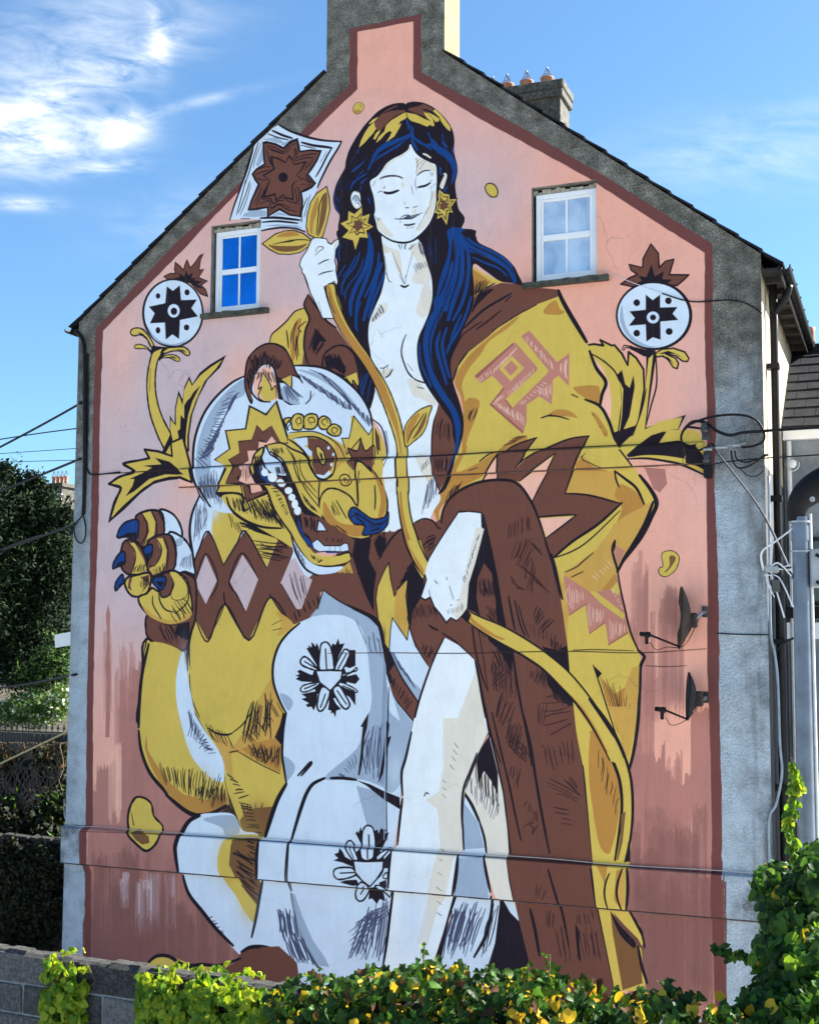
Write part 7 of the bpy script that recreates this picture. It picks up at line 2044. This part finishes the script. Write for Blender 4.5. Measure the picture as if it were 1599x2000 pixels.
def bracket(lab, px, py, hang):
    c = Vector(P3(px, py, 0)); t = thing('wall_bracket', lab, 'cable bracket', (c.x, 0, c.z), 'cable brackets on the right margin')
    MB().box((c.x-.045, -.014, c.z-.10), (c.x+.045, -.002, c.z+.10)).build('plate', M_CERAM, t, bevel=.003)
    MB().tube([(c.x, -.01, c.z+.05), (c.x, -.14, c.z+.06)], .010, 8).build('pin', M_STEEL, t)
    MB().lathe([(.0, -.06), (.035, -.055), (.045, -.03), (.028, -.01), (.042, .015), (.028, .03), (.035, .05), (.0, .06)], (c.x, -.12, c.z+.02), 14).build('insulator', M_CERAM, t, smooth=True)
    if hang: MB().box((c.x-.04, -.11, c.z-.20), (c.x+.05, -.016, c.z-.06)).build('joint_box', M_CABLE, t, bevel=.012)
bracket('upper cable bracket with insulator on the mural border', 1378, 842, False); bracket('lower cable bracket with a black joint box hanging from it', 1382, 900, True)
c = Vector(P3(1412, 873, YC)); t = thing('cable_connector', 'row of shiny cable connectors between the two brackets and the corner', 'connector', c)
for dx, L in ((-.17, .09), (-.02, .12), (.14, .08)): MB().tube([(c.x+dx-L/2, c.y, c.z+dx*.1), (c.x+dx+L/2, c.y, c.z+dx*.1)], .02, 8).build('sleeve', M_STEEL, t)
MB().tube([(c.x-.26, c.y, c.z-.02), (c.x+.24, c.y, c.z+.03)], .008, 6).build('rod', M_STEEL, t)
# bunch of connectors on the lamp post
c = LPB+Vector((-.17, -.03, 6.30)); t = thing('cable_joint', 'bunch of cable ends and clamps hanging on the left of the lamp post', 'cable joint', c)
for i in range(5): MB().tube(smooth_pts([c+Vector((.11, 0, .02*i-.04)), c+Vector((.02-.02*i, -.03, .05-.02*i)), c+Vector((-.05+.02*i, -.03, -.05)), c+Vector((.0+.03*i, -.02, -.18-.07*(i % 3)))], 5), .006, 6).build('tail', M_CABLE if i % 2 else M_CABLEW, t)
MB().box((c.x-.06, c.y-.04, c.z-.02), (c.x+.03, c.y+.02, c.z+.035)).build('clamp', M_STEEL, t, bevel=.012); MB().box((c.x-.01, c.y-.06, c.z-.15), (c.x+.035, c.y-.02, c.z-.06)).build('clamp', M_CERAM, t, bevel=.008)
MB().tube(smooth_pts([c+Vector((-.07, -.02, .0)), c+Vector((-.08, -.03, .12)), c+Vector((.02, -.03, .20)), c+Vector((.12, -.0, .28)), c+Vector((.16, 0, .33))], 6), .007, 6).build('lead', M_CABLEW, t)

# ------------------------------------------------------------------ bank, fence, trees and far house on the left
hb = MB(); nx, ny = 30, 14
def bank_z(x, y): return -6.1+3.55*min(max((y-6.2)/2.6, 0), 1)+.15*math.sin(x*1.7)*min(max((y-6)/2, 0), 1)+.02*max(y-9, 0)
gx = [-40+40.0*i/nx for i in range(nx+1)]; gy = [5.6+30*(j/ny)**1.8 for j in range(ny+1)]
hb.add([(x, y, bank_z(x, y)) for y in gy for x in gx], [(j*(nx+1)+i, j*(nx+1)+i+1, (j+1)*(nx+1)+i+1, (j+1)*(nx+1)+i) for j in range(ny) for i in range(nx)])
tag(hb.build('hillside', mat_noise('dark_earth', (.02, .016, .01), (.06, .05, .03), 3, .95, .8, .05)), kind='structure')
rw = thing('retaining_wall', 'dark rubble stone wall at the foot of the overgrown bank', 'wall', (-7, 6.0, -6.1))
SM = []
M_RUB = mat_noise('dark_rubble', (.006, .006, .006), (.022, .021, .018), 5, .95, .8, .03)
for k in range(5):
    a, b, c_ = rng.uniform(.14, .34), rng.uniform(.06, .14), .2; m = MB().box((-a/2, -c_/2, -b/2), (a/2, c_/2, b/2)); me = bpy.data.meshes.new('stone'); me.from_pydata(m.v, [], m.f)
    bm = bmesh.new(); bm.from_mesh(me); bmesh.ops.bevel(bm, geom=bm.edges[:], offset=.03, segments=1, affect='EDGES')
    for v in bm.verts: v.co += Vector(rng.normal(0, .012, 3))
    bm.to_mesh(me); bm.free(); me.materials.append(M_RUB); SM.append((me, a, b))
MB().box((-14, 6.05, -6.1), (-2.5, 6.25, -4.1)).build('core', M_RUB, rw)
z = -6.0; cnt = 0
while z < -4.1:
    x = -8.6+rng.random()*.3
    while x < -4.4 and cnt < 290:
        me, a, b = SM[int(rng.integers(5))]; o = bpy.data.objects.new('stone', me); COL.objects.link(o); o.parent = rw
        o.matrix_local = Matrix.Translation(Vector((x+a/2, 6.0+rng.normal(0, .03), z+.08))-Vector(rw.location)) @ Matrix.Rotation(rng.normal(0, .05), 4, 'Y') @ Matrix.Scale(min(1.15, .12/b), 4, (0, 0, 1)); x += a+.02; cnt += 1
    z += .125
def cloud_plant(name, lab, cat, base, blobs, meshes, wts, trunk=None, grp=None, soft_=.35, crown='crown'):
    t = thing(name, lab, cat, base, grp)
    if trunk:
        tr = MB()
        for P, r in trunk: tr.tube(smooth_pts(P, 4), list(np.interp(np.linspace(0, 1, (len(P)-1)*4+1), np.linspace(0, 1, len(r)), r)), 8)
        tr.build('trunk', M_STEM, t)
    V = []; F = []; MI = []; mats = [m[0].materials[0] for m in meshes]; off = 0; w = np.array(wts)/sum(wts)
    for (cx, cy, cz, rx, ry, rz, n, sz) in blobs:
        d = rng.normal(0, 1, (n, 3)); d /= np.linalg.norm(d, axis=1)[:, None]; q = rng.random(n)**.45
        lump = 1+.22*np.sin(d[:, 0]*7+cx)*np.sin(d[:, 2]*6+cz)+.12*np.sin(d[:, 1]*11+d[:, 2]*9)
        p = np.array([cx, cy, cz])+d*np.array([rx, ry, rz])*(q*lump)[:, None]
        kk = rng.choice(len(meshes), n, p=w)
        for k in range(len(meshes)):
            idx = np.where(kk == k)[0]
            if not len(idx): continue
            v = meshes[k][1]; f = np.array(meshes[k][2]); A = rng.normal(0, 1, (len(idx), 3)); A /= np.linalg.norm(A, axis=1)[:, None]
            B = np.cross(A, rng.normal(0, 1, (len(idx), 3))); B /= np.linalg.norm(B, axis=1)[:, None]; Cc = np.cross(A, B); s = (sz*rng.uniform(.6, 1.35, len(idx)))[:, None, None]
            W_ = p[idx][:, None]+s*(v[None, :, :1]*B[:, None]+v[None, :, 1:2]*A[:, None]+v[None, :, 2:]*Cc[:, None])
            V.append(W_.reshape(-1, 3)); F.append((f[None]+(np.arange(len(idx))*len(v))[:, None, None]+off).reshape(-1, 3)); MI.append(np.full(len(idx)*len(f), k)); off += len(idx)*len(v)
    V = np.vstack(V); F = np.vstack(F).astype(np.int32); MI = np.concatenate(MI).astype(np.int32)
    me = bpy.data.meshes.new(crown); me.vertices.add(len(V)); me.vertices.foreach_set('co', V.ravel()); me.loops.add(F.size); me.loops.foreach_set('vertex_index', F.ravel())
    me.polygons.add(len(F)); me.polygons.foreach_set('loop_start', np.arange(0, F.size, 3, dtype=np.int32)); me.polygons.foreach_set('loop_total', np.full(len(F), 3, np.int32))
    for m_ in mats: me.materials.append(m_)
    me.polygons.foreach_set('material_index', MI); me.update(calc_edges=True)
    o = bpy.data.objects.new(crown, me); COL.objects.link(o); o.parent = t; o.matrix_parent_inverse = Matrix.Translation(-Vector(base)); return t
def blob(px, py, Y, rx, ry, n, sz, ryy=None):
    c = on_y(px, py, Y); dd = float((c-CAM)@BF)/FPX; return (c[0], c[1], c[2], rx*dd, ryy or max(rx, ry)*dd*.7, ry*dd, n, sz)
YT = 11.5
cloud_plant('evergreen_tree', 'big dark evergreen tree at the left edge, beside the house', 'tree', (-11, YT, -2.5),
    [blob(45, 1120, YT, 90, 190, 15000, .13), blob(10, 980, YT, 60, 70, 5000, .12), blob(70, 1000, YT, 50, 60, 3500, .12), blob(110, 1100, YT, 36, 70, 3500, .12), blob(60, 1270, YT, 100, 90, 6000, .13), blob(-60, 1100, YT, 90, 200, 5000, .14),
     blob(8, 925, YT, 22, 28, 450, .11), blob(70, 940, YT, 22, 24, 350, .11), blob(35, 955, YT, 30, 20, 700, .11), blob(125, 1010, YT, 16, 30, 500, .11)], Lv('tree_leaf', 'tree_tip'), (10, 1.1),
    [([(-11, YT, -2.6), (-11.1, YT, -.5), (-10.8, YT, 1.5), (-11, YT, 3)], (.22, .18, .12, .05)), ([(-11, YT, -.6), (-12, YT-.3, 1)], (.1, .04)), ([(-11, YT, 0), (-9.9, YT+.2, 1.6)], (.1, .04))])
cloud_plant('olive_shrub', 'lighter green shrub between the dark tree and the house corner', 'shrub', (-8.3, 10, -2.4), [blob(105, 1300, 10, 45, 60, 2600, .09), blob(60, 1320, 10, 40, 30, 1200, .09)], Lv('shrub_leaf', 'tree_leaf'), (3, 4))
cloud_plant('flowering_shrub', 'pale green shrub flecked with white blossom above the railing', 'shrub', (-8.6, 9.6, -2.4), [blob(70, 1385, 9.6, 72, 36, 5200, .065), blob(20, 1395, 9.6, 50, 28, 2000, .065), blob(118, 1370, 9.6, 26, 34, 1300, .06)], Lv('shrub_leaf', 'blossom', 'bank_green'), (7, .6, 4))
# railing with spear tips
FY = 9.0; fz = float(on_y(60, 1427, FY)[2]); rl = thing('railing', 'blue-grey iron railing with spear tips on top of the bank', 'railing', (-8, FY, bank_z(-8, FY)))
M_IRON = mat_noise('painted_iron', (.004, .005, .008), (.010, .012, .018), 12, .5, .1, .003)
for zz in (fz-.02, fz-.75): MB().box((-12.5, FY-.015, zz-.025), (-4.5, FY+.015, zz+.015)).build('rail', M_IRON, rl)
pm = MB().box((-.009, -.009, -.95), (.009, .009, .03)).add([(-.035, 0, .06), (0, -.012, .03), (.035, 0, .06), (0, .012, .03), (0, 0, .19), (-.06, 0, .10), (.06, 0, .10)], [(0, 1, 4), (1, 2, 4), (2, 3, 4), (3, 0, 4), (0, 1, 5), (1, 2, 6), (1, 0, 3), (1, 3, 2)])
me = bpy.data.meshes.new('picket'); me.from_pydata(pm.v, [], pm.f); me.materials.append(M_IRON)
for i in range(50):
    o = bpy.data.objects.new('picket', me); COL.objects.link(o); o.parent = rl; o.location = Vector((-12.4+i*.158, FY, fz))-Vector(rl.location)
MB().box((-12.5, FY+.05, fz-.95), (-4.5, FY+.07, fz-.06)).build('backing_sheet', M_IRON, rl)
bl = [blob(40, 1500, 8.3, 70, 40, 3000, .12, .5), blob(105, 1500, 8.3, 34, 50, 1800, .11, .5)]
cloud_plant('bramble', 'tangle of brown withered bramble hanging down the bank', 'bramble', (-8, 8.3, -3.5), bl+[blob(60, 1560, 7.9, 80, 30, 1800, .10, .4)], Lv('bank_brown', 'bank_dark', 'bank_green'), (6, 6, 1.4), [([tuple(on_y(rng.uniform(-10, 120), 1450, 8.2)), tuple(on_y(rng.uniform(-10, 120), 1520, 7.7)), tuple(on_y(rng.uniform(-10, 120), 1590, 7.2))], (.010, .008, .006)) for i in range(60)])
cloud_plant('bank_weed', 'green weeds growing out of the bank below the brown bramble', 'weeds', (-7, 7.2, -4.6), [blob(110, 1590, 7.4, 34, 45, 1300, .12, .4), blob(60, 1700, 6.6, 34, 26, 700, .10, .3), blob(20, 1600, 7.4, 40, 50, 900, .11, .4), blob(10, 1740, 6.5, 20, 24, 300, .1, .3), blob(75, 1770, 6.4, 18, 18, 200, .1, .3), blob(110, 1660, 6.8, 24, 40, 500, .11, .3)], Lv('bank_green', 'bank_dark'), (4, 5))
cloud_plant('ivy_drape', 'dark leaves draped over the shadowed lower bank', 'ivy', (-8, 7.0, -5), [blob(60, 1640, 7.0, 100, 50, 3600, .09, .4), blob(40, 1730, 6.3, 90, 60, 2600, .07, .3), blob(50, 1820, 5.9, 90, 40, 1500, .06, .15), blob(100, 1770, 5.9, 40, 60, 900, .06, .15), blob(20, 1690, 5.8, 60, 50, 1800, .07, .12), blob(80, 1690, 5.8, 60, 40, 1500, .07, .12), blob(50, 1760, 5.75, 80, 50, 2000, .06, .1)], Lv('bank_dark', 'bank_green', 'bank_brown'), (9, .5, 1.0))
# far house with four pots
FH = 30; h0 = on_y(84, 945, FH); h1 = on_y(136, 942, FH); fh = thing('distant_house', 'distant house behind the dark tree, its chimney with four pots and sunlit side', 'house', ((h0[0]+h1[0])/2, FH, -6.1))
zc_ = float(h0[2]); cl = mat_noise('sunlit_render', (.46, .40, .27), (.60, .54, .40), 2, .9, .3, .02)
MB().box((h0[0]-.05, FH, zc_-1.8), (h1[0]-.38, FH+1.2, zc_-.16)).build('chimney', M_PEBBLE, fh); MB().box((h0[0]-.15, FH-.1, zc_-.158), (h1[0]-.28, FH+1.3, zc_)).build('chimney_cap', M_PEBBLE, fh)
for i in range(2): MB().box((h0[0]-.1, FH-.04, zc_-.52-.22*i), (h1[0]-.34, FH-.004, zc_-.46-.22*i)).build('chimney_course', M_PVC, fh)
for i in range(4):
    x = h0[0]+.2+i*(h1[0]-h0[0]-.75)/3; p = MB().lathe([(.075, 0), (.08, .3), (.10, .32), (.085, .36)], (x, FH+.5, zc_+.002), 10).build('chimney_pot', M_TERRA, fh)
    gd = MB()
    for j in range(5): a = j*1.2566; gd.tube([(x+.09*math.cos(a), FH+.5+.09*math.sin(a), zc_+.36), (x, FH+.5, zc_+.62)], .012, 3)
    gd.build('wire_guard', M_WIRE, p)
MB().box((h0[0]-6, FH+.3, -6.1), (h1[0]+3, FH+8, zc_-3.2)).build('wall', cl, fh)
MB().prism([(h0[0]-6.3, zc_-3.2), (h1[0]+3.3, zc_-3.2), (h1[0]+1.5, zc_-1.2), (h0[0]-5, zc_-1.2)], FH+.2, FH+8).build('roof', M_SLATE, fh)
for i in range(4): MB().box((h0[0]-4+i*2.4, FH+.28, 0.4), (h0[0]-3.1+i*2.4, FH+.302, 1.9)).build('window', M_GLASSD, fh)
# small plinth stone by the foot of the gable
tag(MB().prism([(float(on_y(100, 1866, -1)[0]), -4.55), (float(on_y(132, 1866, -1)[0]), -4.55), (float(on_y(132, 1840, -1)[0]), -4.18), (float(on_y(108, 1845, -1)[0]), -4.30)], -1.1, -.6).build('plinth_stone', M_CONC, bevel=.02), 'pale sloping stone at the left foot of the gable', 'stone')
# terraces across the street, out of sight behind the camera: the wall faces them
